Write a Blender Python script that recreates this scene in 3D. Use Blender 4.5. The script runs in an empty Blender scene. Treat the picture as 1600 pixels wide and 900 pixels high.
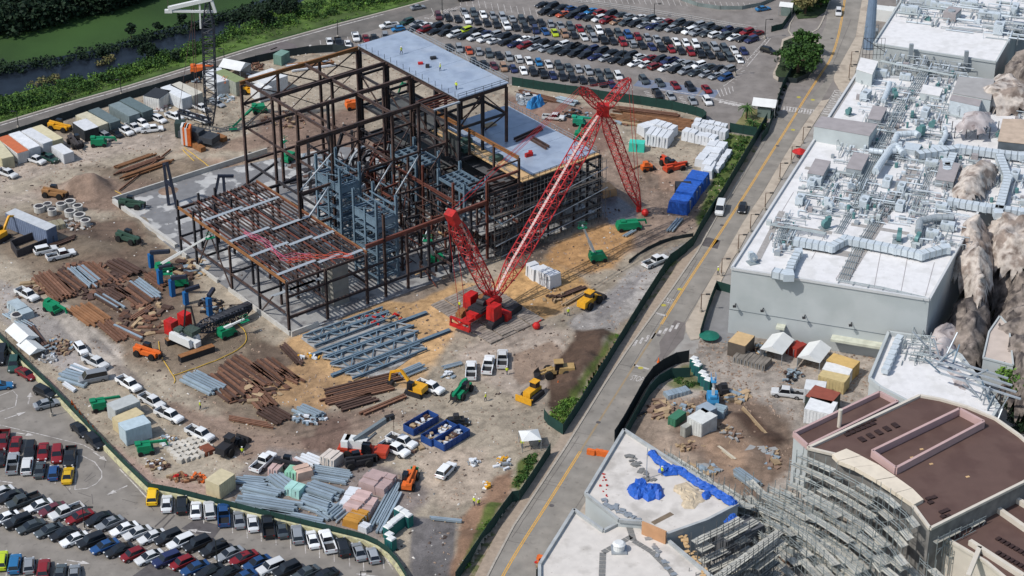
import bpy,math,random
import numpy as np
random.seed(7)
rnd=random.Random(11)
R=math.radians
C=bpy.context.scene.collection
sc=bpy.context.scene
# ---------------- camera, world, sun, exposure ----------------
CAM_H=200.0;PITCH=29.5;FPX=3270.0
CAM=np.array([0.0,-CAM_H/math.tan(R(PITCH)),CAM_H])
cd=bpy.data.cameras.new('camera');cam=bpy.data.objects.new('camera',cd);C.objects.link(cam)
cam.location=CAM;cam.rotation_euler=(R(90 -PITCH),0,0)
cd.sensor_width=36;cd.lens=FPX/1600*36;cd.clip_start=1;cd.clip_end=9000
sc.camera=cam
SUN_DIR=np.array([-0.56,-0.30,0.775]);SUN_DIR /= np.linalg.norm(SUN_DIR)
world=bpy.data.worlds.new('World');sc.world=world;world.use_nodes=True
wn=world.node_tree;bg=wn.nodes['Background'];sky=wn.nodes.new('ShaderNodeTexSky')
sky.sky_type='NISHITA';sky.sun_disc=False
sky.sun_elevation=math.asin(SUN_DIR[2]);sky.sun_rotation=math.atan2(SUN_DIR[0],SUN_DIR[1])
sky.air_density=1.2;sky.dust_density=1.5
wn.links.new(sky.outputs[0],bg.inputs[0]);bg.inputs[1].default_value=0.14
sd=bpy.data.lights.new('sun','SUN');sd.energy=3.6;sd.angle=R(0.6);sd.color=(1.0,0.955,0.90)
sun=bpy.data.objects.new('sun',sd);C.objects.link(sun)
from mathutils import Vector
sun.rotation_euler=Vector(-SUN_DIR).to_track_quat('-Z','Y').to_euler()
sc.view_settings.view_transform='Standard';sc.view_settings.look='None'
sc.view_settings.exposure=0.0;sc.view_settings.gamma=1.0
sc.cycles.max_bounces=5;sc.cycles.diffuse_bounces=3;sc.cycles.glossy_bounces=2
# ---------------- helpers ----------------
def P(x,y,h=0.0):
 """a spot of the surveyed site: sight line through photo pixel (x, y) meets height h"""
 p=R(PITCH);u=x -800;v=y -450
 d=np.array([u,FPX*math.cos(p) -v*math.sin(p),-FPX*math.sin(p) -v*math.cos(p)])
 t=(CAM_H -h)/-d[2]
 q=CAM+d*t
 return (float(q[0]),float(q[1]))
def P3(x,y,h=0.0):
 a=P(x,y,h);return (a[0],a[1],h)
def ang(a,b):return math.atan2(b[1] -a[1],b[0] -a[0])
def dist(a,b):return math.hypot(b[0] -a[0],b[1] -a[1])
def lin(c):
 c=c/255.0
 return c/12.92 if c <= 0.04045 else ((c+0.055)/1.055) ** 2.4
KEXP=0.80
def S(r,g,b,k=None):
 k=KEXP if k is None else k
 return (lin(r)*k,lin(g)*k,lin(b)*k,1.0)
def scl(c,s):return (min(1,c[0]*s),min(1,c[1]*s),min(1,c[2]*s),1.0)
MATS={}
def mat(name,col=None,rough=0.8,metal=0.0,var=0.18,scale=0.6,bump=0.0,spec=0.3,objcol=False,detail=5,emit=None,
  col2=None,thr=None,orand=0.0,col3=None,scale3=8.0,thr3=(0.55,0.7)):
 if name in MATS:return MATS[name]
 m=bpy.data.materials.new(name);m.use_nodes=True;MATS[name]=m
 n=m.node_tree.nodes;L=m.node_tree.links.new
 b=n['Principled BSDF']
 b.inputs['Roughness'].default_value=rough;b.inputs['Metallic'].default_value=metal
 b.inputs['Specular IOR Level'].default_value=spec
 geo=n.new('ShaderNodeNewGeometry')
 nz=n.new('ShaderNodeTexNoise');nz.inputs['Scale'].default_value=scale;nz.inputs['Detail'].default_value=detail
 L(geo.outputs['Position'],nz.inputs['Vector'])
 if objcol:
  oi=n.new('ShaderNodeObjectInfo');src=oi.outputs['Color']
 else:
  rgb=n.new('ShaderNodeRGB');rgb.outputs[0].default_value=col;src=rgb.outputs[0]
 if col2 is not None:
  mr0=n.new('ShaderNodeMapRange');mr0.inputs[1].default_value=thr[0];mr0.inputs[2].default_value=thr[1]
  nz2=n.new('ShaderNodeTexNoise');nz2.inputs['Scale'].default_value=scale*0.45;nz2.inputs['Detail'].default_value=6
  L(geo.outputs['Position'],nz2.inputs['Vector']);L(nz2.outputs[0],mr0.inputs[0])
  mx0=n.new('ShaderNodeMix');mx0.data_type='RGBA'
  L(mr0.outputs[0],mx0.inputs[0]);L(src,mx0.inputs[6]);mx0.inputs[7].default_value=col2;src=mx0.outputs[2]
 if col3 is not None:
  mr3=n.new('ShaderNodeMapRange');mr3.inputs[1].default_value=thr3[0];mr3.inputs[2].default_value=thr3[1]
  nz3=n.new('ShaderNodeTexNoise');nz3.inputs['Scale'].default_value=scale3;nz3.inputs['Detail'].default_value=3
  L(geo.outputs['Position'],nz3.inputs['Vector']);L(nz3.outputs[0],mr3.inputs[0])
  mx3=n.new('ShaderNodeMix');mx3.data_type='RGBA'
  L(mr3.outputs[0],mx3.inputs[0]);L(src,mx3.inputs[6]);mx3.inputs[7].default_value=col3;src=mx3.outputs[2]
 mr=n.new('ShaderNodeMapRange');mr.inputs[1].default_value=0.3;mr.inputs[2].default_value=0.7
 mr.inputs[3].default_value=1 -var;mr.inputs[4].default_value=1+var
 L(nz.outputs[0],mr.inputs[0])
 fac=mr.outputs[0]
 if orand>0:
  oi2=n.new('ShaderNodeObjectInfo');ma=n.new('ShaderNodeMapRange')
  ma.inputs[3].default_value=1 -orand;ma.inputs[4].default_value=1+orand
  L(oi2.outputs['Random'],ma.inputs[0]);mm=n.new('ShaderNodeMath');mm.operation='MULTIPLY'
  L(fac,mm.inputs[0]);L(ma.outputs[0],mm.inputs[1]);fac=mm.outputs[0]
 vm=n.new('ShaderNodeVectorMath');vm.operation='SCALE'
 L(src,vm.inputs[0]);L(fac,vm.inputs['Scale']);L(vm.outputs[0],b.inputs['Base Color'])
 if bump:
  bp=n.new('ShaderNodeBump');bp.inputs['Strength'].default_value=bump;bp.inputs['Distance'].default_value=0.3
  L(nz.outputs[0],bp.inputs['Height']);L(bp.outputs[0],b.inputs['Normal'])
 return m
class MB:
 def __init__(s):s.v=[];s.f=[];s.m=[]
 def add(s,vs,fs,mi=0):
  o=len(s.v);s.v.extend(vs)
  for f in fs:s.f.append(tuple(i+o for i in f));s.m.append(mi)
  return s
 def box(s,cx,cy,z0,sx,sy,h,rz=0.0,mi=0,tx=1.0,ty=1.0):
  c,si=math.cos(rz),math.sin(rz);vs=[]
  for z,kx,ky in ((z0,1,1),(z0+h,tx,ty)):
   for a,b_ in ((-1,-1),(1,-1),(1,1),(-1,1)):
    x=a*sx/2*kx;y=b_*sy/2*ky
    vs.append((cx+x*c -y*si,cy+x*si+y*c,z))
  return s.add(vs,[(3,2,1,0),(4,5,6,7),(0,1,5,4),(1,2,6,5),(2,3,7,6),(3,0,4,7)],mi)
 def beam(s,p,q,w,h=None,mi=0):
  h=h or w;p=np.array(p,float);q=np.array(q,float);d=q -p;l=np.linalg.norm(d)
  if l<1e-6:return s
  d /= l;up=np.array([0,0,1.0]) if abs(d[2])<0.95 else np.array([1.0,0,0])
  a=np.cross(d,up);a /= np.linalg.norm(a);b_=np.cross(a,d)
  vs=[]
  for e in (p,q):
   for i,j in ((-1,-1),(1,-1),(1,1),(-1,1)):
    vs.append(tuple(e+a*(i*w/2)+b_*(j*h/2)))
  return s.add(vs,[(0,1,2,3),(7,6,5,4),(4,5,1,0),(5,6,2,1),(6,7,3,2),(7,4,0,3)],mi)
 def ibeam(s,p,q,w,h,t=0.05):
  """steel I section: two flanges and a web"""
  p=np.array(p,float);q=np.array(q,float);d=q -p;l=np.linalg.norm(d);d /= l
  up=np.array([0,0,1.0]) if abs(d[2])<0.9 else np.array([U2[0],U2[1],0.0])
  a=np.cross(d,up);a /= np.linalg.norm(a);b_=np.cross(a,d)
  for off,ww,hh in ((h/2 -t/2,w,t),(-h/2+t/2,w,t),(0,t,h -2*t -0.004)):
   vs=[]
   for e in (p,q):
    for i,j in ((-1,-1),(1,-1),(1,1),(-1,1)):
     vs.append(tuple(e+a*(i*ww/2)+b_*(off+j*hh/2)))
   s.add(vs,[(0,1,2,3),(7,6,5,4),(4,5,1,0),(5,6,2,1),(6,7,3,2),(7,4,0,3)])
  return s
 def tube(s,p,q,r,n=8,r2=None,mi=0,caps=True):
  r2=r if r2 is None else r2
  p=np.array(p,float);q=np.array(q,float);d=q -p;l=np.linalg.norm(d)
  if l<1e-6:return s
  d /= l;up=np.array([0,0,1.0]) if abs(d[2])<0.95 else np.array([1.0,0,0])
  a=np.cross(d,up);a /= np.linalg.norm(a);b_=np.cross(a,d);vs=[]
  for e,rr in ((p,r),(q,r2)):
   for k in range(n):
    t=2*math.pi*k/n;vs.append(tuple(e+(a*math.cos(t)+b_*math.sin(t))*rr))
  fs=[(k,(k+1) % n,n+(k+1) % n,n+k) for k in range(n)]
  if caps:fs+=[tuple(range(n))[::-1],tuple(range(n,2*n))]
  return s.add(vs,fs,mi)
 def path(s,pts,r,n=8,mi=0):
  for a,b_ in zip(pts[:-1],pts[1:]):s.tube(a,b_,r,n,mi=mi)
  return s
 def prism(s,poly,z0,z1,mi=0,top_mi=None):
  """poly: 2D points; z0/z1 floats"""
  ar=sum(poly[i][0]*poly[(i+1) % len(poly)][1] -poly[(i+1) % len(poly)][0]*poly[i][1] for i in range(len(poly)))
  if ar<0:poly=poly[::-1]
  n=len(poly)
  vs=[(a[0],a[1],z0) for a in poly]+[(a[0],a[1],z1) for a in poly]
  s.add(vs,[(k,(k+1) % n,n+(k+1) % n,n+k) for k in range(n)]+[tuple(range(n))[::-1]],mi)
  s.add([(a[0],a[1],z1) for a in poly],[tuple(range(n))],mi if top_mi is None else top_mi)
  return s
 def ball(s,c,r,seg=8,ring=6,sz=1.0,jit=0.0,mi=0,rg=None,half=False):
  vs=[];fs=[];rg=rg or rnd
  for i in range(ring+1):
   ph=(math.pi/2 if half else math.pi)*i/ring
   for j in range(seg):
    t=2*math.pi*j/seg;k=1+(rg.uniform(-jit,jit) if jit else 0)
    vs.append((c[0]+r*math.sin(ph)*math.cos(t)*k,c[1]+r*math.sin(ph)*math.sin(t)*k,c[2]+r*sz*math.cos(ph)*k))
  for i in range(ring):
   for j in range(seg):
    a=i*seg+j;b_=i*seg+(j+1) % seg
    fs.append((a,a+seg,b_+seg,b_))
  return s.add(vs,fs,mi)
 def mesh(s,name,mats=()):
  me=bpy.data.meshes.new(name);me.from_pydata(s.v,[],s.f)
  for m in (mats if isinstance(mats,(list,tuple)) else [mats]):me.materials.append(m)
  if any(s.m):me.polygons.foreach_set('material_index',s.m)
  me.update();return me
THINGS=[]      # every top-level thing with photo-space position for its label
def tag(o,label,cat,group=None):
 o['label']=label;o['category']=cat
 if group:o['group']=group
 THINGS.append(o);return o
def thing(name,label,cat,loc=(0,0,0),rz=0.0,group=None):
 o=bpy.data.objects.new(name,None);C.objects.link(o);o.empty_display_size=0.5
 o.location=(loc[0],loc[1],loc[2] if len(loc)>2 else 0);o.rotation_euler=(0,0,rz)
 return tag(o,label,cat,group)
def obj(name,mb,m,parent=None,col=None,loc=None,rz=None):
 me=mb.mesh(name,m) if isinstance(mb,MB) else mb
 o=bpy.data.objects.new(name,me);C.objects.link(o)
 if parent is not None:o.parent=parent
 if col is not None:o.color=col
 if loc is not None:o.location=(loc[0],loc[1],loc[2] if len(loc)>2 else 0)
 if rz is not None:o.rotation_euler=(0,0,rz)
 return o
def one(name,mb,m,label,cat,loc=(0,0,0),rz=0.0,group=None,col=None):
 return tag(obj(name,mb,m,None,col,loc,rz),label,cat,group)
def struct(name,mb,m):
 o=obj(name,mb,m);o['kind']='structure';return o
def dup(root,loc,rz,label,group=None,colors=None):
 r=root.copy();C.objects.link(r);r.location=(loc[0],loc[1],loc[2] if len(loc)>2 else 0);r.rotation_euler=(0,0,rz)
 tag(r,label,root['category'],group)
 for ch in root.children:
  c=ch.copy();C.objects.link(c);c.parent=r
  if colors and ch.name.split('.')[0] in colors:c.color=colors[ch.name.split('.')[0]]
  for g in ch.children:
   d=g.copy();C.objects.link(d);d.parent=c
 return r
GRP={}
def finish_labels():
 """things that would share a sentence are told apart by where they stand in the picture"""
 by={}
 for o in THINGS:by.setdefault(o['label'],[]).append(o)
 words=['leftmost','second','third','fourth','fifth','sixth','seventh','eighth','ninth','tenth']
 for lab,os_ in by.items():
  if len(os_)<2:continue
  def px(o):
   d=np.array(o.location) -CAM;p=R(PITCH)
   return FPX*d[0]/(d[1]*math.cos(p) -d[2]*math.sin(p))
  os_.sort(key=px);n=len(os_)
  for i,o in enumerate(os_):
   if i==0:o['label']=lab+', leftmost of its kind'
   elif i==n -1:o['label']=lab+', rightmost of its kind'
   else:
    w=words[i] if i<10 else f"{i+1}{'th' if 10<=(i+1)%100<=20 else {1:'st',2:'nd',3:'rd'}.get((i+1)%10,'th')}"
    o['label']=lab+f", {w} from left"
def fbm(x,y,sc_,oct_=4,seed=0):
 """value noise on arrays, about 0..1"""
 tot=np.zeros_like(x,dtype=float);amp=1.0;s=0.0;f=1.0/sc_
 for k in range(oct_):
  xx=x*f+17.3*k+seed*3.7;yy=y*f -9.1*k+seed*1.9
  xi=np.floor(xx).astype(np.int64);yi=np.floor(yy).astype(np.int64);fx=xx -xi;fy=yy -yi
  fx=fx*fx*(3 -2*fx);fy=fy*fy*(3 -2*fy)
  def hsh(a,b_):
   h=(a*374761393+b_*668265263+seed*974634777) & 0xffffffff
   h=((h ^ (h >> 13))*1274126177) & 0xffffffff
   return ((h ^ (h >> 16)) & 0xffff)/65535.0
  v=(hsh(xi,yi)*(1 -fx)+hsh(xi+1,yi)*fx)*(1 -fy)+(hsh(xi,yi+1)*(1 -fx)+hsh(xi+1,yi+1)*fx)*fy
  tot+=v*amp;s+=amp;amp *= 0.55;f *= 2.0
 return tot/s
def inpoly(x,y,poly):
 ins=np.zeros(x.shape,bool);n=len(poly)
 for i in range(n):
  x0,y0=poly[i];x1,y1=poly[(i+1) % n]
  if y0==y1:continue
  c=((y0>y) != (y1>y)) & (x<(x1 -x0)*(y -y0)/(y1 -y0)+x0)
  ins ^= c
 return ins
def sdist(x,y,poly):
 """signed distance, positive inside"""
 d=np.full(x.shape,1e9);n=len(poly)
 for i in range(n):
  x0,y0=poly[i];x1,y1=poly[(i+1) % n];dx,dy=x1 -x0,y1 -y0;l2=dx*dx+dy*dy+1e-9
  t=np.clip(((x -x0)*dx+(y -y0)*dy)/l2,0,1)
  d=np.minimum(d,np.hypot(x -x0 -t*dx,y -y0 -t*dy))
 return np.where(inpoly(x,y,poly),d,-d)
def W(pts,h=0):return [P(x,y,h) for x,y in pts]
def resample(pts,step):
 out=[tuple(pts[0])];
 for a,b_ in zip(pts[:-1],pts[1:]):
  l=math.dist(a,b_);n=max(1,round(l/step))
  for k in range(1,n+1):out.append(tuple(a[i]+(b_[i] -a[i])*k/n for i in range(len(a))))
 return out
# building grid of the steel frame: u along the long beams (up right), v towards the near facade
U2=(math.cos(R(38.5)),math.sin(R(38.5)));V2=(math.sin(R(38.5)),-math.cos(R(38.5)));O2=P(386,316)
def G(u,v,h=0.0):return (O2[0]+U2[0]*u+V2[0]*v,O2[1]+U2[1]*u+V2[1]*v,h)
# ---------------- ground, roads, lots ----------------
def terr_mat(name,rough=0.9):
 m=bpy.data.materials.new(name);m.use_nodes=True;n=m.node_tree.nodes;L=m.node_tree.links.new;b=n['Principled BSDF']
 at=n.new('ShaderNodeAttribute');at.attribute_name='soil'
 wt=n.new('ShaderNodeAttribute');wt.attribute_name='wet'
 geo=n.new('ShaderNodeNewGeometry')
 n1=n.new('ShaderNodeTexNoise');n1.inputs['Scale'].default_value=0.5;n1.inputs['Detail'].default_value=10;n1.inputs['Roughness'].default_value=0.72;n1.inputs['Distortion'].default_value=.6
 n2=n.new('ShaderNodeTexNoise');n2.inputs['Scale'].default_value=5.0;n2.inputs['Detail'].default_value=6;n2.inputs['Roughness'].default_value=.75
 L(geo.outputs['Position'],n1.inputs['Vector']);L(geo.outputs['Position'],n2.inputs['Vector'])
 mr=n.new('ShaderNodeMapRange');mr.inputs[1].default_value=0.3;mr.inputs[2].default_value=0.7;mr.inputs[3].default_value=0.68;mr.inputs[4].default_value=1.30
 L(n1.outputs[0],mr.inputs[0])
 m2=n.new('ShaderNodeMapRange');m2.inputs[1].default_value=0.35;m2.inputs[2].default_value=0.65;m2.inputs[3].default_value=0.74;m2.inputs[4].default_value=1.16
 L(n2.outputs[0],m2.inputs[0]);mm=n.new('ShaderNodeMath');mm.operation='MULTIPLY';L(mr.outputs[0],mm.inputs[0]);L(m2.outputs[0],mm.inputs[1])
 vm=n.new('ShaderNodeVectorMath');vm.operation='SCALE';L(at.outputs['Color'],vm.inputs[0]);L(mm.outputs[0],vm.inputs['Scale']);L(vm.outputs[0],b.inputs['Base Color'])
 rr=n.new('ShaderNodeMapRange');rr.inputs[3].default_value=rough;rr.inputs[4].default_value=0.25
 L(wt.outputs['Fac'],rr.inputs[0]);L(rr.outputs[0],b.inputs['Roughness'])
 b.inputs['Specular IOR Level'].default_value=0.25
 bp=n.new('ShaderNodeBump');bp.inputs['Strength'].default_value=0.5;bp.inputs['Distance'].default_value=0.25
 L(n1.outputs[0],bp.inputs['Height']);L(bp.outputs[0],b.inputs['Normal'])
 return m
TERR=terr_mat('soil')
def terrain(name,poly,step,base,layers,mounds=(),z0=0.03,rough_h=0.10,tracks=(),seed=1):
 """poly in metres; layers: (polygon, colour, soft metres, ragged metres, wet)"""
 xs=[p[0] for p in poly];ys=[p[1] for p in poly]
 gx=np.arange(min(xs),max(xs)+step,step);gy=np.arange(min(ys),max(ys)+step,step)
 X,Y=np.meshgrid(gx,gy);x=X.ravel();y=Y.ravel()
 sd_=sdist(x,y,poly);col=np.tile(np.array(base[:3]),(x.size,1));wet=np.zeros(x.size)
 nA=fbm(x,y,9,5,seed);nB=fbm(x,y,2.5,4,seed+5);nC=fbm(x,y,30,3,seed+9)
 z=z0+rough_h*fbm(x,y,3.0,4,seed+2)+0.0
 col *= (0.86+0.3*nA+0.14*(nC -0.5)*2)[:,None]
 for lp,c,soft,rag,w in layers:
  d=sdist(x,y,lp)+(nA -0.5)*2*rag+(nB -0.5)*rag
  t=np.clip(d/soft+0.5,0,1);t=t*t*(3 -2*t)
  cc=np.array(c[:3])[None,:]*(0.85+0.35*nB)[:,None]
  col=col*(1 -t[:,None])+cc*t[:,None];wet=wet*(1 -t)+w*t
  if w>0:z=z*(1 -t)+(z0+0.01)*t
 rt=random.Random(seed*13);tracks=list(tracks);bx0,bx1,by0,by1=min(xs),max(xs),min(ys),max(ys)
 for k in range(90 if rough_h>.05 else 0):
  X0,Y0,a=rt.uniform(bx0,bx1),rt.uniform(by0,by1),rt.uniform(0,6.28);pts=[(X0,Y0)];tn=rt.uniform(-.28,.28)
  for j in range(5):a+=tn;pts.append((pts[-1][0]+4.5*math.cos(a),pts[-1][1]+4.5*math.sin(a)))
  tracks.append((pts,rt.choice((.0,.9,.95)),rt.uniform(.35,.6),rt.choice((.72,.8,.86,1.14))))
 rdg=np.abs(2*fbm(x,y,6,5,seed+20) -1);col *= (1 -.26*np.clip(1 -rdg/.10,0,1))[:,None]
 sp=fbm(x,y,14,5,seed+30);col *= (1 -.16*np.clip((sp -.56)/.05,0,1)+.12*np.clip((.42 -sp)/.05,0,1))[:,None]
 for pts,gauge,hw,fac in tracks:
  dl=np.full(x.size,1e9)
  for a,b_ in zip(pts[:-1],pts[1:]):
   dx,dy=b_[0] -a[0],b_[1] -a[1];l2=dx*dx+dy*dy+1e-9
   t=np.clip(((x -a[0])*dx+(y -a[1])*dy)/l2,0,1);dl=np.minimum(dl,np.hypot(x -a[0] -t*dx,y -a[1] -t*dy))
  k=np.clip(1 -np.abs(dl -gauge)/hw,0,1)
  col *= (1+(fac -1)*k*(0.4+0.9*nB))[:,None];z -= 0.04*k*(z>z0+.05)
 for mx,my,r,h in mounds:
  d=np.hypot(x -mx,y -my)/r*(0.75+0.5*nB);k=np.clip(1 -d,0,1);z+=h*(k*k*(3 -2*k))*(0.7+0.6*nA)
 z=np.maximum(z,z0)
 idx=np.arange(x.size).reshape(X.shape)
 q=np.stack([idx[:-1,:-1].ravel(),idx[:-1,1:].ravel(),idx[1:,1:].ravel(),idx[1:,:-1].ravel()],1)
 keep=(sd_[q]>-step*0.6).all(1);q=q[keep]
 used=np.unique(q);remap=-np.ones(x.size,int);remap[used]=np.arange(used.size);q=remap[q]
 me=fast_mesh(name,np.stack([x[used],y[used],z[used]],1),q)
 a=me.color_attributes.new('soil','FLOAT_COLOR','POINT');a.data.foreach_set('color',np.concatenate([np.clip(col[used],0,1),np.ones((used.size,1))],1).astype(np.float32).ravel())
 w_=me.attributes.new('wet','FLOAT','POINT');w_.data.foreach_set('value',wet[used].astype(np.float32))
 me.materials.append(TERR);me.polygons.foreach_set('use_smooth',[True]*len(me.polygons))
 o=bpy.data.objects.new(name,me);C.objects.link(o);o['kind']='structure'
 return o
def fast_mesh(name,v,q):
 me=bpy.data.meshes.new(name);n=len(q);k=q.shape[1]
 me.vertices.add(len(v));me.vertices.foreach_set('co',v.astype(np.float32).ravel())
 me.loops.add(n*k);me.loops.foreach_set('vertex_index',q.astype(np.int32).ravel())
 me.polygons.add(n);me.polygons.foreach_set('loop_start',np.arange(0,n*k,k,dtype=np.int32))
 me.update(calc_edges=True);return me
def sheet(name,poly,z,m):
 mb=MB();ar=sum(poly[i][0]*poly[(i+1) % len(poly)][1] -poly[(i+1) % len(poly)][0]*poly[i][1] for i in range(len(poly)))
 if ar<0:poly=poly[::-1]
 mb.add([(a[0],a[1],z) for a in poly],[tuple(range(len(poly)))]);return struct(name,mb,m)
def strip(pts,w,z,mb=None,mi=0):
 """flat ribbon of width w along a polyline in metres"""
 mb=mb or MB();n=len(pts);L_=[];R_=[]
 for i in range(n):
  a=pts[max(0,i -1)];b_=pts[min(n -1,i+1)];dx,dy=b_[0] -a[0],b_[1] -a[1];l=math.hypot(dx,dy) or 1
  nx,ny=-dy/l*w/2,dx/l*w/2
  L_.append((pts[i][0]+nx,pts[i][1]+ny,z));R_.append((pts[i][0] -nx,pts[i][1] -ny,z))
 mb.add(L_+R_,[(n+i,n+i+1,i+1,i) for i in range(n -1)],mi);return mb
def smooth(pts,it=2):
 for _ in range(it):
  o=[pts[0]]
  for a,b_ in zip(pts[:-1],pts[1:]):
   o.append((a[0]*.75+b_[0]*.25,a[1]*.75+b_[1]*.25));o.append((a[0]*.25+b_[0]*.75,a[1]*.25+b_[1]*.75))
  o.append(pts[-1]);pts=o
 return pts
def asphalt_mat(name,col,patch,stain):
 m=mat(name,col,0.88,var=0.16,scale=0.35,bump=0.15,col2=patch,thr=(0.52,0.66),col3=stain,scale3=0.9,thr3=(0.60,0.80),detail=9)
 return m
grassland=mat('grassland',S(52,82,38),0.95,var=0.35,scale=0.12,bump=0.3,col2=S(66,92,40),thr=(0.45,0.6),detail=9)
asph=asphalt_mat('lot_asphalt',S(142,136,128),S(128,122,115),S(112,107,101))
asph_far=asphalt_mat('far_lot_asphalt',S(137,131,126),S(125,119,114),S(110,105,101))
roadm=asphalt_mat('road_asphalt',S(144,139,131),S(154,148,139),S(120,115,108))
oldroad=asphalt_mat('old_road_asphalt',S(112,108,103),S(124,118,112),S(98,95,92))
darkpatch=mat('asphalt_patch',S(94,90,90),0.85,var=0.2,scale=0.8,bump=0.1)
concr=mat('pavement_concrete',S(188,176,160),0.85,var=0.10,scale=0.8,col2=S(166,154,140),thr=(0.5,0.65))
kerbm=mat('kerb_concrete',S(178,170,158),0.85,var=0.12,scale=1.5)
whitep=mat('white_road_paint',S(206,202,197),0.7,var=0.16,scale=3,col2=S(150,143,138),thr=(0.45,0.65))
yellowp=mat('yellow_road_paint',S(226,172,70),0.7,var=0.14,scale=3,col2=S(190,150,90),thr=(0.55,0.75))
sheet('ground',[(-3000,-3000),(3000,-3000),(3000,5000),(-3000,5000)],-0.02,grassland)
# far car park and everything paved beyond the site
sheet('far_car_park',W([(483,86),(440,60),(640,8),(720,-12),(1700,-60),(1700,70),(1330,60),(1255,200),(1185,230),(1102,190),(800,140)]),0.0,asph_far)
sheet('near_car_park',W([(-120,440),(0,532),(78,609),(152,687),(233,768),(277,775),(400,807),(543,841),(583,855),(613,875),(650,925),(650,1000),(-200,1000)]),0.0,asph)
# perimeter road on the left
ul=W([(-90,218),(0,192),(100,162),(200,134),(300,103),(400,72),(520,39),(640,8),(720,-14)])
ll=W([(-90,240),(0,212),(100,184),(200,153),(300,124),(400,93),(520,66),(640,30),(720,8)])
sheet('perimeter_road',ul+ll[::-1],0.004,oldroad)
obj_=strip(W([(-90,222),(0,196),(100,166),(200,138),(300,107),(400,76),(520,43),(600,22)]),0.35,0.012);struct('perimeter_road_line',obj_,whitep)
obj_=strip([(a[0],a[1]) for a in ul],0.5,0.016);struct('perimeter_road_kerb',obj_,kerbm)
# main road
LE=W([(745,930),(770,880),(800,823),(833,773),(883,697),(943,600),(980,545),(1047,453),(1087,395),(1120,335),(1160,270),(1200,205),(1213,175),(1250,168),(1288,128),(1292,116),(1275,98),(1270,85),(1290,40),(1297,0),(1297,-30)])
RE=W([(840,930),(875,865),(905,800),(958,700),(1020,600),(1072,520),(1070,507),(1113,433),(1127,410),(1143,380),(1160,350),(1193,300),(1225,246),(1255,197),(1283,158),(1303,123),(1337,60),(1347,0),(1350,-30)])
sheet('main_road',LE+RE[::-1],0.012,roadm)
sheet('side_road',W([(1150,215),(1186,228),(1330,130),(1330,-40),(1190,-40),(1180,100)]),0.006,asph_far)
# centre lines: double yellow, then the arrows and words
ycl=smooth(W([(770,930),(800,873),(855,788),(907,705)]))
mb=MB()
for off in (-0.16,0.16):
 strip([(x+off,y) for x,y in ycl],0.16,0.022,mb)
y2=smooth(W([(1033,507),(1075,440),(1110,387),(1167,300),(1200,247),(1235,192),(1260,150),(1285,112),(1300,90),(1312,50),(1320,0),(1322,-20)]))
for off in (-0.16,0.16):strip([(x+off,y) for x,y in y2],0.16,0.022,mb)
struct('yellow_centre_line',mb,yellowp)
mb=MB();strip(W([(907,705),(950,636),(990,573),(1033,507)]),0.35,0.022,mb);struct('worn_centre_line',mb,mat('worn_paint',S(158,140,112),0.8,var=0.1))
mb=MB()
strip(W([(1019,488),(1042,494)]),0.6,0.022,mb);strip(W([(990,570),(1014,577)]),0.5,0.022,mb)
for k in range(8):
 x0=990+k*9.3;y0=541 -k*3.8
 strip(W([(x0,y0),(x0+5.5,y0 -9.5)]),0.5,0.022,mb)
# zebra crossing on the upper road
za,zb=(1224,170),(1282,178)
strip(W([(1224,166),(1282,173)]),0.2,0.022,mb);strip(W([(1222,172.5),(1280,180.5)]),0.2,0.022,mb)
for k in range(13):
 x0=1226+k*4.6;y0=166.6+k*0.57;strip(W([(x0,y0),(x0 -1.6,y0+6)]),0.42,0.022,mb)
for k in range(12):
 x0=1284+k*1.9;y0=177 -k*3.3;strip(W([(x0,y0),(x0+12,y0+2)]),0.45,0.022,mb)
strip(W([(1283,178),(1305,141)]),0.25,0.022,mb);strip(W([(1298,179),(1316,143)]),0.25,0.022,mb)
# edge lines of the main road
strip(W([(1008,597),(1000,615),(965,672)]),0.25,0.022,mb)
# crosswalk at the toll gate, far lot
strip(W([(1020,138),(1100,150),(1163,163)]),0.3,0.012,mb);strip(W([(1098,152),(1125,157),(1160,166)]),0.3,0.012,mb)
for k in range(5):strip(W([(1128+k*7,157.5+k*1.4),(1126+k*7,161+k*1.4)]),1.0,0.014,mb)
struct('road_markings',mb,whitep)
# words on the road
def road_word(txt,px,py,size,rz,name='road_word'):
 cu=bpy.data.curves.new(name,'FONT');cu.body=txt;cu.size=size;cu.extrude=0.002;cu.align_x='CENTER';cu.align_y='CENTER'
 o=bpy.data.objects.new(name,cu);C.objects.link(o)
 dg=bpy.context.evaluated_depsgraph_get();me=bpy.data.meshes.new_from_object(o.evaluated_get(dg));bpy.data.objects.remove(o)
 me.materials.append(whitep);w=bpy.data.objects.new(name,me);C.objects.link(w);p=P(px,py);w.location=(p[0],p[1],0.024);w.rotation_euler=(0,0,rz);w['kind']='structure'
 w.scale=(1,2.8,1);return w
rdir=ang(P(943,600),P(1047,453))
road_word('STOP',1043,469,.95,rdir+R(90))
road_word('STOP',995,592,.95,rdir -R(90))
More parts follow.
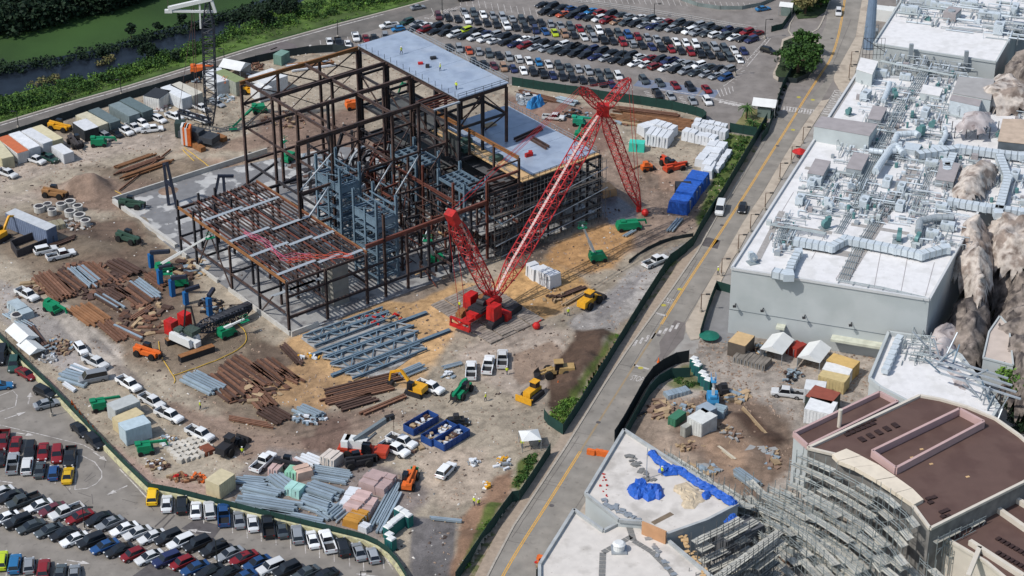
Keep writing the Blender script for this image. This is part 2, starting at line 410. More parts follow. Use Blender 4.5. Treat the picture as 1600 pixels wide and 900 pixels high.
# dark repair strips
for poly in ([(1090,372),(1098,372+12),(1112,387),(1124,376),(1108,371)],[(1116,373),(1112,387),(1121,389),(1126,376)]):
 sheet('asphalt_repair',W(poly),0.018,darkpatch)
sheet('asphalt_repair',W([(1030,535),(1055,500),(1072,505),(1068,530),(1040,560),(1022,566),(1032,552)]),0.016,mat('stain',S(122,115,111),0.85,var=0.15))
sheet('asphalt_repair',W([(283,826),(305,811),(348,822),(333,842),(300,832)]),0.006,darkpatch)
sheet('asphalt_repair',W([(200,905),(235,880),(290,898),(285,930),(200,930)]),0.006,darkpatch)
sheet('asphalt_repair',W([(405,85),(440,62),(462,70),(478,90),(440,93)]),0.008,mat('lot_patch',S(112,105,104),0.85,var=0.15))
# pavements with kerbs
pave_r=MB()
pave_r.prism(W([(1072,518),(1071,507),(1113,433),(1127,410),(1143,380),(1160,350),(1193,300),(1225,246),(1255,197),(1283,158),(1296,156),(1268,200),(1238,250),(1208,302),(1172,358),(1158,385),(1142,410),(1127,440),(1100,495),(1092,530),(1080,532)]),-0.02,0.13)
struct('pavement',pave_r,concr)
mb=MB();mb.prism(W([(1303,126),(1303,119),(1337,58),(1347,0),(1349,-30),(1362,-30),(1357,10),(1347,70),(1333,125),(1322,147),(1312,142)]),-0.02,0.13);struct('pavement',mb,concr)
mb=MB();mb.prism(W([(870,870),(905,803),(958,703),(968,706),(925,790),(893,850),(860,905),(850,905)]),-0.02,0.13);struct('pavement',mb,concr)
mb=MB();le=[(x,y) for x,y in LE[:11]];le2=[(x -1.7,y+.3) for x,y in le];mb.prism(le+le2[::-1],-0.02,0.13);struct('pavement',mb,mat('kerb_concrete_warm',S(168,152,135),0.85,var=0.15,scale=1.2))
def kerb(pts,w=0.35,h=0.15,m=kerbm):
 mb=MB();n=len(pts)
 for i in range(n -1):mb.beam((pts[i][0],pts[i][1],h/2 -.01),(pts[i+1][0],pts[i+1][1],h/2 -.01),w,h)
 return struct('kerb',mb,m)
kerb([(x+.2,y) for x,y in LE[:11]])
kerb(smooth(W([(1297,0),(1285,34),(1275,50),(1240,60),(1230,45),(1247,15)]),1))
# planted islands
isl=smooth(W([(1222,62),(1248,52),(1272,58),(1287,78),(1284,92),(1262,124),(1245,130),(1218,128),(1205,120),(1215,100)]),1)
mb=MB();mb.prism(isl,-0.02,0.14);struct('planted_island',mb,concr)
isl2=[(x*.9+P(1245,92)[0]*.1,y*.9+P(1245,92)[1]*.1) for x,y in isl]
sheet('island_soil',isl2,0.146,mat('island_green',S(52,66,42),0.95,var=0.3,scale=1.5))
mb=MB();mb.prism(W([(1247,30),(1238,14),(1242,-20),(1296,-20),(1296,2),(1290,18),(1275,28)]),-0.02,0.14);struct('planted_island',mb,mat('island_green2',S(56,72,44),0.95,var=0.3))
mb=MB();mb.prism(W([(1140,205),(1165,175),(1172,168),(1185,172),(1200,187),(1182,212)]),-0.02,0.12);struct('planted_island',mb,mat('island_dry',S(128,124,84),0.95,var=0.3))
# near lot: chevron islands, kerb line, stall lines
mb=MB()
def ln(*pts,w=0.13,z=0.008):strip(W(pts),w,z,mb)
def stalls(a,b_,n,d,w=0.12):
 for k in range(n+1):
  t=k/n;x=a[0]+(b_[0] -a[0])*t;y=a[1]+(b_[1] -a[1])*t;ln((x,y),(x+d[0],y+d[1]),w=w)
for x,y in [(250,774),(272,780),(294,786),(317,793),(340,800),(362,808),(385,816),(407,821),(430,827),(453,834),(476,840),(498,847),(521,853),(545,860),(567,868)]:
 ln((x,y -5),(x+1.5,y+25))
for x,y in [(20,682),(38,690),(58,694),(78,700),(98,706),(121,711)]:ln((x -4,y),(x -12,y+50+(0 if x<120 else 4)))
ln((117,765),(121,711),(130,713),(148,722),(159,737),(159,746),(150,756),(136,763),(117,765),w=.16)
ln((0,790),(45,804),(133,830),(215,857),(330,880),(420,905),w=0.2)
for k in range(19):
 x=8+k*23.2;y=790+k*6.1
 ln((x,y),(x+30,y -16));ln((x,y),(x -28,y+17))
for k in range(6):ln((12+k*21,872+k*4),(9+k*21,905+k*4))
ln((0,618),(20,610),(27,618),(24,635),(0,643),w=.16)
ln((-5,663),(60,678),(130,695),(152,707),w=.16)
ln((187,733),(215,762),(240,790),w=.2);ln((598,864),(612,884),(600,889),(598,864));ln((598,866),(614,890),(622,878));ln((605,880),(617,875))
def arrow(px,py,rz,s=1.0):
 c=P(px,py);m2=MB();pts=[(-2,-.12),(0.4,-.12),(0.4,-.5),(2,0),(0.4,.5),(0.4,.12),(-2,.12)]
 cs,sn=math.cos(rz),math.sin(rz)
 mb.add([(c[0]+(x*cs -y*sn)*s,c[1]+(x*sn+y*cs)*s,0.008) for x,y in pts],[(0,1,5,6),(2,3,4)])
arrow(38,678,R(-14));arrow(24,649,R(35+0));arrow(156,713,R(-45));arrow(183,766,R(222));arrow(311,830,R(168));arrow(123,878,R(-14));arrow(2,752,R(168));arrow(46,622,R(95));arrow(575,899,R(168))
struct('car_park_lines',mb,whitep)
mb=MB()
cr=random.Random(5)
for k in range(26):   # thin tar lines and scuffs
 x=cr.uniform(100,240);y=cr.uniform(690,790);a=cr.uniform(0,3.1)
 strip(W([(x,y),(x+22*math.cos(a),y+16*math.sin(a))]),0.10,0.007,mb) if y>700+(x -100)*.2 else None
strip(W([(242,823),(262,805),(268,798)]),0.3,0.007,mb);strip(W([(254,825),(272,806),(277,800)]),0.3,0.007,mb)
struct('tar_lines',mb,mat('tar',S(96,91,88),0.7))
# far lot lines
mb=MB()
def rowlines(a,b_,n,dx,dy,w=0.12):
 for k in range(n+1):
  t=k/n;ln((a[0]+(b_[0] -a[0])*t,a[1]+(b_[1] -a[1])*t),(a[0]+(b_[0] -a[0])*t+dx,a[1]+(b_[1] -a[1])*t+dy),w=w)
rowlines((640,45),(1145,118),34,-9,6);rowlines((650,40),(1150,112),34,9,-6)
rowlines((846,12),(1190,60),23,-9,6);rowlines((846,12),(1190,60),23,9,-6)
rowlines((678,22),(1165,90),33,4,9);rowlines((678,22),(1165,90),33,-4,-9)
rowlines((700,87),(985,132),19,4,9);rowlines((700,87),(985,132),19,-4,-9)
rowlines((720,8),(840,26),12,-3,-12);rowlines((1180,5),(905,-6),30,4,9)
rowlines((500,63),(600,50),7,3,16)
ln((663,28),(740,36),w=.4);ln((1105,118),(1140,122),(1128,137),(1150,120),w=.2)
for x in range(5):ln((1120+x*6,139 -x*1),(1126+x*5,152 -x*2),w=.2)
for (x,y) in ((1006,141),(1033,145),(1060,150)):
 for k in range(6):ln((x+k*1.8,y+2+k*2.4),(x+7+k*1.8,y+1.2+k*2.4),w=.25)
ln((1160,103),(1200,58),w=.2);ln((1167,104),(1204,60),w=.2)
for k in range(9):ln((1160+k*4.6,101 -k*5),(1167+k*4.2,100 -k*5),w=.2)
for k in range(5):ln((1142+k*4,128 -k*4),(1148+k*4,130 -k*5),w=.15)
for k in range(7):ln((670+k*6,30 -k*2),(684+k*6,17 -k*1.2),w=.18)
ln((423,78),(433,74),w=.5);ln((475,79),(486,70),w=.6)
struct('car_park_lines',mb,whitep)
mb=MB()
for x,y in ((1003,128),(1028,132),(1052,136),(1076,140),(1104,144)):
 strip(W([(x -8,y),(x+16,y+4)]),4.8,0.006,mb)
struct('blue_stall_paint',mb,mat('blue_stall',S(122,132,152),0.85,var=.15))
# canal and banks at the top left
water=mat('canal_water',S(26,32,40),0.3,var=0.5,scale=0.3,spec=0.25,bump=0.02)
lb=W([(-100,182),(0,152),(60,137),(130,126),(180,110),(250,86),(300,70),(400,35),(440,18),(520,-20)])
ub=W([(-100,140),(0,106),(100,87),(160,76),(250,47),(300,35),(370,14),(440,-12)])
sheet('canal',lb+ub[::-1],0.0,water)
sheet('grass_bank',W([(-90,214),(0,189),(100,159),(200,131),(300,100),(400,69),(520,36),(640,5),(700,-12),(520,-22)])+lb[::-1][1:],0.004,mat('bank_grass',S(88,114,52),0.95,var=0.4,scale=0.25,bump=0.3,col2=S(70,88,44),thr=(0.45,0.6)))
sheet('green_field',ub+W([(700,-60),(300,-60),(230,-4),(140,27),(60,50),(-100,70)]),0.004,mat('field_grass',S(52,80,36),0.95,var=0.2,scale=0.05,bump=0.1,col2=S(42,68,30),thr=(0.45,0.62)))
# ---------------- the site ----------------
tan_=S(172,160,142);sand=S(196,160,116);brown=S(138,123,106);dkbrown=S(92,74,62);grey=S(168,162,155);mud=S(150,134,119);redb=S(146,122,107)
site_px=[(-90,250),(0,222),(63,199),(200,153),(400,96),(483,84),(560,84),(690,106),(800,133),(953,155),(1000,162),(1087,178),(1102,185),(1140,208),(1180,214),(1127,304),(1090,363),(1050,408),(1000,482),(917,605),(880,677),(858,712),(813,780),(790,800),(715,915),(645,925),(613,875),(583,855),(543,841),(400,807),(277,775),(233,769),(152,688),(78,610),(0,533),(-90,470)]
LY=[
 (W([(-60,350),(60,330),(150,345),(190,330),(280,400),(300,470),(400,520),(470,560),(480,620),(440,660),(360,660),(270,590),(160,560),(100,470),(20,400)]),brown,4,2.5,0),
 (W([(90,420),(200,380),(300,430),(270,520),(170,530)]),S(128,109,94),5,3,0),
 (W([(60,300),(140,280),(230,270),(330,250),(400,250),(330,290),(180,330),(80,330)]),S(150,128,112),4,3,0),
 (W([(130,262),(190,285),(300,285),(345,262),(300,245),(240,260),(170,262)]),brown,3,2,0),
 (W([(260,240),(400,232),(470,220),(440,200),(330,225)]),S(148,128,112),3,2,0),
 (W([(400,180),(560,170),(600,240),(560,330),(420,260)]),S(140,118,104),4,3,0),
 (W([(150,200),(200,208),(300,205),(340,230),(200,240),(100,262),(0,290),(0,310),(100,300),(-90,340),(-90,280)]),S(182,168,154),5,2,0),
 (W([(790,150),(960,170),(960,230),(930,250),(800,170)]),S(140,116,103),3,2,0),
 (W([(935,240),(1000,235),(1090,290),(1110,340),(1080,370),(980,400),(920,360),(930,300)]),S(150,131,116),4,3,0),
 (W([(1000,250),(1060,262),(1062,300),(1015,300)]),S(168,140,120),3,3,0),
 (W([(470,520),(600,465),(700,440),(760,450),(810,470),(800,500),(710,520),(690,560),(640,605),(560,612),(500,600),(430,545)]),sand,2.5,2.0,0),
 (W([(790,425),(830,400),(900,425),(925,455),(880,490),(840,505),(800,470),(770,450)]),S(192,154,106),2,2,0),
 (W([(845,395),(930,352),(985,350),(990,385),(960,420),(910,430),(850,412)]),S(184,144,100),2.5,2,0),
 (W([(400,590),(470,560),(540,610),(500,640),(430,625)]),S(184,150,112),2,2,0),
 (W([(985,425),(1080,372),(1090,385),(1040,440),(960,520),(900,520),(880,505),(930,470)]),S(170,165,160),2,1.4,0),
 (W([(935,470),(1010,425),(985,465),(930,505)]),S(142,138,136),1.5,1,0),
 (W([(1040,445),(1070,405),(1085,392),(1040,460),(935,600),(905,600),(940,555)]),S(160,134,112),1.5,1.0,0),
 (W([(760,520),(865,500),(900,520),(870,580),(850,640),(760,600),(700,560)]),S(176,162,148),3,2,0),
 (W([(250,625),(330,650),(420,665),(560,640),(640,640),(600,670),(440,710),(380,720),(250,640)]),S(150,130,115),2.5,2,0),
 (W([(470,665),(540,655),(545,700),(480,712)]),S(126,104,92),1.5,1.6,0),
 (W([(80,470),(110,480),(190,545),(200,600),(150,590),(90,520),(50,480)]),S(188,178,166),2,1,.1),
 (W([(0,440),(60,470),(130,540),(130,600),(60,560),(0,500)]),S(160,153,147),2,1,0),
 (W([(150,690),(190,700),(250,745),(330,760),(330,780),(270,770),(230,760),(150,680),(60,590),(80,590)]),S(172,148,134),1.5,1.2,0),
 (W([(640,808),(716,810),(706,915),(640,915)]),S(118,114,113),.8,.5,.1),
 (W([(720,810),(770,750),(800,735),(800,775),(760,830),(715,905),(705,900)]),S(150,120,98),1.2,1,0),
 (W([(350,760),(420,700),(560,720),(640,745),(680,760),(610,850),(540,836),(360,796)]),S(140,130,124),2,1.2,0),
 (W([(1133,208),(1180,214),(1128,302),(1092,358),(1085,340),(1105,310),(1122,260)]),S(96,112,58),1,1,0),
 (W([(948,520),(968,524),(920,600),(880,668),(852,655),(870,625),(905,600),(940,550)]),S(92,104,52),1,1,0),
 (W([(898,516),(948,512),(958,526),(932,562),(902,608),(868,652),(850,636),(860,596),(876,556)]),dkbrown,1.2,1.2,0),
 (W([(400,530),(450,545),(480,560),(440,575),(390,560)]),S(118,102,88),1.5,2,.3),(W([(180,390),(260,430),(250,460),(190,430)]),S(112,96,83),2,2.5,.2),(W([(80,335),(190,345),(250,385),(150,380)]),S(116,98,84),2,2.5,.3),(W([(780,395),(860,380),(850,410),(790,425)]),S(120,108,98),1.5,2,.3),(W([(600,470),(690,430),(720,436),(640,475)]),S(140,126,112),1.5,1.5,.2),(W([(870,250),(930,250),(940,290),(930,230)]),S(118,100,88),2,2,.2),
 (W([(340,640),(420,660),(500,660),(480,680),(380,676)]),S(140,122,106),1,1.5,.6),(W([(560,655),(640,640),(700,650),(640,665)]),S(150,134,118),1,1.5,.5),(W([(180,560),(230,600),(220,620),(170,580)]),S(150,138,126),1,1.2,.7),(W([(60,345),(130,350),(140,368),(80,366)]),S(122,106,94),1,1.2,.6),(W([(990,260),(1030,275),(1035,300),(1000,290)]),S(140,122,106),1,1.2,.5),
 (W([(762,786),(788,786),(728,888),(716,900),(742,838)]),S(92,104,52),.8,.8,0),
 (W([(812,718),(845,706),(812,768),(800,762)]),S(92,104,52),.8,.8,0),
 (W([(935,300),(968,306),(1000,330),(990,352),(955,352),(936,335)]),S(112,108,112),.7,1,1),
 (W([(800,555),(862,533),(880,548),(850,590),(815,600),(802,585)]),S(154,134,116),.7,.7,.9),
 (W([(130,520),(175,540),(180,560),(150,550)]),S(152,143,134),.7,.8,.8),
 (W([(640,680),(700,700),(760,700),(760,780),(700,800),(670,760)]),S(186,170,152),3,2,0),
]
def T(*pts):return smooth(W(pts),2)
trk=[(T((-20,300),(120,250),(260,215),(340,195)),0.9,.5,.84),(T((-20,320),(100,268),(250,235),(330,225)),0.9,.5,.86),(T((30,400),(110,480),(230,600),(330,680),(460,690),(600,640),(760,590)),0.9,.5,.82),
 (T((60,440),(150,540),(260,640),(400,700),(560,660),(700,640)),0.9,.5,.84),(T((700,760),(740,690),(820,600),(900,500),(960,440),(1060,380)),0.9,.5,.84),
 (T((690,740),(720,660),(780,620),(860,520),(930,460)),0.9,.5,.85),(T((660,850),(690,790),(700,740),(640,680),(520,700)),0.9,.5,.82),(T((1060,380),(960,400),(1000,340),(1010,290),(1000,240),(940,200)),1.0,.55,.8),(T((1060,360),(1030,300),(1050,260)),1.0,.5,.85),(T((870,500),(760,550),(600,640),(450,690)),1.0,.5,.84),
 (T((640,500),(700,520),(760,480),(860,470)),1.2,.6,.86),(T((610,490),(690,540),(780,540)),1.2,.6,.86)]+[(T(*[(x,y) for x,y in q]),.95,.45,.78) for q in (((560,520),(620,480),(700,470),(740,500),(720,540)),((600,600),(660,560),(760,545),(840,520)),((690,560),(780,520),(850,500)),((850,400),(900,380),(960,390),(1000,360)),((860,420),(930,400),(990,420)),((520,610),(600,590),(700,600),(800,560)),((90,340),(150,370),(200,400),(250,470)),((60,330),(130,345),(260,340)),((250,600),(330,640),(420,650)),((700,640),(780,650),(830,640)),((690,700),(740,720),(800,700),(840,690)),((950,250),(1000,300),(990,340),(940,370)),((960,240),(1030,280),(1060,340)))]
def Mo(px,py,r,h):p=P(px,py);return (p[0],p[1],r,h)
terrain('site_ground',W(site_px),0.5,tan_,LY,mounds=[Mo(135,292,6,2.6),Mo(150,300,5,1.6),Mo(110,300,4,1.0),Mo(930,545,5,1.6),Mo(915,570,5,1.8),Mo(900,590,5,1.6),Mo(885,612,4,1.3),Mo(940,530,4,1.2),
 Mo(740,850,5,1.0),Mo(765,800,4,1.0),Mo(165,400,5,.7),Mo(140,390,5,.6),Mo(210,350,4,.8),Mo(230,370,3,.6),Mo(300,262,4,.8),Mo(350,250,3,.6),Mo(262,300,3,.5),Mo(1050,270,4,.6),Mo(985,395,4,.5),Mo(870,170,4,.8),Mo(850,175,3,.7)],tracks=trk)
# the right-hand yard
yard_px=[(1083,560),(1078,553),(1033,572),(1007,600),(975,668),(1150,795),(1330,900),(1420,700),(1385,640),(1365,560),(1140,520),(1095,530)]
terrain('yard_ground',W(yard_px),0.5,S(176,166,155),[
 (W([(1000,600),(1060,620),(1100,700),(1200,780),(1330,900),(1150,830),(965,670)]),S(154,137,121),3,2,0),
 (W([(1050,640),(1130,600),(1240,660),(1250,720),(1180,800),(1060,700)]),S(132,113,98),2.5,2,0),
 (W([(1085,660),(1120,645),(1180,700),(1150,745),(1100,720)]),S(150,126,106),2,1.5,0),
 (W([(1140,650),(1170,640),(1230,690),(1200,710)]),S(98,78,66),1.5,1,0),
 (W([(1215,840),(1290,900),(1380,930),(1190,930)]),S(92,68,56),2,1,0),
 (W([(1040,600),(1060,570),(1095,570),(1100,610),(1060,612)]),S(110,112,78),1.5,1.5,0)],
 mounds=[Mo(1150,660,4,1.0),Mo(1090,720,4,.8),Mo(1110,690,5,1.0),Mo(1175,720,5,.9),Mo(1200,690,4,1.0),Mo(1050,690,4,.6)],tracks=[(T((1085,615),(1035,640),(1035,690),(1080,740)),0,1.6,1.15)],seed=4)
# clods, stones and litter strewn on the bare ground
def litter(name,poly,n,s0,s1,m,seed,label):
 w_=W(poly);rg_=np.random.default_rng(seed);xs=[a[0] for a in w_];ys=[a[1] for a in w_];x=rg_.uniform(min(xs),max(xs),n*2);y=rg_.uniform(min(ys),max(ys),n*2)
 k=inpoly(x,y,w_) & (fbm(x,y,8,3,seed)>.44);x,y=x[k],y[k];n=len(x);s=rg_.uniform(s0,s1,n);a=rg_.uniform(0,6.28,n);e=rg_.uniform(.5,2.4,n)
 vs=[]
 for i,j,z in ((-1,-1,0),(1,-1,0),(1,1,0),(-1,1,0),(-.6,-.5,1),(.5,-.6,1),(.6,.5,1),(-.5,.6,1)):
  X,Y=i*s*e,j*s;vs.append(np.stack([x+X*np.cos(a) -Y*np.sin(a),y+X*np.sin(a)+Y*np.cos(a),.08+z*s],1))
 v=np.stack(vs,1).reshape(-1,3);f=np.array([(4,5,6,7),(0,1,5,4),(1,2,6,5),(2,3,7,6),(3,0,4,7)]);q=(np.arange(n)[:,None,None]*8+f[None]).reshape(-1,4)
 me=fast_mesh(name,v,q);me.materials.append(m);o=bpy.data.objects.new(name,me);C.objects.link(o);o['kind']='stuff';o['label']=label;o['category']='litter'
litter('clods',site_px,9000,.04,.15,mat('clod',S(150,130,114),.95,var=.5,scale=.6),3,'earth clods and stones strewn all over the building site')
litter('litter',site_px,1500,.05,.15,mat('litter_mix',S(196,192,186),.8,var=.6,scale=.8),4,'pale scraps and offcuts strewn over the building site')
litter('dark_litter',site_px,2200,.05,.2,mat('litter_dark',S(84,72,66),.8,var=.5,scale=.8),5,'dark scraps strewn over the building site')
litter('clods',yard_px,2600,.05,.18,mat('clod'),6,'earth clods and stones strewn over the right hand yard')
# road wear: seams, patches, manholes, yellow survey marks
mb=MB();rr_=random.Random(8)
for (a,b_) in (((800,840),(905,682)),((860,860),(962,690)),((985,575),(1090,405)),((1020,585),(1120,420)),((1130,330),(1215,190)),((1180,320),(1262,185)),((1302,100),(1330,30))):
 q=W([(a[0]+(b_[0] -a[0])*t/12+rr_.uniform(-.7,.7),a[1]+(b_[1] -a[1])*t/12) for t in range(13)]);strip(q,.09,.021,mb)
for k in range(26):
 t=rr_.random();x=800+(1300 -800)*t;y=850 -760*t+rr_.uniform(-6,6);strip(W([(x -12,y -3),(x,y+rr_.uniform(-1,1)),(x+22,y+4)]),.07,.0205,mb)
struct('road_seams',mb,mat('tar2',S(104,98,94),.7))
for x,y in ((1029,524),(1128,352),(1215,228),(935,660),(862,790),(1300,60),(1240,128)):
 c_=P(x,y);mb=MB();mb.tube((0,0,-.01),(0,0,.012),.42,14);o=obj('manhole_cover',mb,darkpatch,None,None,(c_[0],c_[1],.016));o['kind']='structure'
mb=MB()
for x,y in ((1037,477),(1001,575),(1248,152),(1270,156),(1239,203),(1062,452)):
 c_=P(x,y);mb.tube((c_[0],c_[1],.02),(c_[0],c_[1],.026),.5,10)
struct('survey_marks',mb,mat('survey_yellow',S(186,176,80),.8,var=.2,scale=3))
sheet('service_yard',W([(1150,480),(1110,530),(1060,560),(1000,600),(950,680),(860,905),(850,960),(1800,960),(1800,-60),(1345,-60),(1345,10),(1320,120),(1262,190),(1200,290),(1140,388),(1100,455),(1080,520)]),-0.008,mat('yard_concrete',S(160,156,150),0.88,var=0.12,scale=0.5,col2=S(146,140,134),thr=(.5,.65),bump=.1))
sheet('yard_apron',W([(1040,600),(1040,560),(1066,510),(1080,490),(1112,500),(1200,560),(1100,600),(1000,640),(1005,600)]),-0.004,mat('yard_concrete'))
sheet('road_verge',W([(700,925),(760,835),(830,740),(890,650),(1000,478),(1095,355),(1130,295),(1215,165),(1215,205),(1120,345),(1050,455),(945,605),(800,835),(745,935)]),-0.004,mat('verge_soil',S(158,142,124),.95,var=.25,scale=1,col2=S(110,112,74),thr=(.5,.6)))
sheet('service_bay',W([(1108,532),(1097,520),(1128,452),(1150,452),(1150,540)]),0.14,mat('bay_asphalt',S(136,136,136),0.9,var=0.1))
# ---------------- vehicles ----------------
paint=mat('car_paint',objcol=True,rough=0.28,var=0.03,spec=0.5)
glass=mat('car_glass',S(22,27,33),0.10,var=0.1,spec=0.6)
rubber=mat('tyre_rubber',S(34,33,33),0.85,var=0.1)
rimm=mat('wheel_rim',S(150,150,152),0.35,0.6,var=0.05)
lampw=mat('headlight',S(225,228,230),0.15,var=0.02,spec=0.6)
lampr=mat('taillight',S(150,22,20),0.2,var=0.05,spec=0.6)
blackp=mat('black_trim',S(44,44,45),0.6,var=0.1)
CAR={'k':(36,38,41),'g':(74,82,86),'s':(150,155,160),'w':(232,234,234),'b':(40,78,128),'n':(44,52,92),'r':(132,34,38),'m':(98,48,56),'o':(182,84,52),'t':(170,136,110),'e':(188,208,40),'y':(236,190,30),'v':(44,74,66),'c':(48,122,176)}
CNAME={'k':'black','g':'dark grey','s':'silver','w':'white','b':'blue','n':'navy blue','r':'red','m':'maroon','o':'orange','t':'tan','e':'lime yellow','y':'yellow','v':'dark green','c':'bright blue'}
def body_loft(secs):
 """secs: (x, half width, z bottom, z shoulder, z deck) front to back"""
 mb=MB();ring=[]
 for x,w,zb,zs,zd in secs:
  ring.append([(x,-w*.90,zb),(x,-w,zb+(zs -zb)*.35),(x,-w*.985,zs),(x,-w*.80,zd),(x,0,zd+.03),(x,w*.80,zd),(x,w*.985,zs),(x,w,zb+(zs -zb)*.35),(x,w*.90,zb)])
 k=len(ring[0]);vs=[p for r_ in ring for p in r_];fs=[]
 for i in range(len(ring) -1):
  for j in range(k -1):
   a=i*k+j;fs.append((a,a+1,a+1+k,a+k))
  fs.append((i*k+k -1,i*k,i*k+k,i*k+2*k -1))
 fs.append(tuple(range(k -1,-1,-1)));fs.append(tuple((len(ring) -1)*k+j for j in range(k)))
 return mb.add(vs,fs)
def cabin(mb,xb0,xb1,xr0,xr1,w,wr,z0,z1):
 """pillars and roof, from base x xb0 (front) .. xb1 to roof xr0..xr1"""
 vs=[(xb0,-w,z0),(xb0,w,z0),(xb1,w,z0),(xb1,-w,z0),(xr0,-wr,z1),(xr0,wr,z1),(xr1,wr,z1),(xr1,-wr,z1)]
 cx=(xr0+xr1)/2
 mb.add(vs,[(0,1,5,4),(1,2,6,5),(2,3,7,6),(3,0,4,7)])
 mb.add([(xr0,-wr,z1),(xr0,wr,z1),(xr1,wr,z1),(xr1,-wr,z1),(xr0 -.15,-wr*.85,z1+.05),(xr0 -.15,wr*.85,z1+.05),(xr1+.12,wr*.85,z1+.05),(xr1+.12,-wr*.85,z1+.05)],
   [(0,1,5,4),(1,2,6,5),(2,3,7,6),(3,0,4,7),(4,5,6,7)])
 return mb
def pane(a,b_,c,d,inset=0.1,off=0.015):
 """glass panel a-b bottom, c-d top, pulled in from the edges and proud of the body"""
 a,b_,c,d=map(np.array,(a,b_,c,d));m_=(a+b_+c+d)/4
 n=np.cross(b_ -a,d -a);n=n/np.linalg.norm(n);q=[p+(m_ -p)*inset+n*off for p in (a,b_,c,d)]
 return MB().add([tuple(p) for p in q],[(0,1,2,3)])
def wheel_mesh(r=.34,w=.24):
 mb=MB();mb.tube((0,-w/2,0),(0,w/2,0),r,12,mi=0)
 mb.tube((0,-w/2 -.012,0),(0,w/2+.012,0),r*.62,8,mi=1)
 return mb.mesh('wheel',[rubber,rimm])
WH=wheel_mesh();WHB=wheel_mesh(.42,.3)
KIND={'a':'sedan','u':'suv','h':'hatchback','p':'pickup','v':'van','j':'soft_top_jeep'}
PROTO={}
def make_car(kind):
 t=thing('parked_'+{'a':'sedan','u':'suv','h':'hatchback','p':'pickup','v':'van'}[kind],'proto',{'a':'car','u':'suv','h':'car','p':'pickup truck','v':'van'}[kind])
 if kind=='a':
  b=body_loft([(2.38,.70,.35,.52,.56),(2.2,.86,.22,.62,.70),(1.0,.91,.2,.80,.90),(.2,.92,.2,.86,.94),(-1.5,.92,.2,.90,.98),(-2.25,.88,.25,.88,.98),(-2.4,.78,.38,.74,.80)])
  X=(1.15,-1.85,.30,-.95);w,wr,z0,z1=.82,.60,.92,1.40;wx=(1.45,-1.38)
 elif kind=='h':
  b=body_loft([(2.0,.72,.35,.55,.6),(1.85,.84,.22,.66,.76),(.9,.88,.2,.84,.94),(-1.4,.88,.2,.92,1.0),(-1.95,.85,.25,.92,1.0),(-2.05,.78,.38,.8,.9)])
  X=(1.05,-1.95,.4,-1.5);w,wr,z0,z1=.78,.62,.95,1.48;wx=(1.25,-1.25)
 elif kind=='u':
  b=body_loft([(2.38,.76,.42,.66,.72),(2.22,.92,.28,.80,.92),(1.1,.95,.26,.94,1.06),(-1.9,.95,.26,1.02,1.10),(-2.3,.92,.32,1.0,1.08),(-2.4,.84,.45,.9,1.0)])
  X=(1.1,-2.28,.5,-2.0);w,wr,z0,z1=.86,.70,1.05,1.68;wx=(1.42,-1.42)
 elif kind=='v':
  b=body_loft([(2.6,.84,.42,.8,.86),(2.4,.96,.28,.98,1.1),(1.7,.99,.26,1.1,1.25),(-2.6,.99,.26,1.2,1.35),(-2.72,.95,.4,1.2,1.35)])
  X=(1.75,-2.68,1.0,-2.6);w,wr,z0,z1=.93,.82,1.25,2.15;wx=(1.7,-1.7)
 else:
  b=body_loft([(2.9,.84,.5,.82,.88),(2.75,.98,.38,.98,1.08),(1.55,1.0,.36,1.04,1.14),(-.55,1.0,.36,1.06,1.12)])
  X=(1.6,-.55,1.05,-.42);w,wr,z0,z1=.90,.72,1.08,1.82;wx=(1.85,-1.75)
  b.box(-1.75,-.93,.42,2.4,.14,.72);b.box(-1.75,.93,.42,2.4,.14,.72);b.box(-2.92,0,.42,.1,2.0,.70)
  b.box(-1.72,0,.42,2.3,1.72,.16)
 cabin(b,*X,w,wr,z0,z1)
 o=obj('body',b,paint,t)
 xb0,xb1,xr0,xr1=X
 obj('windscreen',pane((xb0,-w,z0),(xb0,w,z0),(xr0,wr,z1),(xr0,-wr,z1),.045),glass,t)
 obj('rear_window',pane((xb1,w,z0),(xb1,-w,z0),(xr1,-wr,z1),(xr1,wr,z1),.05),glass,t)
 for s in (-1,1):
  A_,B_,C_,D_=(xb0,s*w,z0),(xb1,s*w,z0),(xr1,s*wr,z1),(xr0,s*wr,z1)
  obj('side_window',pane(B_,A_,D_,C_,.06) if s<0 else pane(A_,B_,C_,D_,.06),glass,t) if s>0 else obj('side_window',pane(B_,A_,D_,C_,.06),glass,t)
 for x in wx:
  for s in (-1,1):
   q=obj('wheel',WHB if kind in 'p' else WH,None,t);q.location=(x,s*((.84 if kind in 'ah' else .88)+.04),.40 if kind=='p' else .335)
 if kind=='p':
  obj('bed_liner',MB().box(-1.72,0,.585,2.28,1.70,.02),blackp,t)
 xf={'a':2.30,'h':1.93,'u':2.31,'v':2.5,'p':2.83}[kind];xk={'a':-2.34,'h':-2.01,'u':-2.37,'v':-2.7,'p':-2.93}[kind];zl={'a':.62,'h':.66,'u':.8,'v':.9,'p':.92}[kind]
 for s in (-1,1):
  obj('headlight',MB().box(xf,s*.62,zl -.09,.2,.3,.16),lampw,t)
  obj('taillight',MB().box(xk,s*.72,zl -.04,.14,.2,.2),lampr,t)
 return t
def far_light(t):   # far copies keep only the parts that can be seen there
 pass
NCAR=0
